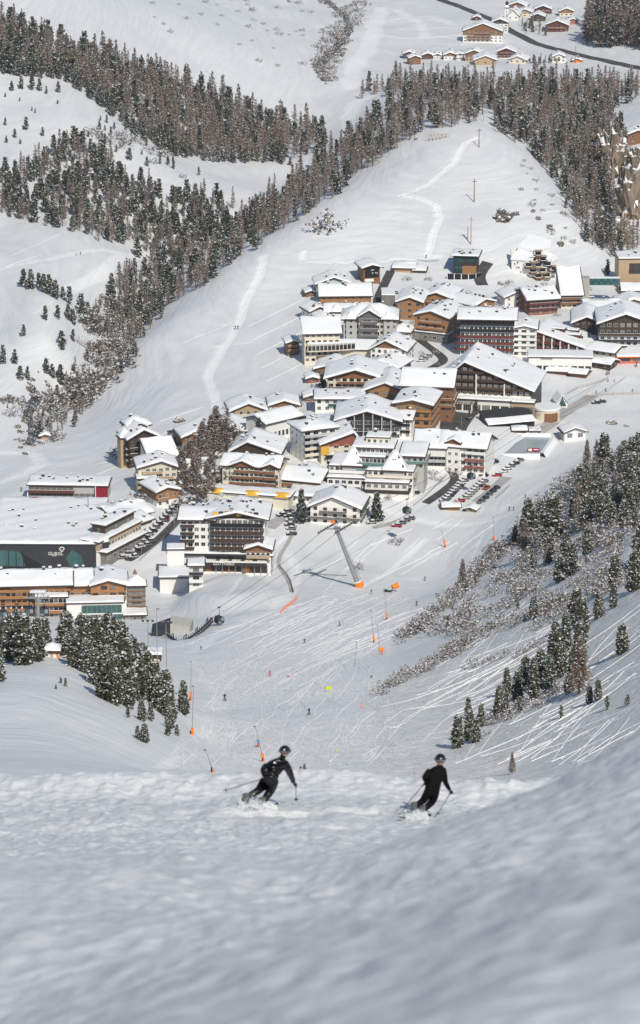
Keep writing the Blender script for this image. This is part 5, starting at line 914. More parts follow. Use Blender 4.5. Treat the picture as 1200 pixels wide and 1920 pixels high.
wood('the scrub patches across the right-hand slope', [(880,1250), (960,1215), (1040,1190), (1060,1200), (960,1240), (890,1265)], 18, 9, [('shrub', 1)], 20, seed=24, keep=.6)
wood('the scrub under the pines in the middle of the right-hand slope', [(900,1370), (940,1330), (1050,1290), (1070,1300), (960,1350), (900,1390)], 16, 9, [('shrub', 1)], 22, seed=25, keep=.7)
SING = [ # kind, x, y, photo height, region/label
 *[('pine', x, y, h_, '#the knoll pine cluster') for x, y, h_ in ((20,1240,86),(45,1246,96),(70,1240,80),(85,1228,70),(125,1232,86),(140,1252,72),(152,1228,76),(166,1247,92),(186,1257,102),(206,1262,112),(226,1277,112),(196,1312,92),(215,1322,92),(236,1302,106),(256,1312,102),(240,1327,72),(276,1312,92),(290,1322,86),(300,1337,72),(312,1332,76),(178,1285,70),(160,1262,60),(250,1285,90),(268,1290,84),(35,1225,80),(8,1228,70),(205,1290,80))],
 ('pine',-2,1278,64,'!dark stone pine cut by the left edge of the picture, below the pine cluster'), ('pine',344,1340,64,'!lone stone pine between the knoll and the tall snow lances'),
 *[('pine', x, y, h_, '#the young knoll pines') for x, y, h_ in ((320,1352,52),(318,1367,40),(266,1352,40),(283,1352,36),(271,1392,36),(258,1386,26),(315,1380,28),(332,1380,22),(240,1346,20),(123,1287,16),(114,1281,12),(105,1292,9),(160,1275,8),(298,1265,14))],
 *[('pine', x, y, h_, '#the upper right-slope pines') for x, y, h_ in ((990,1008,72),(1036,1020,92),(1030,1055,56),(966,1022,36),(1012,1000,60),(1070,1080,62),(1000,1160,42),(1150,1140,48),(1122,1160,50),(1048,1092,48),(1188,1110,78),(1198,1060,80),(1152,1102,62),(1100,1040,50),(1000,1070,40),(1060,1045,50))],
 *[('pine', x, y, h_, '#the middle right-slope pine group') for x, y, h_ in ((1090,1202,84),(1080,1172,70),(1086,1245,80),(1040,1252,86),(1060,1222,72),(985,1292,62),(1000,1312,78),(1012,1292,74),(1030,1292,64),(1052,1270,66),(1078,1282,76),(1105,1320,36),(1121,1314,42),(975,1337,32),(970,1312,56),(950,1302,50),(1066,1300,40))],
 *[('pine', x, y, h_, '#the lowest right-slope pine group') for x, y, h_ in ((858,1402,62),(880,1387,56),(892,1392,46),(902,1362,42),(936,1347,62),(946,1332,44),(878,1347,40))],
 ('pine',1138,1331,26,'!small stone pine, left one of two on the bare right-hand slope'), ('pine',1176,1323,22,'!small stone pine nearest the right edge on the bare slope'), ('pine',1166,1226,56,'!lone stone pine high on the bare snow near the right edge'), ('pine',1052,1347,24,'!little stone pine standing just below the tall bare larch'),
 ('larch',1086,1302,112,'!tall snow-dusted bare larch in the middle pine group'), ('larch',960,1452,44,'!small frosted larch just above the near crest, right of the skiers'), ('larch',867,1103,56,'!lone bare larch on the piste edge with its shadow to the left'), ('larch',984,1040,70,'!bare brown larch leaning over the rim of the right-hand slope'),
 ('pine',571,1447,16,'!tiny pine just behind the crest, right of the left skier'), ('larch',1100,880,56,'!thin bare larch rising above the scrub rim near the lift hut'), ('larch',1118,872,48,'!second thin bare larch above the scrub rim near the lift hut'),
 ('spruce',565,980,62,'!snow-laden spruce at the left corner of the white chalet with grey-green balconies'), ('spruce',706,978,54,'!snow-laden spruce at the right corner of the white chalet with grey-green balconies'), ('spruce',605,742,44,'!snowy tree beside the left end of the bowed-balcony hotel'), ('spruce',485,836,52,'!snowy tree left of the hall with the arched window'), ('spruce',1100,697,26,'!frosted tree in front of the low white pavilion'), ('spruce',893,778,26,'!frosted tree beside the entrance of the resort hotel'), ('spruce',880,790,20,'!second frosted tree beside the entrance of the resort hotel'),
 ('shrub',256,948,26,'!bare bush below the cream apartment house'), ('shrub',216,858,22,'!bare bush left of the dark timber hotel'), ('shrub',614,432,38,'!big lone bush on the left shoulder of the smooth hill'), ('shrub',742,1020,16,'!bare bush on the snow below the red car'), ('shrub',672,1068,16,'!bare twigs behind the foot of the lift tower'), ('spruce',1139,515,28,'!lone spruce above the glass bridge'),
 ('pine',253,668,28,'!dark pine standing out on the edge of the smooth hillside'), ('pine',258,482,36,'!lone conifer beside the snow trail on the left terrace'), ('pine',74,822,34,'!dark pine beside the stream at the foot of the gorge'), ('larch',868,1068,20,None),
 *[('pine', x, y, h_, '#the row on the left terrace edge') for x, y, h_ in ((44,538,34),(58,542,36),(73,540,28),(82,548,34),(92,552,36),(104,560,34),(118,562,24),(130,570,34),(152,590,38),(128,600,30),(85,600,26),(108,598,26),(137,608,28),(165,588,22),(176,600,24),(44,630,22))],
 *[('pine', x, y, h_, '#the pines above the gorge stream') for x, y, h_ in ((6,682,34),(28,682,28),(38,712,26),(52,712,24),(116,655,34),(137,640,22),(87,700,28),(98,708,26),(114,720,36),(138,698,16),(150,760,22))],
 *[('pine', x, y, h_, '#the upper-left snowfield pines') for x, y, h_ in ((22,170,18),(40,167,24),(60,168,26),(74,170,22),(87,176,14),(109,173,20),(10,182,8),(108,195,8),(49,243,24),(10,235,14),(28,258,16),(38,270,10),(80,255,16),(243,300,22),(300,308,14),(266,290,8),(325,285,16),(37,190,8),(66,212,8),(60,208,8),(121,303,30),(544,310,16),(575,290,14),(521,300,10),(12,268,14))],
 *[('larch', x, y, h_, '#the lone forest-edge larches') for x, y, h_ in ((505,365,34),(515,350,26),(680,185,36),(690,172,30),(760,172,44),(742,170,56),(750,170,52),(733,172,34),(1125,175,44),(1150,175,48))],
]
for kd, x, y, h_, rg_ in SING:
    if rg_ is None: continue
    p = hit(x, y); FOREST.append((kd, p, h_ * mpp(p.y, y) / .95, h_, rg_))
KN = {'pine': ('stone_pine', 'snowy dark stone pine', 'pine tree'), 'spruce': ('spruce', 'dark snow-laden spruce', 'spruce'), 'larch': ('larch', 'bare brown frosted larch', 'larch'), 'shrub': ('shrub', 'low bare twiggy shrub', 'shrub')}
rt_ = random.Random(5); ORD = 'first second third fourth fifth sixth seventh eighth ninth tenth eleventh twelfth thirteenth fourteenth fifteenth sixteenth seventeenth eighteenth nineteenth twentieth twenty-first twenty-second twenty-third twenty-fourth twenty-fifth twenty-sixth twenty-seventh twenty-eighth twenty-ninth thirtieth'.split()
rank_ = {}
for g_ in {f_[4] for f_ in FOREST if f_[4][0] == '#'}:
    for i, f_ in enumerate(sorted([f_ for f_ in FOREST if f_[4] == g_], key=lambda f_: topx(*f_[1])[0])): rank_[id(f_)] = ORD[i]
for kind in ('pine', 'spruce', 'larch', 'shrub'):
    L_ = sorted([f_ for f_ in FOREST if f_[0] == kind], key=lambda f_: (-(f_[4][0] in '!#'), -f_[3])); cap = 290
    if kind == 'shrub': ind, rest = [f_ for f_ in L_ if f_[4][0] == '!'], [f_ for f_ in L_ if f_[4][0] != '!']
    else: ind, rest = L_[:cap], L_[cap:]
    nm, adj, cat_ = KN[kind]
    for f_ in ind:
        _, p, hm, hp, reg = f_
        lod = 1 if (hp > 34 and p.y < 1600) else 0; wx = hm * rt_.uniform(.88, 1.15) * (1.15 if hp < 40 and kind == 'pine' else 1) * (1.15 if kind == 'shrub' else 1) * (1.5 if 'larch grove' in reg else 1); rz = rt_.uniform(0, 6.28)
        if reg[0] == '!': lab, grp = reg[1:], None
        elif reg[0] == '#': lab, grp = f'{adj}, {rank_[id(f_)]} from the left in {reg[1:]}', {'pine': 'stone pines', 'larch': 'larches', 'spruce': 'spruces'}[kind] + ' in ' + reg[1:]
        else: lab, grp = adj + ' in ' + reg, {'pine': 'stone pines', 'spruce': 'spruces', 'larch': 'larches'}[kind] + ' in ' + reg
        if lod:
            e = thing(nm, p, lab, cat_, grp, rz); a, b = tmesh(kind, 1, rt_.randrange(4)); e.scale = (wx, wx, hm); link('trunk', a, e); link('crown', b, e)
        else:
            e = tag(link(nm, tmesh(kind, 0, rt_.randrange(6)), None, p, rz), lab, cat_, grp); e.scale = (wx, wx, hm)
    if rest:
        chunks = []; mis = []
        for _, p, hm, hp, reg in rest:
            prt = LIB[kind, 1 if kind == 'shrub' and p.y < 1400 and False else 0, rt_.randrange(6)]; a = rt_.uniform(0, 6.28); c_, s_ = math.cos(a), math.sin(a); wx = hm * rt_.uniform(.9, 1.1) * (1.4 if kind == 'shrub' else 1)
            for i, (q, _) in enumerate(prt):
                if kind == 'shrub' and i == 0: continue
                chunks.append(np.stack([(q[:, 0] * c_ - q[:, 1] * s_) * wx + p.x, (q[:, 0] * s_ + q[:, 1] * c_) * wx + p.y, q[:, 2] * hm + p.z], 1)); mis.append(np.full(len(q) // 4, i))
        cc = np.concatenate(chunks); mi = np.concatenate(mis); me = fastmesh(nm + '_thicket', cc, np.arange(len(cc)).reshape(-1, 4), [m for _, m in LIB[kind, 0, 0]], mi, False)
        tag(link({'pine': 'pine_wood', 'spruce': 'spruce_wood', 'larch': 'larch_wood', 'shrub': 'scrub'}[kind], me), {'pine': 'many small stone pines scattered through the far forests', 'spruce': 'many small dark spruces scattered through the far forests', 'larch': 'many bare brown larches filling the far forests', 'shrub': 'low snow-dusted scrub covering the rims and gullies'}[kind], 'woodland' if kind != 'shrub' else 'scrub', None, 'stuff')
    print('TREES', kind, len(ind), len(rest))
# ------------------------------------------------------------------ roads, pond, streams
def road(name, pxs, width, m='asphalt', lift=.14, dmin=480): return struct(ribbon(name, [hit(x, y, dmin) for x, y in pxs], width, m, lift))
slush = mat('road_slush', (0.42, 0.41, 0.39), .85, .2, .3, .3, 5)
road('road', [(815,-6), (850,8), (893,25), (935,45), (965,62), (1000,80), (1040,92), (1090,104), (1140,115), (1215,128)], 9)
road('road', [(733,508), (722,530), (712,552), (706,566), (715,590), (745,602), (765,616), (790,640), (820,662), (838,676), (810,690), (780,700), (752,712)], 4.6)
road('road', [(915,492), (905,505), (895,520), (905,535)], 6); road('road', [(872,762), (858,785), (846,806), (850,812)], [15, 11])
road('road', [(840,880), (858,890), (852,905), (826,925), (798,944)], 3.6); road('road', [(770,965), (735,985), (700,990)], 3.2, slush); road('road', [(345,965), (310,1000), (275,1030), (240,1052)], 3.6)
road('road', [(328,806), (334,825), (330,845)], 7); road('road', [(560,950), (530,968), (505,990)], 5, slush); road('road', [(1110,742), (1065,768), (1030,798), (1005,812)], 6, slush); road('road', [(950,895), (925,918), (895,940)], 5, slush)
road('footpath', [(555,985), (545,1010), (525,1040), (520,1060), (540,1085), (548,1110)], 1.6, slush)
ice = mat('pond_ice', (0.36, 0.42, 0.45), .22, .12, .08, spec=.5)
zl = hit(960, 850).z + .5
def onplane(px, py, z): a_, b_, d_ = pxdir(px, py); return Vector((a_, b_, d_)) * (z / d_)
c_ = [onplane(x, y, zl) for x, y in ((906,850), (1012,850), (1033,820), (912,818))]; m = MB()
G_ = 8; m.face([(q.x, q.y, zl) for q in c_], ice)
for a, b in zip(c_, c_[1:] + c_[:1]):
    for i in range(6): p, q = a.lerp(b, i / 6), a.lerp(b, (i + 1) / 6); d = (Vector(b) - Vector(a)).normalized(); n_ = Vector((d.y, -d.x, 0)); hh = .3 + (1.0 if a is c_[2] else 0); p_, q_ = p + n_ * 1.6, q + n_ * 1.6; m.face([(p.x, p.y, zl - .05), (q.x, q.y, zl - .05), (q_.x, q_.y, zl + hh), (p_.x, p_.y, zl + hh)], snow_m); p2, q2 = p + n_ * 3, q + n_ * 3; m.face([(p_.x, p_.y, zl + hh), (q_.x, q_.y, zl + hh), (q2.x, q2.y, zl - 2), (p2.x, p2.y, zl - 2)], snow_m)
struct(m.build('frozen_pond'))
p = hit(1000, 856); t = thing('hoarding', (p.x, p.y, zl), 'red and white advertising hoarding at the front edge of the frozen pond', 'hoarding'); m = MB(); m.box(-2.6, 2.6, 0, .15, .2, 1.9, 'crimson'); m.build('panel', t)
m = MB(); m.box(-2.2, -.6, -.05, -.01, .5, 1.6, 'white'); m.build('white_patch', t); m = MB(); m.box(.1, 2.1, -.05, -.01, 1.0, 1.4, 'white'); m.build('white_patch', t)
water = mat('stream_water', (0.028, 0.034, 0.038), .25, .3, .4, spec=.6); rock_m = mat('dark_rock', (0.115, 0.098, 0.082), .9, .45, .35, .8, 1.2); brown_rock = mat('brown_rock', (0.20, 0.155, 0.115), .9, .4, .25, .9, .8)
ST1 = [(605,0), (628,14), (648,30), (655,55), (640,78), (622,96), (608,112), (598,125), (603,140), (612,152)]; ST2 = [(58,720), (72,745), (58,762), (50,780), (62,800), (60,825), (52,835)]
struct(ribbon('stream', [hit(*q) for q in ST1], [5, 8], water, .2)); struct(ribbon('stream', [hit(*q) for q in ST2], 4, water, .15))
from mathutils import noise as mnoise
def rockmesh(seed, m_=rock_m, snowtop=True, n_=9):
    bm = bmesh.new(); bmesh.ops.create_icosphere(bm, subdivisions=4, radius=1); off = Vector((seed * 3.7, seed * 1.3, 0))
    for v in bm.verts:
        c = v.co.copy(); d = 1 + .55 * mnoise.noise(c * 1.3 + off) + .35 * (abs(mnoise.noise(c * 3.1 + off)) * 2 - .5) + .18 * mnoise.noise(c * 8 + off); v.co = c * d; v.co.z = round(v.co.z * 5) / 5 * .6 + v.co.z * .4
    bm.normal_update()
    for f_ in bm.faces: f_.material_index = 1 if snowtop and f_.normal.z > .72 + .5 * mnoise.noise(f_.calc_center_median() * 2.5 + off) else 0
    me = bpy.data.meshes.new('rock'); bm.to_mesh(me); bm.free(); me.materials.append(m_); me.materials.append(snow_m); return me
RK = [rockmesh(i) for i in range(5)]; RB = [rockmesh(i + 20, brown_rock, True) for i in range(4)]
rr = random.Random(3)
def stone_stuff(name, label, poly, n_, s0, s1, lib, seed):
    r = random.Random(seed); W_ = [hit(*q) for q in poly]; vs, fs, ms = [], [], []; mats_ = list(lib[0].materials)
    for i in range(n_):
        k = r.randrange(len(W_) - 1); q = W_[k].lerp(W_[k + 1], r.random()); x, y = q.x + r.gauss(0, 3.2), q.y + r.gauss(0, 10); s = r.uniform(s0, s1); me = r.choice(lib); a = r.uniform(0, 6.3); ca, sa = math.cos(a), math.sin(a); b = len(vs); z = hgt(x, y)
        vs += [((v.co.x * ca - v.co.y * sa) * s + x, (v.co.x * sa + v.co.y * ca) * s + y, v.co.z * s * .7 + z) for v in me.vertices]; fs += [tuple(b + j for j in p_.vertices) for p_ in me.polygons]; ms += [p_.material_index for p_ in me.polygons]
    me = bpy.data.meshes.new(name); me.from_pydata(vs, [], fs); [me.materials.append(q) for q in mats_]; me.polygons.foreach_set('material_index', ms); tag(link(name, me), label, 'boulders', None, 'stuff')
stone_stuff('stream_boulders', 'snow-capped boulders lining the distant winding stream', ST1, 170, .8, 2.2, RK, 1); stone_stuff('stream_boulders', 'snow-capped boulders in the gorge stream on the left', ST2 + [(110,770), (85,750), (100,720)], 70, .5, 1.6, RK, 2)
ROCKS = [ # x, y, width px, height px, brown, label
 (1150,335,46,90,1,'tall brown cliff breaking out of the snow among the larches on the right'), (1182,410,50,100,1,'largest brown cliff face at the right edge above the village'), (1132,300,34,50,1,'brown rock step at the top of the right-hand cliffs'), (1163,455,34,50,1,'low brown crag at the foot of the right-hand cliffs'), (1194,335,28,60,1,'narrow brown crag cut by the right edge of the picture'),
 (944,416,30,20,0,'grey-brown rock outcrop on the right shoulder of the smooth hill'), (968,404,10,7,0,'small rock right of the outcrop on the smooth hill'), (1010,412,9,6,0,'small rock on the steep right edge of the smooth hill'), (1032,430,10,8,0,'rock low on the right edge of the smooth hill'), (1000,398,8,5,0,'tiny rock above the others on the right edge of the smooth hill'), (1052,462,10,10,0,'dark rock between the smooth hill and the terraced apartments'),
 (1147,796,18,7,1,'brown bare earth patch in the snowfield right of the lift hut'), (1175,800,10,3,1,'thin strip of bare rock near the right edge of the snowfield'), (335,792,18,7,1,'brown earth heap dug out above the lopsided-roofed chalet'), (56,735,14,12,0,'brown boulder above the gorge stream'), (40,760,12,8,0,'dark boulder on the left bank of the gorge stream'), (103,826,14,10,0,'dark boulder beside the tiny tan hut'), (780,262,6,4,1,'small dark rock at the tip of the smooth hill')]
for i, (x, y, w1, h1, br, lab) in enumerate(ROCKS):
    p = hit(x, y); k = mpp(p.y, y); o = tag(link('rock_outcrop', (RB if br else RK)[i % 4], None, p + Vector((0, w1 * k * .3, h1 * k * .35)), rr.uniform(-.5, .5)), lab, 'rock'); o.scale = (w1 * k * .5, w1 * k * .6, h1 * k * .62)
# ------------------------------------------------------------------ cars
def car_meshes(col, snow=1.0, van=False):
    L_, W2, H1, H2 = (4.9, .98, 1.15, 2.1) if van else (4.4, .9, .88, 1.48); b = MB(); bm_ = mat('car_paint_%02x%02x%02x' % tuple(int(c * 255) for c in col), col, .3, .04, spec=.6)
    prof = [(-L_/2, .35), (-L_/2, .72), (-L_/2 + .15, H1 - .06), (-L_/2 + 1.0, H1), (L_/2 - .55, H1), (L_/2 - .08, H1 - .12), (L_/2, .6), (L_/2, .35)]
    def ext(pr, w2, inset=0): return [(x, -w2 + (inset if z > H1 else 0), z) for x, z in pr] + [(x, w2 - (inset if z > H1 else 0), z) for x, z in pr]
    n_ = len(prof); b.add(ext(prof, W2), [tuple(range(n_)), tuple(range(2 * n_ - 1, n_ - 1, -1))] + [(i, n_ + i, n_ + (i + 1) % n_, (i + 1) % n_) for i in range(n_)], bm_)
    x0, x1, x2, x3 = (-L_/2 + .7, -L_/2 + 1.2, L_/2 - .25, L_/2 - .1) if van else (-L_/2 + 1.15, -L_/2 + 1.8, L_/2 - 1.05, L_/2 - .45)
    g = MB(); c = [(x0, H1), (x1, H2), (x2, H2), (x3, H1)]; g.add([(x, -W2 + .04 + (.14 if z > H1 else 0), z) for x, z in c] + [(x, W2 - .04 - (.14 if z > H1 else 0), z) for x, z in c], [(0, 1, 2, 3), (7, 6, 5, 4), (0, 4, 5, 1), (1, 5, 6, 2), (2, 6, 7, 3)], GL)
    r_ = MB(); r_.box(x1 - .02, x2 + .02, -W2 + .14, W2 - .14, H2 - .01, H2 + .05, bm_); wh = MB()
    for x in (-L_/2 + .8, L_/2 - .85):
        pass
    w_ = MB(); w_.tube((0, -.11, 0), (0, .11, 0), .33, 'rubber', n=10); s = MB()
    if snow: s.box(x1 + .05, x2 - .05, -W2 + .16, W2 - .16, H2 + .05, H2 + .05 + .2 * snow, snow_m); s.box(-L_/2 + .15, x0 + .1, -W2 + .1, W2 - .1, H1 - .02, H1 + .12 * snow, snow_m)
    return dict(body=b.mesh('body'), window=g.mesh('window'), roof=r_.mesh('roof'), wheel=w_.mesh('wheel'), snow=s.mesh('snow_cover') if snow else None, L=L_, W=W2)
CARS = {}
CN = {}
def car(x, y, yaw, col, snow, label, group=None, van=False):
    if group: CN[label] = CN.get(label, -1) + 1; label = ORD[CN[label]] + ' ' + label
    key = (col, snow, van)
    if key not in CARS: CARS[key] = car_meshes(col, snow, van)
    c = CARS[key]; p = hit(x, y); e = thing('parked_car' if not van else 'parked_van', p + Vector((0, 0, .14)), label, 'van' if van else 'car', group, R(yaw)); link('body', c['body'], e); link('window', c['window'], e); link('roof', c['roof'], e)
    for sx in (-c['L']/2 + .8, c['L']/2 - .85):
        for sy in (-1, 1): link('wheel', c['wheel'], e, (sx, sy * (c['W'] - .1), .33))
    if c['snow']: link('snow_cover', c['snow'], e)
BK, GY_, WH, SL = (.02, .021, .024), (.16, .165, .17), (.62, .62, .61), (.33, .34, .35); r = random.Random(8)
gA = ('snow-covered car, counted down the tight rows of the car park below the pond', 'snow-covered cars in the car park')
for i in range(9): car(870 - i * 4.6, 903 + i * 4.7, 14, r.choice([BK, GY_, WH, SL]), 1, *gA)
for i in range(8): car(907 - i * 5.0, 904 + i * 4.6, 14, r.choice([BK, GY_, WH, SL]), 1, *gA)
for i in range(5): car(930 - i * 7.0, 918 + i * 6.2, 50, r.choice([BK, GY_, BK]), 0, 'dark car down the diagonal line on the right side of the car park', 'cars in the diagonal line')
car(863, 941, 10, (.45, .012, .02), .6, 'red car at the lower end of the snowy car park rows'); car(912, 917, 60, (.42, .07, .02), 0, 'rust-red car at the right end of the car park rows'); car(932, 893, 4, (.50, .01, .02), .5, 'bright red car on the road above the car park')
car(907, 893, 0, BK, 0, 'small dark car left of the bright red car'); 
for x, y in ((918,872), (926,868)): car(x, y, 20, BK, 0, 'black car from the left between the white corner hotel and the frozen pond', 'black cars beside the corner hotel')
for x, y in ((945,886), (951,881), (958,876), (966,871), (974,865)): car(x, y, 30, r.choice([WH, BK, GY_]), 1, 'snow-topped car up the curved line right of the bright red car', 'cars in the curved line')
car(744, 988, -8, (.42, .01, .02), 1, 'red car with snow on top, parked below the stepped hotel'); 
for x, y in ((753,982), (761,977), (769,974)): car(x, y, -8, r.choice([BK, GY_]), 1, 'dark car right of the snow-topped red one in the short row', 'dark cars in the short row')
car(697, 982, 10, SL, .5, 'silver car at the right corner of the white chalet with grey-green balconies'); car(712, 972, 20, BK, .4, 'dark car behind the silver one, beside the snowy spruce')
for x, y in ((544,978), (543,986), (545,994), (547,1003), (541,970)): car(x, y, 8, r.choice([BK, BK, GY_]), .5, 'dark car in the column right of the brown-banded lower hotel', 'dark cars beside the lower hotel')
for x, y in ((528,968), (536,962), (518,944), (527,940), (537,936)): car(x, y, 30, r.choice([BK, GY_, WH]), 1, 'snowy car on the lane below the yellow awnings', 'snowy cars on the lane')
for i, (x, y) in enumerate(((257,1034), (262,1027), (268,1019), (273,1011), (279,1004), (286,998), (291,991), (297,985), (303,978), (309,972), (315,965), (321,958), (327,951), (251,1046), (274,1024), (281,1017))): car(x, y, 18, r.choice([BK, GY_, WH, SL, BK]), .5, 'car up the long slanting line along the street beside the conference hall', 'cars in the long slanting line')
car(242, 1043, 4, WH, 0, 'white van at the lower end of the street beside the conference hall', None, True); car(228, 1048, 6, GY_, 1, 'grey car with thick snow on its roof beside the white van'); car(308, 978, 20, (.35, .01, .02), 0, 'red car in the middle of the slanting street line')
for x, y in ((724,551), (732,549), (740,551)): car(x, y, 6, r.choice([GY_, SL]), 1, 'snow-covered car from the left on the deck above the grey retaining wall', 'cars on the parking deck')
for x, y in ((789,678), (796,674), (803,670)): car(x, y, 14, r.choice([BK, SL, WH]), .3, 'car from the left beside the white chalet with stacked wooden balconies', 'cars beside the street bend')
for x, y in ((1128,755), (1118,757)): car(x, y, 14, BK, .4, 'dark vehicle standing in the snow beside the ski school fence', 'dark vehicles by the ski school')
car(778, 926, 6, BK, .4, 'dark car before the arcade of the white stepped hotel')
# ------------------------------------------------------------------ fences, walls, poles
def fence(label, pxs, h_, m, step=3.0, name='fence', mesh_=True):
    P_ = [hit(*q) for q in pxs]; o_ = P_[0]; t = thing(name, o_, label, 'fence'); n_ = 0; posts = MB(); net = MB(); pts = []
    for a, b in zip(P_, P_[1:]):
        k = max(1, int((b - a).length / step))
        for i in range(k): q = a.lerp(b, i / k); pts.append(Vector((q.x, q.y, hgt(q.x, q.y))) - o_)
    q = P_[-1]; pts.append(Vector((q.x, q.y, hgt(q.x, q.y))) - o_)
    for q in pts[:90]: mb = MB(); mb.tube(q - Vector((0, 0, .4)), q + Vector((0, 0, h_)), .07, m, n=4); mb.build('post', t)
    for a, b in zip(pts, pts[1:]):
        for z in (.25, .5, .75, 1.0): net.tube(a + Vector((0, 0, h_ * z - .05)), b + Vector((0, 0, h_ * z - .05)), .035, m, n=3, cap=False)
    net.build('rail', t); return t
fence('orange mesh fence at the end of the curved footpath below the lower hotel', [(527,1150), (542,1136), (558,1122)], 1.3, 'orangef', 2)
fence('tan safety fence along the upper edge of the practice slope', [(1062,740), (1085,728), (1110,722), (1140,712)], 1.3, 'tan', 2.2); fence('tan safety fence along the lower edge of the practice slope', [(1095,748), (1120,742), (1160,740), (1215,738)], 1.3, 'tan', 2.2)
fence('grey railing along the right edge of the frozen pond', [(1012,852), (1033,832), (1046,818)], 1.3, 'metal', 2.5); fence('dark fence along the upper side of the curved footpath', [(523,1062), (537,1078), (545,1092), (550,1112)], 1.1, 'dark', 2.2); fence('low dark log fence half buried left of the lift tower', [(565,1075), (590,1077), (650,1080)], .5, 'dark', 4)
fence('long grey railing beside the lane under the white stepped hotel', [(775,950), (800,930), (825,905), (838,892)], 1.2, 'metal', 3); fence('grey railing on the downhill side of the slanting street', [(352,968), (318,1002), (285,1030), (262,1052)], 1.0, 'metal', 3.2); fence('thin rail fence around the back of the car park', [(930,935), (945,922), (955,912)], 1.1, 'metal', 2.5)
fence('dark wooden fence on the snowfield above the pale timber lodge', [(782,488), (800,491), (822,490)], .7, 'dark', 4)
def power_pole(x, y, hpx, label, arms=1, m='wood'):
    p = hit(x, y); h_ = hpx * mpp(p.y, y) / .95; t = thing('utility_pole', p, label, 'pole'); b = MB(); b.tube((0, 0, -1), (0, 0, h_), .30, m, .2, 7); b.build('pole', t)
    if arms: b = MB(); b.box(-1.5, 1.5, -.12, .12, h_ * .88, h_ * .88 + .25, m); b.build('cross_arm', t)
power_pole(898,276,34,'brown wooden pole at the summit of the smooth hill'); power_pole(889,379,42,'brown wooden pole with a cross arm halfway up the smooth hill'); power_pole(883,458,50,'grey wooden pole with a cross arm at the foot of the smooth hill', 1, 'tan'); power_pole(877,449,24,'short slanting pole beside the grey one at the foot of the hill', 0, 'tan'); power_pole(1067,140,26,'grey pole beside the distant road', 0, 'grey'); power_pole(907,228,20,'thin mast in the forest gap above the hill summit', 0, 'grey'); power_pole(965,172,30,'grey mast rising above the larches on the plateau', 0, 'grey'); power_pole(1079,118,30,'thin brown mast right of the distant hamlet', 0); power_pole(166,990,58,'thin grey mast on the snowfield roof of the conference hall', 0, 'metal')
def lamp(x, y, hpx, label, head=1):
    p = hit(x, y); h_ = hpx * mpp(p.y, y) / .95; t = thing('floodlight_mast' if head == 2 else 'street_lamp', p, label, 'lamp'); b = MB(); b.tube((0, 0, -.5), (0, 0, h_), .13, 'metal', .09, 6); b.build('pole', t); b = MB()
    if head == 2:
        b.box(-1.6, 1.6, -.07, .07, h_ - .15, h_, 'metal')
        for q in (-1.5, 0, 1.5): b.box(q - .35, q + .35, -.5, .0, h_ - .5, h_ - .02, 'charcoal')
    else: b.box(-.1, .75, -.15, .15, h_ - .05, h_ + .15, 'charcoal')
    b.build('lamp_head', t)
lamp(295,1240,98,'tall plain lamp pole above the orange box behind the pine cluster'); lamp(278,1232,70,'floodlight mast left of the tall plain lamp pole', 2); lamp(312,1250,85,'floodlight mast right of the tall plain lamp pole', 2); lamp(150,1205,38,'slim floodlight mast before the glass front of the timber hotel, left one', 2); lamp(158,1207,36,'slim floodlight mast before the glass front of the timber hotel, right one', 2); lamp(865,803,22,'street lamp on the forecourt of the resort hotel'); lamp(789,1182,22,'short white-headed lamp on the piste above the scrub line'); lamp(265,1040,26,'street lamp halfway down the slanting street'); lamp(318,985,22,'street lamp near the top of the slanting street'); lamp(327,988,20,'second street lamp near the top of the slanting street')
p = hit(294, 1250); t = thing('equipment_box', p, 'orange padded box at the foot of the tall plain lamp pole', 'box'); m = MB(); m.box(-.75, .75, -.6, .6, -.3, 1.9, 'orangef'); m.build('padding', t); m = MB(); m.box(-.8, .8, -.65, .65, 1.9, 2.0, snow_m); m.build('snow_lid', t)
def lance(x, y, hpx, lean, label, pad=14):
    p = hit(x, y); k = mpp(p.y, y); h_ = hpx * k / .95; t = thing('snow_lance', p, label, 'snow lance'); b = MB(); b.tube((0, 0, 0), (lean * k, 0, h_), .11, 'metal', .06, 6); b.build('mast', t); b = MB(); b.tube((lean * k, 0, h_), (lean * k - .25, -.3, h_ + .15), .12, 'charcoal'); b.build('nozzle', t)
    if pad: b = MB(); b.tube((0, 0, -.4), (lean * k * pad / hpx, 0, pad * k), .36, 'orangef', .34, 8); b.build('padding', t); b = MB(); b.box(-.45, -.12, -.5, -.1, .2, 1.0, 'charcoal'); b.build('valve_box', t)
lance(836,1026,30,-8,'leaning snow lance with an orange base on the upper piste, left one'); lance(926,1012,42,-1,'upright snow lance with an orange base near the pine rim', 8); lance(702,1205,60,-7,'snow lance with an orange base, left one of the piste-side pair'); lance(726,1162,58,-6,'snow lance with an orange base, above the piste-side pair'); lance(712,1222,50,-4,'plain grey snow lance right of the piste-side pair', 0); lance(360,1378,92,4,'tall snow lance with an orange base, lower one beside the knoll', 14); lance(358,1314,74,1,'tall snow lance with an orange base, upper one beside the knoll', 18)
lance(400,1448,42,-14,'thin lance with a flat orange foot just behind the crest', 4); lance(495,1428,66,-16,'leaning lance with an orange base left of the left skier', 16); lance(565,1447,9,0,'stubby orange post behind the crest, right of the left skier', 8); lance(664,1252,48,5,'dark lance beside a small snow wall in the middle of the piste', 0)
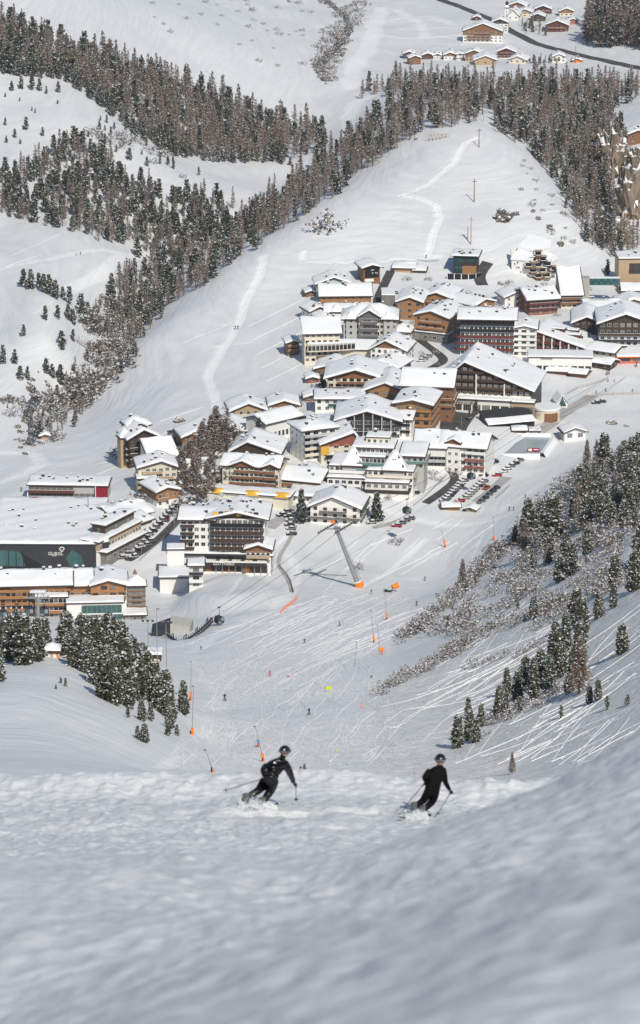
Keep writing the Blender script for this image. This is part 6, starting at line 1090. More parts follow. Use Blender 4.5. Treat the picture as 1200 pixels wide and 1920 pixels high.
def fan_gun(x, y, label, s=1.0):
    p = hit(x, y); t = thing('snow_cannon', p, label, 'snow cannon', None, R(20)); b = MB(); b.tube((-.9 * s, 0, 1.5 * s), (.9 * s, 0, 1.9 * s), .65 * s, 'orangef', .75 * s, 12); b.build('fan_barrel', t); b = MB(); b.tube((0, 0, -.3), (0, 0, 1.2 * s), .14, 'metal'); b.tube((-.8 * s, -.5, 0), (0, 0, .7 * s), .09, 'metal'); b.tube((.8 * s, -.5, 0), (0, 0, .7 * s), .09, 'metal'); b.build('stand', t)
fan_gun(741,1110,'orange snow cannon standing on the piste right of the lift tower', 1.4); fan_gun(715,1226,'small orange snow cannon at the snow bank above the scrub line', .9)
p = hit(728, 1110); t = thing('snow_scooter', p, 'grey and blue snow groomer cart left of the orange snow cannon', 'snow vehicle'); m = MB(); m.box(-1.6, 1.2, -.6, .6, .2, .9, 'charcoal'); m.build('chassis', t); m = MB(); m.box(-.2, 1.0, -.5, .5, .9, 1.8, mat('paleblue', (.35, .5, .55), .5)); m.build('cab', t); m = MB(); m.box(-1.7, 1.3, -.75, -.6, -.1, .4, 'rubber'); m.build('track', t); m = MB(); m.box(-1.7, 1.3, .6, .75, -.1, .4, 'rubber'); m.build('track', t)
def banner(x, y, wpx, hpx, m_, label, lean=0):
    p = hit(x, y); k = mpp(p.y, y); t = thing('marker', p, label, 'marker'); b = MB(); b.tube((0, 0, -.3), (0, 0, hpx * k), .06, 'metal', n=5); b.build('pole', t); b = MB(); b.box(0, wpx * k, -.03, .03, hpx * k * .35, hpx * k, m_); b.build('flag', t)
YG = mat('yellow_green_mesh', (.50, .58, .02), .6); banner(611,1297,10,11,YG,'yellow-green slow-down banner in the middle of the piste'); banner(630,1410,3,5,YG,'tiny yellow marker low on the piste right of the left skier'); banner(678,1330,2,12,'orangef','slim orange pole at the right edge of the lower piste'); banner(1006,661,4,10,'white','white flag before the low white pavilion'); banner(694,1272,5,6,mat('green_mesh', (.03, .25, .14), .6),'small green mat at the piste edge below the small snow cannon'); banner(843,638,3,22,'crimson','tall red banner at the corner of the street, left of the red-balconied hotel')
# footbridge over the gorge
a, b = hit(148, 646), hit(210, 658); t = thing('suspension_bridge', a, 'thin wooden footbridge hanging across the gorge on the left', 'bridge'); d = b - a; d = Vector((12, 3, -1.0)) if d.length < 5 else d
m = MB(); N_ = 14; pt = [d * (i / N_) + Vector((0, 0, 1.5 - 1.6 * math.sin(math.pi * i / N_))) for i in range(N_ + 1)]
for q0, q1 in zip(pt, pt[1:]): m.add([q0 + Vector((0, -.8, 0)), q1 + Vector((0, -.8, 0)), q1 + Vector((0, .8, 0)), q0 + Vector((0, .8, 0))], [(0, 1, 2, 3)], 'tan'); m.tube(q0 + Vector((0, -.8, 1.1)), q1 + Vector((0, -.8, 1.1)), .07, 'metal', n=4); m.tube(q0 + Vector((0, .8, 1.1)), q1 + Vector((0, .8, 1.1)), .07, 'metal', n=4)
m.build('deck', t); m = MB(); m.box(-.4, .1, -1, 1, -2, 4.2, 'concrete'); m.build('pier', t)
# climbing frame of timber at the hill tip
p = hit(822, 262); t = thing('viewing_frame', p, 'pale timber viewing frame at the forest edge by the hill summit', 'timber frame'); m = MB()
for i in range(6): m.tube((-5 + i * 2, 0, -.5), (-4 + i * 2, 1.5, 3 + math.sin(i) * 1.2), .16, 'tan'); m.tube((-5 + i * 2, 1.5, -.5), (-6 + i * 2, 0, 3), .16, 'tan')
m.tube((-6, .7, 2.6), (6, .7, 3.2), .18, 'tan'); m.build('beam', t)

# ------------------------------------------------------------------ cable car line
def gondola(px, py, D, label, s=1.0, hang=3.2, yaw=20, group=None):
    p = at(px, py, D); t = thing('gondola', p, label, 'gondola', group, R(yaw)); t.scale = (s,) * 3
    prof = [(-.95, -1.0), (-1.15, -.2), (-1.05, .6), (-.6, 1.0), (.6, 1.0), (1.05, .6), (1.15, -.2), (.95, -1.0)]; n_ = len(prof)
    b = MB(); b.add([(x, -.95, z) for x, z in prof] + [(x, .95, z) for x, z in prof], [tuple(range(n_ - 1, -1, -1)), tuple(range(n_, 2 * n_))] + [(i, (i + 1) % n_, n_ + (i + 1) % n_, n_ + i) for i in range(n_)], 'charcoal'); b.build('cabin', t)
    for x0, x1 in ((-.9, -.08), (.08, .9)): g = MB(); g.face([(x0, -.97, -.25), (x1, -.97, -.25), (x1 * .9, -.97, .75), (x0 * .9, -.97, .75)], GLT if x0 < 0 else mat('pale_glass', (.22, .25, .27), .1, .2, spec=.8)); g.build('window', t)
    g = MB(); g.face([(1.16, -.8, -.2), (1.16, .8, -.2), (1.07, .8, .6), (1.07, -.8, .6)], GL); g.build('window', t)
    g = MB(); g.tube((0, 0, 1.0), (0, 0, hang), .09, 'charcoal'); g.box(-.5, .5, -.12, .12, hang - .1, hang + .2, 'charcoal'); g.build('hanger', t); g = MB(); g.box(-1.0, -.1, -1.2, -.97, -.7, -.3, 'metal'); g.build('ski_rack', t); return p, hang * s
base = hit(676, 1102); kT = mpp(base.y, 1100); top = base + Vector((-46 * kT, -1.5, 118 * kT)); t = thing('lift_tower', base, 'tall leaning grey lift tower with an orange padded foot in the middle of the piste', 'lift tower'); d = top - base
m = MB(); m.tube((0, 0, -1), d, 1.05, 'metal', .6, 12); m.build('mast', t); m = MB(); m.tube(d * .02, d * .11, 1.75, 'orangef', 1.7, 8); m.build('padding', t); m = MB(); m.tube(d * .11, d * .118, 1.9, snow_m, 1.6, 8); m.build('snow_ring', t)
m = MB(); m.tube(d * .12 + Vector((1.5, -.5, 0)), d * .48 + Vector((1.1, -.4, 0)), .16, snow_m); m.tube(d * .12 + Vector((1.6, -.8, 0)), d * .97 + Vector((.9, -.8, 0)), .07, 'metal'); m.build('ladder', t)
cd = Vector((.62, .76, .14)).normalized(); m = MB(); m.tube(d - cd * 0 + Vector((-3.6, 0, 0)), d + Vector((3.6, 0, 0)), .35, 'metal'); m.build('cross_arm', t)
for sx in (-3.2, 3.2):
    m = MB(); c0 = d + Vector((sx, 0, .3)); m.tube(c0 - cd * 6, c0 + cd * 6, .28, 'metal', n=5)
    for i in range(9): q = c0 + cd * (-5.4 + 1.35 * i) + Vector((0, 0, .3)); m.tube(q - Vector((0, .16, 0)), q + Vector((0, .16, 0)), .36, 'rubber', n=8)
    m.build('roller_battery', t)
m = MB(); m.tube(d + Vector((0, 0, .2)), d + Vector((-1.4, 0, 4.4)), .16, 'metal'); m.tube(d + Vector((-.2, 0, .2)), d + Vector((1.6, 0, 4.2)), .16, 'metal'); m.tube(d + Vector((-3.2, 0, 4.3)), d + Vector((2.6, 0, 4.6)), .14, 'metal'); m.box(d.x - 2.2, d.x - .4, d.y - .6, d.y + .6, d.z + 2.4, d.z + 3.2, 'orangef'); m.box(d.x - 1, d.x + 1.6, d.y - .7, d.y + .7, d.z + .4, d.z + .7, 'metal'); m.build('maintenance_frame', t)
# cables
A0 = hit(405, 1178) + Vector((0, 0, 6)); far_a = at(1210, 668, 1790)
def cable(label, pts, r_=.07):
    m = MB()
    for a, b in zip(pts, pts[1:]):
        N_ = 14; prev = a
        for i in range(1, N_ + 1): q = a.lerp(b, i / N_) - Vector((0, 0, .012 * (b - a).length * 4 * (i / N_) * (1 - i / N_))); m.tube(prev, q, r_, 'rope', n=4, cap=False); prev = q
    tag(m.build('haul_cable'), label, 'cable')
C1 = [A0 + Vector((-1.5, 0, 0)), top + Vector((-3.2, 0, 1.0)), at(960, 800, 1620), far_a + Vector((-3, 0, 0))]; C2 = [A0 + Vector((2.5, 0, 0)), top + Vector((3.2, 0, 1.0)), at(1000, 800, 1620), far_a + Vector((5, 0, 0))]
cable('left one of two haul cables running from the drive station over the leaning tower', C1); cable('right one of two haul cables running from the drive station over the leaning tower', C2)
def oncable(C_, f_): i = int(f_); a, b = C_[i], C_[i + 1]; u = f_ - i; return a.lerp(b, u) - Vector((0, 0, .012 * (b - a).length * 4 * u * (1 - u)))
def hang_on(C_, f_, label, yaw=35):
    q = oncable(C_, f_); px_, py_ = topx(*q); gondola(px_, py_, q.y, label, 1.25, 3.6, yaw); o = bpy.context.scene.objects; g = [x for x in COL.objects if x.get('label') == label][0]; g.location = q - Vector((0, 0, 3.6 * 1.25))
hang_on(C1, .06, 'dark gondola just leaving the drive station below the lower hotel'); hang_on(C2, 1.30, 'dark gondola hanging over the lane below the stepped hotel'); hang_on(C2, 1.64, 'dark gondola above the car park road by the white corner hotel'); hang_on(C2, 2.86, 'dark gondola over the practice slope at the right edge')
for i, (x, y) in enumerate(((6,1152), (32,1152))): gondola(x, y, 1290, ['dark gondola cut by the left edge before the timber hotel', 'dark gondola left of the lift tower before the timber hotel'][i], 1.45, 2.6, 5)
gondola(55, 1146, 1255, 'dark gondola touching the left side of the tower before the timber hotel', 1.45, 2.8, 5); gondola(83, 1146, 1255, 'dark gondola touching the right side of the tower before the timber hotel', 1.45, 2.8, 5)
p = at(72, 1175, 1250); p.z = hgt(p.x, p.y); k = mpp(1250, 1150); hz = (topx(*p)[1] - 1122) * k / .95; t = thing('lift_tower', p, 'short grey lift tower carrying two gondolas before the timber hotel', 'lift tower'); m = MB(); m.tube((0, 0, -1), (0, 0, hz), .75, 'metal', .55, 10); m.build('mast', t); m = MB(); m.box(-4.2, 4.2, -.3, .3, hz, hz + .6, 'metal'); m.build('cross_arm', t)
for sx in (-3.3, 3.3):
    m = MB(); m.box(sx - .2, sx + .2, -3, 3, hz - .5, hz - .1, 'metal'); [m.tube((sx - .2, -2.6 + i * .85, hz - .1), (sx + .2, -2.6 + i * .85, hz - .1), .3, 'rubber', n=8) for i in range(7)]; m.build('roller_battery', t)
m = MB(); m.box(-2.6, 2.8, -1.2, 1.2, hz + 2.2, hz + 2.5, 'metal'); [m.tube((x, 0, hz + .5), (x * .8, 0, hz + 2.3), .14, 'metal') for x in (-2, 0, 2)]; [m.tube((x, -1.1, hz + .6), (x, -1.1, hz + 3.1), .07, 'metal') for x in (-2.6, -1.3, 0, 1.3, 2.6)]; m.build('maintenance_frame', t); snow_cap(lambda x, y: hz + 2.5, -2.6, 2.8, -1.2, 1.2, .35, 4, 3).build('snow_lid', t)
# drive station: a curving bank of machinery under the ground edge
pts = [hit(*q) for q in ((312,1196), (335,1201), (358,1196), (378,1186), (398,1172))]; t = thing('drive_station', pts[0], 'long curving bank of dark snowy lift machinery sunk in the piste edge', 'lift machinery'); L_ = [q - pts[0] for q in pts]; t.scale = (1, 1, .7)
for a, b in zip(L_, L_[1:]):
    dd = b - a; m = MB()
    for s_, z, rr_ in ((0, .6, .55), (-.9, 1.3, .35), (.9, 1.5, .35), (0, 2.3, .3), (-.4, 3.0, .2)): m.tube(a + Vector((0, s_, z)), b + Vector((0, s_, z)), rr_, 'charcoal', n=6); m.tube(a + Vector((0, s_ + .1, z + rr_)), b + Vector((0, s_ + .1, z + rr_)), rr_ * .35, snow_m, n=4)
    for i in range(5): q = a.lerp(b, i / 5); m.box(q.x - .15, q.x + .15, q.y - 1.3, q.y + 1.2, q.z - 1, q.z + 3.2, 'charcoal'); m.tube((q.x - .8, q.y - 1.2, q.z + 1.6), (q.x - .8, q.y - 1.0, q.z + 1.6), .6, 'metal', n=10)
    m.build('machinery', t); m = MB(); q = a.lerp(b, .5) + Vector((0, 0, 3.6)); e = dd.normalized(); m.path([q - e * 1.8 + Vector((0, 0, .2)), q + e * 1.8 + Vector((0, 0, 1.3)), q + e * 1.6 + Vector((0, 0, .1)), q + e * .3 + Vector((0, 0, -.6))], .16, 'charcoal'); m.build('rail_arm', t)
p = hit(318, 1192); t = thing('concrete_portal', p + Vector((0, 3, 0)), 'concrete tunnel portal with sloping snow edges behind the dark lift machinery', 'portal'); m = MB(); prism(m, [(-6.5, 0), (0, -.5), (0, 8), (-6.5, 8)], -2, 3, 'charcoal', [.2, 2.4, 3, .6]); prism(m, [(.1, 0), (7, 0), (8, 7), (.1, 7)], -2, 3, 'concrete', [3.6, 2.2, 2.8, 4.2]); m.build('wall', t)
def shedroof(x, y, wpx, label):
    p = hit(x, y); k = mpp(p.y, y); t = thing('buried_shed', p, label, 'shed'); m = MB(); m.box(-wpx * k / 2, wpx * k / 2, 0, 5, -1, 1.6, 'dark'); m.build('wall', t); snow_cap(lambda x, y: 1.6, -wpx * k / 2 - .3, wpx * k / 2 + .3, -.5, 5.5, .7).build('roof_snow', t, True)
shedroof(280, 1236, 44, 'buried dark shed with a flat snow lid behind the pine cluster'); shedroof(150, 1195, 48, 'long buried shed with dark openings between the pines and the timber hotel')
# ------------------------------------------------------------------ ski tracks: narrow ridges of loose snow thrown up on the slopes
tsn = mat('loose_snow', (.87, .872, .87), .6, .02); r = random.Random(31)
def track_set(name, label, lines):
    vs, fs = [], []
    for pl, wd in lines:
        P_ = [hit(x, y) for x, y in pl if -20 < x < 1230]; P_ = [p for p in P_ if p.y > 600]
        if len(P_) < 3: continue
        for _ in range(3): P_ = [P_[0]] + [(P_[i - 1] + P_[i] * 2 + P_[i + 1]) / 4 for i in range(1, len(P_) - 1)] + [P_[-1]]
        Q = []
        for a, b in zip(P_, P_[1:]): n_ = max(1, int((b - a).length / 2.5)); Q += [a.lerp(b, i / n_) for i in range(n_)]
        b0_ = len(vs)
        for i, p in enumerate(Q):
            d = Q[min(i + 1, len(Q) - 1)] - Q[max(i - 1, 0)]; d.z = 0
            if d.length < 1e-6: d = Vector((0, 1, 0))
            d.normalize(); nn = Vector((-d.y, d.x, 0)); w_ = wd * .8 * (.5 + .5 * math.sin(math.pi * min(1, i / 6))) * (.75 + .5 * abs(math.sin(i * .7 + wd * 40)))
            for j, (o_, h_) in enumerate(((-1, -.05), (-.3, .135), (.3, .11), (1, -.05))): q = p + nn * w_ * o_; vs.append((q.x, q.y, hgt(q.x, q.y) + h_))
        for i in range(len(Q) - 1):
            for j in range(3): k = b0_ + i * 4 + j; fs.append((k, k + 4, k + 5, k + 1))
    m = MB(); m.add(vs, fs, tsn); tag(m.build(name, None, True), label, 'ski tracks', None, 'stuff')
L_ = []
for i in range(85):
    x, y = r.uniform(960, 1230), r.uniform(1110, 1430); ang = R(r.choice([24, 30, 36, 44, 52]) + r.uniform(-6, 6)); n_ = r.randrange(7, 22); cv = r.uniform(-.035, .035); pl = []
    for k in range(n_): pl.append((x, y)); x -= math.cos(ang) * 14; y += math.sin(ang) * 14 * .85; ang += cv; ang = min(max(ang, R(5)), R(75))
    pl = [q for q in pl if q[1] < 1438 and q[0] > 700]
    L_.append((pl, r.uniform(.14, .30)))
for i in range(26):
    x, y = r.uniform(820, 1020), r.uniform(1190, 1330); pl = [(x - k * 13, y + k * r.uniform(4, 9)) for k in range(r.randrange(6, 14))]; L_.append(([q for q in pl if q[0] > 700], r.uniform(.13, .26)))
track_set('ski_tracks', 'long diagonal ski tracks crossing the right-hand slope', L_)
L_ = []
for i in range(120):
    x, y = r.uniform(360, 740), r.uniform(1200, 1420); s = r.choice([-1, 1]); d_ = r.uniform(-1.2, 1.2); ph = r.uniform(0, 6); pl = [(x + k * d_ * 7 + 7 * math.sin(ph + k * .9) * s, y + k * 7) for k in range(r.randrange(4, 11))]; L_.append(([q for q in pl if q[1] < 1438], r.uniform(.14, .30)))
for i in range(46):
    x, y = r.uniform(560, 800), r.uniform(1105, 1210); a_ = R(r.uniform(18, 34)); pl = [(x - k * 15 * math.cos(a_), y + k * 15 * math.sin(a_) + 2 * math.sin(k * .8 + i)) for k in range(r.randrange(5, 18))]; L_.append((pl, r.uniform(.14, .32)))
for i in range(16):
    x, y = r.uniform(640, 960), r.uniform(960, 1060); a_ = R(r.uniform(20, 45)); pl = [(x - k * 12 * math.cos(a_), y + k * 12 * math.sin(a_)) for k in range(r.randrange(5, 12))]; L_.append((pl, r.uniform(.12, .22)))
track_set('ski_tracks', 'crossing ski tracks covering the valley piste', L_)
L_ = [([(1060 - k * 7, 330 + k * 1.2 + i * 9 + 2 * math.sin(k + i)) for k in range(5 + i % 4)], .25) for i in range(8)] + [([(570 + i * 8 - k * 14, 560 + i * 26 + k * 7) for k in range(9)], .3) for i in range(5)] + [([(x + k * 9, y - k * (3 + i % 3)) for k in range(8 + i % 5)], .4) for i, (x, y) in enumerate([(190,870),(160,900),(240,850),(300,790),(20,480),(60,590),(10,500)])] + [([(700 + i * 40 + k * 12, 40 + i * 14 + 3 * math.sin(k * .6)) for k in range(12)], .8) for i in range(5)]
track_set('ski_tracks', 'a few faint tracks on the hillsides behind the village', L_)
# ------------------------------------------------------------------ people
def skin_body(name, joints, edges, mt, sub=1, pick=None):
    """one continuous body grown from a skeleton: joints {name: (pos, radius)}"""
    names = list(joints); me = bpy.data.meshes.new(name); me.from_pydata([joints[n_][0] for n_ in names], [(names.index(a), names.index(b)) for a, b in edges], [])
    o = bpy.data.objects.new(name, me); COL.objects.link(o); md = o.modifiers.new('s', 'SKIN'); md.use_smooth_shade = True; md.branch_smoothing = .4
    for i, n_ in enumerate(names):
        r_ = joints[n_][1]; me.skin_vertices[0].data[i].radius = (r_, r_) if not isinstance(r_, tuple) else r_; me.skin_vertices[0].data[i].use_root = (i == 0)
    s = o.modifiers.new('u', 'SUBSURF'); s.levels = s.render_levels = sub; dg = bpy.context.evaluated_depsgraph_get(); dg.update()
    out = bpy.data.meshes.new_from_object(o.evaluated_get(dg)); bpy.data.objects.remove(o); out.materials.clear()
    for m in mt: out.materials.append(m)
    if pick:
        for p in out.polygons: p.material_index = pick(p.center)
    return out
cloth = {}
def cl(name, col): return mat(name, col, .6, .08, 4, spec=.3)
def small_person(x, y, hpx, jacket, pants, label, yaw=0, ski=True, lean=.12, helmet=(.03, .03, .03)):
    p = hit(x, y); k = mpp(p.y, y); s = max(hpx * k / .95, 1.5) / 1.72; e = thing('person', p, label, 'person', None, R(yaw)); e.scale = (s,) * 3; J = cl('jacket_%d%d%d' % tuple(int(c * 99) for c in jacket), jacket); Pn = cl('trousers_%d%d%d' % tuple(int(c * 99) for c in pants), pants); H_ = cl('helmet_%d%d%d' % tuple(int(c * 99) for c in helmet), helmet)
    key = (J.name, Pn.name, H_.name)
    if key not in cloth:
        j = dict(pel=((0, 0, .92), .15), ch=((0, lean, 1.25), .19), nk=((0, lean * 1.3, 1.46), .09), hd=((0, lean * 1.5, 1.62), .12), ls=((-.2, lean, 1.38), .08), le=((-.36, lean + .05, 1.14), .06), lh=((-.38, lean + .28, 1.0), .05), rs=((.2, lean, 1.38), .08), re=((.36, lean + .05, 1.14), .06), rh=((.38, lean + .28, 1.0), .05),
                 lk=((-.15, .12, .5), .085), lf=((-.16, 0, .1), .07), lt=((-.16, .14, .06), .06), rk=((.15, .12, .5), .085), rf=((.16, 0, .1), .07), rt=((.16, .14, .06), .06))
        E_ = [('pel', 'ch'), ('ch', 'nk'), ('nk', 'hd'), ('ch', 'ls'), ('ls', 'le'), ('le', 'lh'), ('ch', 'rs'), ('rs', 're'), ('re', 'rh'), ('pel', 'lk'), ('lk', 'lf'), ('lf', 'lt'), ('pel', 'rk'), ('rk', 'rf'), ('rf', 'rt')]
        cloth[key] = skin_body('body', j, E_, [J, Pn, H_], 1, lambda c: 2 if c.z > 1.53 else (0 if c.z > .88 else 1))
    link('body', cloth[key], e)
    if ski:
        if 'ski' not in cloth:
            m = MB(); m.box(-.05, .05, -.7, .75, .0, .03, 'crimson'); m.face([(-.05, .75, .0), (.05, .75, .0), (.04, .95, .1), (-.04, .95, .1)], 'crimson'); cloth['ski'] = m.mesh('ski'); m = MB(); m.tube((0, 0, 0), (0, -.35, -1.05), .014, 'charcoal', n=4); cloth['pole'] = m.mesh('ski_pole')
        link('ski', cloth['ski'], e, (-.17, 0, 0)); link('ski', cloth['ski'], e, (.17, 0, 0)); link('ski_pole', cloth['pole'], e, (-.39, .3, 1.02)); link('ski_pole', cloth['pole'], e, (.39, .3, 1.02))
RD, BL_, DK, TL, YL, WT, OR = (.55, .02, .03), (.02, .22, .45), (.02, .022, .03), (.02, .20, .22), (.55, .40, .05), (.7, .7, .7), (.75, .18, .02)
for a in ((421,1314,14,DK,DK,'skier in black gliding alone on the left part of the piste',-30), (580,1341,14,DK,DK,'skier in black standing in the middle of the lower piste',40), (484,1401,16,BL_,RD,'skier in blue and red uphill of the orange-based lance',20), (506,1269,12,RD,RD,'skier dressed all in red on the middle piste',0), (540,1270,10,WT,RD,'skier in a white jacket and red trousers right of the all-red one',-60), (571,1207,10,(.14,.02,.04),DK,'skier in dark red on the upper left piste',0), (637,1174,10,TL,DK,'skier in a teal jacket on the piste below the lift tower',10), (781,1136,10,DK,DK,'skier in black right of the orange snow cannon',-20), (797,1089,9,DK,(.12,.14,.1),'skier in black high on the piste, left of the lone bare larch',20), (697,1114,9,DK,YL,'skier with yellow trousers just below the foot of the lift tower',30), (955,958,9,DK,DK,'dark figure standing on the snow left of the tallest pines',0), (963,958,8,DK,DK,'second dark figure beside the tallest pines, nearer to them',0), (985,934,8,DK,DK,'dark figure higher up near the rim of the pine wood',10), (716,1228,9,OR,OR,'skier in orange beside the small snow cannon',-30),
          (441,618,8,DK,DK,'walker in black on the wide trail down the smooth hillside, left one',0), (446,618,8,DK,DK,'walker in black on the wide trail down the smooth hillside, right one',0), (143,479,6,YL,DK,'walker with a yellow jacket on the trail of the left terrace',0), (151,478,6,DK,DK,'walker in black on the trail of the left terrace',0), (40,922,9,DK,DK,'walker in black left of the flat-roofed row with the crimson end',0), (799,484,7,DK,DK,'dark figure at the lower end of the winding hill trail',0), (377,1219,6,DK,DK,'dark figure on the tracks below the curving lift machinery',0), (1138,703,9,RD,DK,'person in red on the practice slope beside the shed',0), (1142,701,8,DK,DK,'person in black beside the one in red on the practice slope',0), (1152,716,6,OR,DK,'child in orange at the practice slope fence',0), (1140,716,6,DK,DK,'child in dark clothes at the practice slope fence',0), (1136,734,7,DK,DK,'skier in black on the lower practice slope',40), (1193,688,10,DK,DK,'person in black standing below the salmon-coloured lift building',0), (1118,738,6,DK,DK,'figure in black left on the practice slope',0), (800,866,6,DK,DK,'person in dark clothes by the lane between the white hotels',0), (934,868,7,DK,DK,'person in dark clothes beside the black cars near the frozen pond',0), (1186,735,6,DK,DK,'skier in black near the right end of the lower practice fence',0), (1176,708,0,DK,DK,'x',0)):
    if a[5] == 'x': continue
    small_person(a[0], a[1], a[2], a[3], a[4], a[5], a[6], ski=a[0] not in (955, 963, 143, 151, 40, 799, 934, 800, 441, 446))
# ------------------------------------------------------------------ the two near skiers
def nearp(px, py):
    x, y, z = pxdir(px, py); best = None
    for i in range(400):
        D = 60 + i * .2; q = at(px, py, D)
        if q.z <= hgt(q.x, q.y): return Vector((q.x, q.y, hgt(q.x, q.y)))
    return at(px, py, 92)
puffer = bpy.data.materials.new('glossy_black_down_jacket'); puffer.use_nodes = True; n = puffer.node_tree.nodes; l = puffer.node_tree.links; b = n['Principled BSDF']; b.inputs['Base Color'].default_value = (.006, .006, .007, 1); b.inputs['Roughness'].default_value = .22; b.inputs['Specular IOR Level'].default_value = .5
tc = n.new('ShaderNodeTexCoord'); wv = n.new('ShaderNodeTexWave'); wv.bands_direction = 'Z'; wv.wave_profile = 'SIN'; wv.inputs['Scale'].default_value = 2.6; wv.inputs['Distortion'].default_value = 1.6; wv.inputs['Detail Scale'].default_value = 2; l.new(tc.outputs['Object'], wv.inputs[0]); bp = n.new('ShaderNodeBump'); bp.inputs['Strength'].default_value = 1; bp.inputs['Distance'].default_value = .05; l.new(wv.outputs[0], bp.inputs['Height']); l.new(bp.outputs[0], b.inputs['Normal'])
matte = mat('matte_black_ski_suit', (.005, .0045, .0045), .85, .1, 3, .3, 8, spec=.12); gloss = mat('black_helmet_shell', (.012, .012, .013), .22, .05, spec=.7); glove = mat('black_glove_leather', (.012, .011, .011), .6, .1); skinm = mat('skin', (.50, .27, .18), .5, .06); goggle = mat('goggle_lens', (.10, .10, .11), .08, .1, spec=1.0); trou = mat('black_ski_trousers', (.008, .008, .009), .45, .1, 3, .5, 5); boot = mat('grey_ski_boot', (.12, .13, .14), .4, .2)
def figure(label, base, k, P, jm, tm, top=None):
    """P: 2-D joints in photo pixels relative to the base pixel plus depth in metres (x px, y px up, depth m, radius m)"""
    e = thing('person', base, label, 'person'); V = lambda q: Vector((q[0] * k, q[2], (q[1] * k - q[2] * .36) / .93))
    J = {n_: (V(q), q[3]) for n_, q in P.items()}; E_ = [('pel', 'waist'), ('waist', 'chest'), ('chest', 'neck'), ('chest', 'ls'), ('ls', 'le'), ('le', 'lw'), ('chest', 'rs'), ('rs', 're'), ('re', 'rw'), ('pel', 'lhip'), ('lhip', 'lk'), ('lk', 'la'), ('la', 'lt'), ('pel', 'rhip'), ('rhip', 'rk'), ('rk', 'ra'), ('ra', 'rt'), ('neck', 'head')]
    zc = J['pel'][0].z; body = skin_body('body', J, E_, [tm, jm], 2, None)
    sp_ = [J[q][0] for q in ('lk', 'la', 'rk', 'ra', 'lhip', 'rhip')]; up_ = [J[q][0] for q in ('waist', 'chest', 'ls', 'le', 'lw', 'rs', 're', 'rw', 'neck', 'head')]
    for p in body.polygons: c = p.center; p.material_index = 1 if (min((c - q).length for q in up_) < min((c - q).length for q in sp_)) else 0
    link('body', body, e); hd = J['head'][0]
    # head with face, ear flaps, helmet and goggles
    look = top or Vector((.35, .9, -.1)).normalized(); side = look.cross(Vector((0, 0, 1))).normalized(); upv = side.cross(look)
    bm = bmesh.new(); bmesh.ops.create_uvsphere(bm, u_segments=18, v_segments=12, radius=.115)
    for v in bm.verts: v.co = hd + side * v.co.x * .86 + look * v.co.y * 1.0 + upv * (v.co.z * 1.15)
    me = bpy.data.meshes.new('head'); bm.to_mesh(me); bm.free(); me.materials.append(skinm); me.polygons.foreach_set('use_smooth', [True] * len(me.polygons)); ho = link('head', me, e)
    m = MB(); c = hd + look * .1; m.add([c - side * .014 - upv * .02, c + side * .014 - upv * .02, c + upv * .03, c + look * .03 - upv * .015], [(0, 1, 3), (1, 2, 3), (2, 0, 3)], skinm); m.build('nose', ho)
    m = MB(); c = hd + look * .093 - upv * .055; m.add([c - side * .025, c + side * .025, c + side * .02 - upv * .012 + look * .004, c - side * .02 - upv * .012 + look * .004], [(0, 1, 2, 3)], mat('lips', (.35, .12, .1), .5)); m.build('mouth', ho)
    bm = bmesh.new(); bmesh.ops.create_uvsphere(bm, u_segments=22, v_segments=14, radius=.148)
    for v in list(bm.verts):
        if v.co.z < -.06 or (v.co.y > .06 and v.co.z < .02): bm.verts.remove(v)
        else: v.co = hd + upv * .025 + side * v.co.x * .9 + look * (v.co.y * 1.08 - .01) + upv * v.co.z
    me = bpy.data.meshes.new('helmet'); bm.to_mesh(me); bm.free(); me.materials.append(gloss); me.polygons.foreach_set('use_smooth', [True] * len(me.polygons)); ht = link('helmet', me, e); md = ht.modifiers.new('s', 'SOLIDIFY'); md.thickness = .02
    m = MB(); 
    for i in range(8):
        a0, a1 = -1.1 + i * .275, -1.1 + (i + 1) * .275; q0, q1 = [hd + (look * math.cos(a_) + side * math.sin(a_)) * .138 for a_ in (a0, a1)]; m.face([q0 - upv * .028, q1 - upv * .028, q1 + upv * .045, q0 + upv * .045], goggle)
    m.build('goggles', e)
    m = MB()
    for i in range(20): a0, a1 = i / 20 * 6.283, (i + 1) / 20 * 6.283; q0, q1 = [hd + upv * .03 + (look * math.cos(a_) * 1.1 + side * math.sin(a_) * .93) * .155 for a_ in (a0, a1)]; m.face([q0 - upv * .014, q1 - upv * .014, q1 + upv * .014, q0 + upv * .014], mat('goggle_strap', (.16, .16, .17), .5))
    m.build('goggle_strap', e)
    return e, J, V
def hand(e, wr, fwd, thumb):
    """gloved hand closed round a pole: palm, four curled fingers and a thumb, as one skinned surface"""
    f = fwd.normalized(); s = f.cross(thumb).normalized(); th = s.cross(f); names = {'w': (wr, .034), 'p': (wr + f * .05, .040)}; ed = [('w', 'p')]
    for i, (o_, ln) in enumerate(((-.036, .075), (-.012, .085), (.012, .080), (.036, .064))):
        r0 = wr + f * .085 + s * o_; names['k%d' % i] = (r0, .014); names['m%d' % i] = (r0 + f * ln * .30 - th * .03, .012); names['t%d' % i] = (r0 + f * ln * .02 - th * .055, .010); ed += [('p', 'k%d' % i), ('k%d' % i, 'm%d' % i), ('m%d' % i, 't%d' % i)]
    names['h1'] = (wr + f * .045 + s * -.045 - th * .01, .015); names['h2'] = (wr + f * .075 + s * -.04 - th * .045, .012); ed += [('p', 'h1'), ('h1', 'h2')]
    link('glove', skin_body('glove', names, ed, [glove], 1), e)
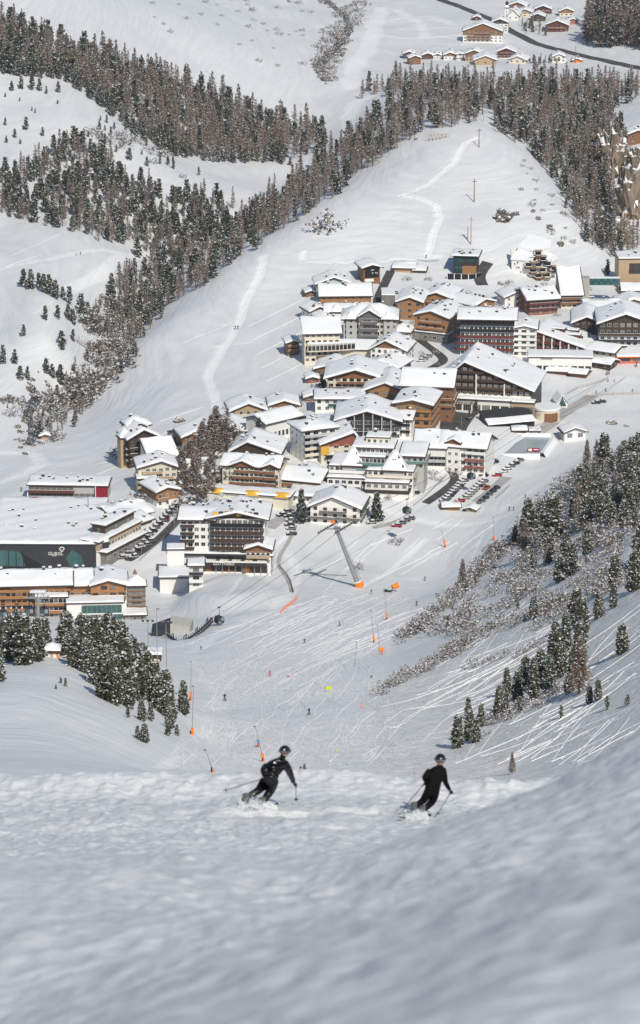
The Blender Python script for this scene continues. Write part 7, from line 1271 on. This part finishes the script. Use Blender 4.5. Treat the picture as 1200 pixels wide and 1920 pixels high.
def pole_ski(e, a, b):
    m = MB(); m.tube(a, b, .010, 'charcoal', .008, 6); d = (b - a).normalized(); c = b - d * .08; m.tube(c, c + d * .01, .05, 'charcoal', .05, 10); m.tube(a - d * .02, a + d * .11, .017, 'rubber', n=8); m.build('ski_pole', e)
def skis(e, foot, dr, nm=1):
    dr = dr.normalized(); s = dr.cross(Vector((0, 0, 1))).normalized(); m = MB(); n_ = 12; pts = []
    for i in range(n_ + 1):
        u = i / n_; q = foot + dr * (-.75 + 1.6 * u) + Vector((0, 0, .12 * max(0, (u - .88) / .12) ** 2)); w_ = .045 + .012 * abs(u - .5) * 2; pts.append((q - s * w_, q + s * w_))
    for (a, b), (c, d) in zip(pts, pts[1:]): z = Vector((0, 0, .018)); m.add([a, b, d, c, a + z, b + z, d + z, c + z], [(3, 2, 1, 0), (4, 5, 6, 7), (0, 1, 5, 4), (2, 3, 7, 6), (1, 2, 6, 5), (3, 0, 4, 7)], 'black')
    m.build('ski', e)
def boots(e, a, t_):
    m = MB(); m.tube(a + Vector((0, 0, .12)), a - Vector((0, 0, .10)), .085, boot, .075, 10); m.ball(a + (t_ - a) * .55 - Vector((0, 0, .06)), .07, .13, .06, boot, 10, 6); m.build('ski_boot', e)
# left skier in a shiny down jacket, leaning to the right in a turn
b0 = nearp(494, 1513); k0 = mpp(b0.y, 1500)
P1 = dict(pel=(12, 50, .0, .20), waist=(17, 61, .08, .265), chest=(25, 75, .22, .285), neck=(35, 89, .36, .08), head=(40, 100, .42, .085), ls=(9, 78, .15, .13), le=(-1, 66, .05, .095), lw=(3, 53, .34, .06), rs=(41, 79, .28, .13), re=(50, 60, .40, .09), rw=(57, 42, .55, .055),
          lhip=(4, 44, .0, .15), lk=(-7, 30, .16, .11), la=(-33, 13, -.05, .08), lt=(-40, 10, .06, .06), rhip=(19, 43, .05, .15), rk=(13, 27, .26, .115), ra=(-2, 6, .0, .085), rt=(2, 3, .15, .06))
e, J, V = figure('skier in a shiny black down jacket leaning into a turn, left near skier', b0, k0, P1, puffer, trou, Vector((.62, .75, -.15)).normalized())
hand(e, J['rw'][0], Vector((.5, .5, -.55)), Vector((0, 0, 1))); hand(e, J['lw'][0], Vector((-.15, .5, -.6)), Vector((0, 0, 1)))
rh, lh = J['rw'][0] + Vector((.05, .06, -.04)), J['lw'][0] + Vector((-.02, .05, -.05)); pole_ski(e, rh, rh + Vector((.0, .1, -.52))); pole_ski(e, lh, lh + Vector((-1.02, -.35, -.20)))
boots(e, J['la'][0], J['lt'][0]); boots(e, J['ra'][0], J['rt'][0])
for q in ('la', 'ra'): f_ = J[q][0] - Vector((0, 0, .27)); skis(e, f_, Vector((.72, .75, -.32)) if q == 'ra' else Vector((.9, .35, -.12)))
# right skier in matte black
b1 = nearp(793, 1528); k1 = mpp(b1.y, 1515)
P2 = dict(pel=(16, 48, .05, .18), waist=(21, 60, .08, .20), chest=(26, 77, .12, .225), neck=(31, 91, .16, .075), head=(32, 101, .18, .08), ls=(13, 83, .08, .105), le=(2, 68, -.05, .075), lw=(6, 61, .28, .05), rs=(39, 83, .14, .105), re=(41, 62, .2, .072), rw=(51, 45, .3, .05),
          lhip=(10, 42, .02, .135), lk=(1, 26, .16, .095), la=(-17, 13, .0, .072), lt=(-20, 9, .1, .055), rhip=(24, 41, .05, .135), rk=(17, 22, .2, .095), ra=(-1, 7, .0, .075), rt=(1, 3, .14, .055))
e, J, V = figure('skier in matte black with both poles down, right near skier', b1, k1, P2, matte, matte, Vector((.1, .98, -.1)).normalized())
hand(e, J['rw'][0], Vector((.55, .45, -.55)), Vector((0, 0, 1))); hand(e, J['lw'][0], Vector((-.1, .5, -.5)), Vector((0, 0, 1)))
rh, lh = J['rw'][0] + Vector((.04, .05, -.04)), J['lw'][0] + Vector((-.02, .05, -.04)); pole_ski(e, rh, rh + Vector((-.36, -.05, -.62))); pole_ski(e, lh, lh + Vector((-.54, -.2, -.60)))
boots(e, J['la'][0], J['lt'][0]); boots(e, J['ra'][0], J['rt'][0])
for q in ('la', 'ra'): skis(e, J[q][0] - Vector((0, 0, .28)), Vector((.5, .85, -.36)))
# snow thrown up round the skis
rg = np.random.default_rng(4); spray = mat('snow_spray', (.85, .86, .87), .8, .02)
for (c, k_, lab, xs_) in ((b0, k0, 'powder snow thrown up round the left skier\'s legs', (-46, 26)), (b1, k1, 'powder snow thrown up behind the right skier\'s skis', (-34, 8))):
    n_ = 3600; x = rg.uniform(xs_[0], xs_[1], n_) * k_; hh = np.abs(rg.normal(0, 1, n_)) * (.15 if k_ == k0 else .07) * np.exp(-((x / k_ - (xs_[0] * .45)) / 26) ** 2) ; y = rg.normal(-.25, .35, n_); cen = np.stack([c.x + x, c.y + y, [hgt(c.x + a, c.y + q) for a, q in zip(x, y)] + hh + .01], 1)
    qq = rnd_quads(cen, .009, rg, 0); tag(link('snow_spray', fastmesh('snow_spray', qq, np.arange(len(qq)).reshape(-1, 4), [spray], None, False)), lab, 'snow spray', None, 'stuff')
# ------------------------------------------------------------------ snowed-up shrubs and heaps between the buildings
r = random.Random(77); chunks, mis = [], []
for _ in range(420):
    x, y = r.uniform(250, 1190), r.uniform(520, 960)
    if not inpoly(x, y, [(570,540),(700,500),(1190,540),(1190,690),(1050,720),(900,800),(900,880),(760,960),(560,960),(400,960),(250,960),(240,860),(420,760),(560,720),(555,640)]): continue
    p = hit(x, y); hm = r.uniform(1.0, 3.0); a = r.uniform(0, 6.28); prt = LIB['shrub', 0, r.randrange(6)]; wx = hm * r.uniform(.8, 1.4)
    for i, (q, _m) in enumerate(prt):
        if i == 0: continue
        chunks.append(np.stack([(q[:, 0] * math.cos(a) - q[:, 1] * math.sin(a)) * wx + p.x, (q[:, 0] * math.sin(a) + q[:, 1] * math.cos(a)) * wx + p.y, q[:, 2] * hm + p.z], 1)); mis.append(np.full(len(q) // 4, i))
cc = np.concatenate(chunks); tag(link('garden_shrubs', fastmesh('garden_shrubs', cc, np.arange(len(cc)).reshape(-1, 4), [m for _, m in LIB['shrub', 0, 0]], np.concatenate(mis), False)), 'snowed-up garden shrubs growing between the village houses', 'shrubs', None, 'stuff')
# ------------------------------------------------------------------ thin air haze
m = MB(); m.box(-560, 560, -40, 4150, float(Z.min()) - 30, 25, snow_m); me = m.mesh('haze'); me.materials.clear()
hm = bpy.data.materials.new('air_haze'); hm.use_nodes = True; n = hm.node_tree.nodes; n.clear(); out = n.new('ShaderNodeOutputMaterial'); pv = n.new('ShaderNodeVolumePrincipled'); pv.inputs['Color'].default_value = (.86, .90, .95, 1); pv.inputs['Density'].default_value = 0.000032; pv.inputs['Anisotropy'].default_value = 0.2
hm.node_tree.links.new(pv.outputs[0], out.inputs['Volume']); me.materials.append(hm); tag(link('haze', me), 'thin cold haze filling the valley air', 'haze', None, 'stuff'); SC.cycles.volume_bounces = 0
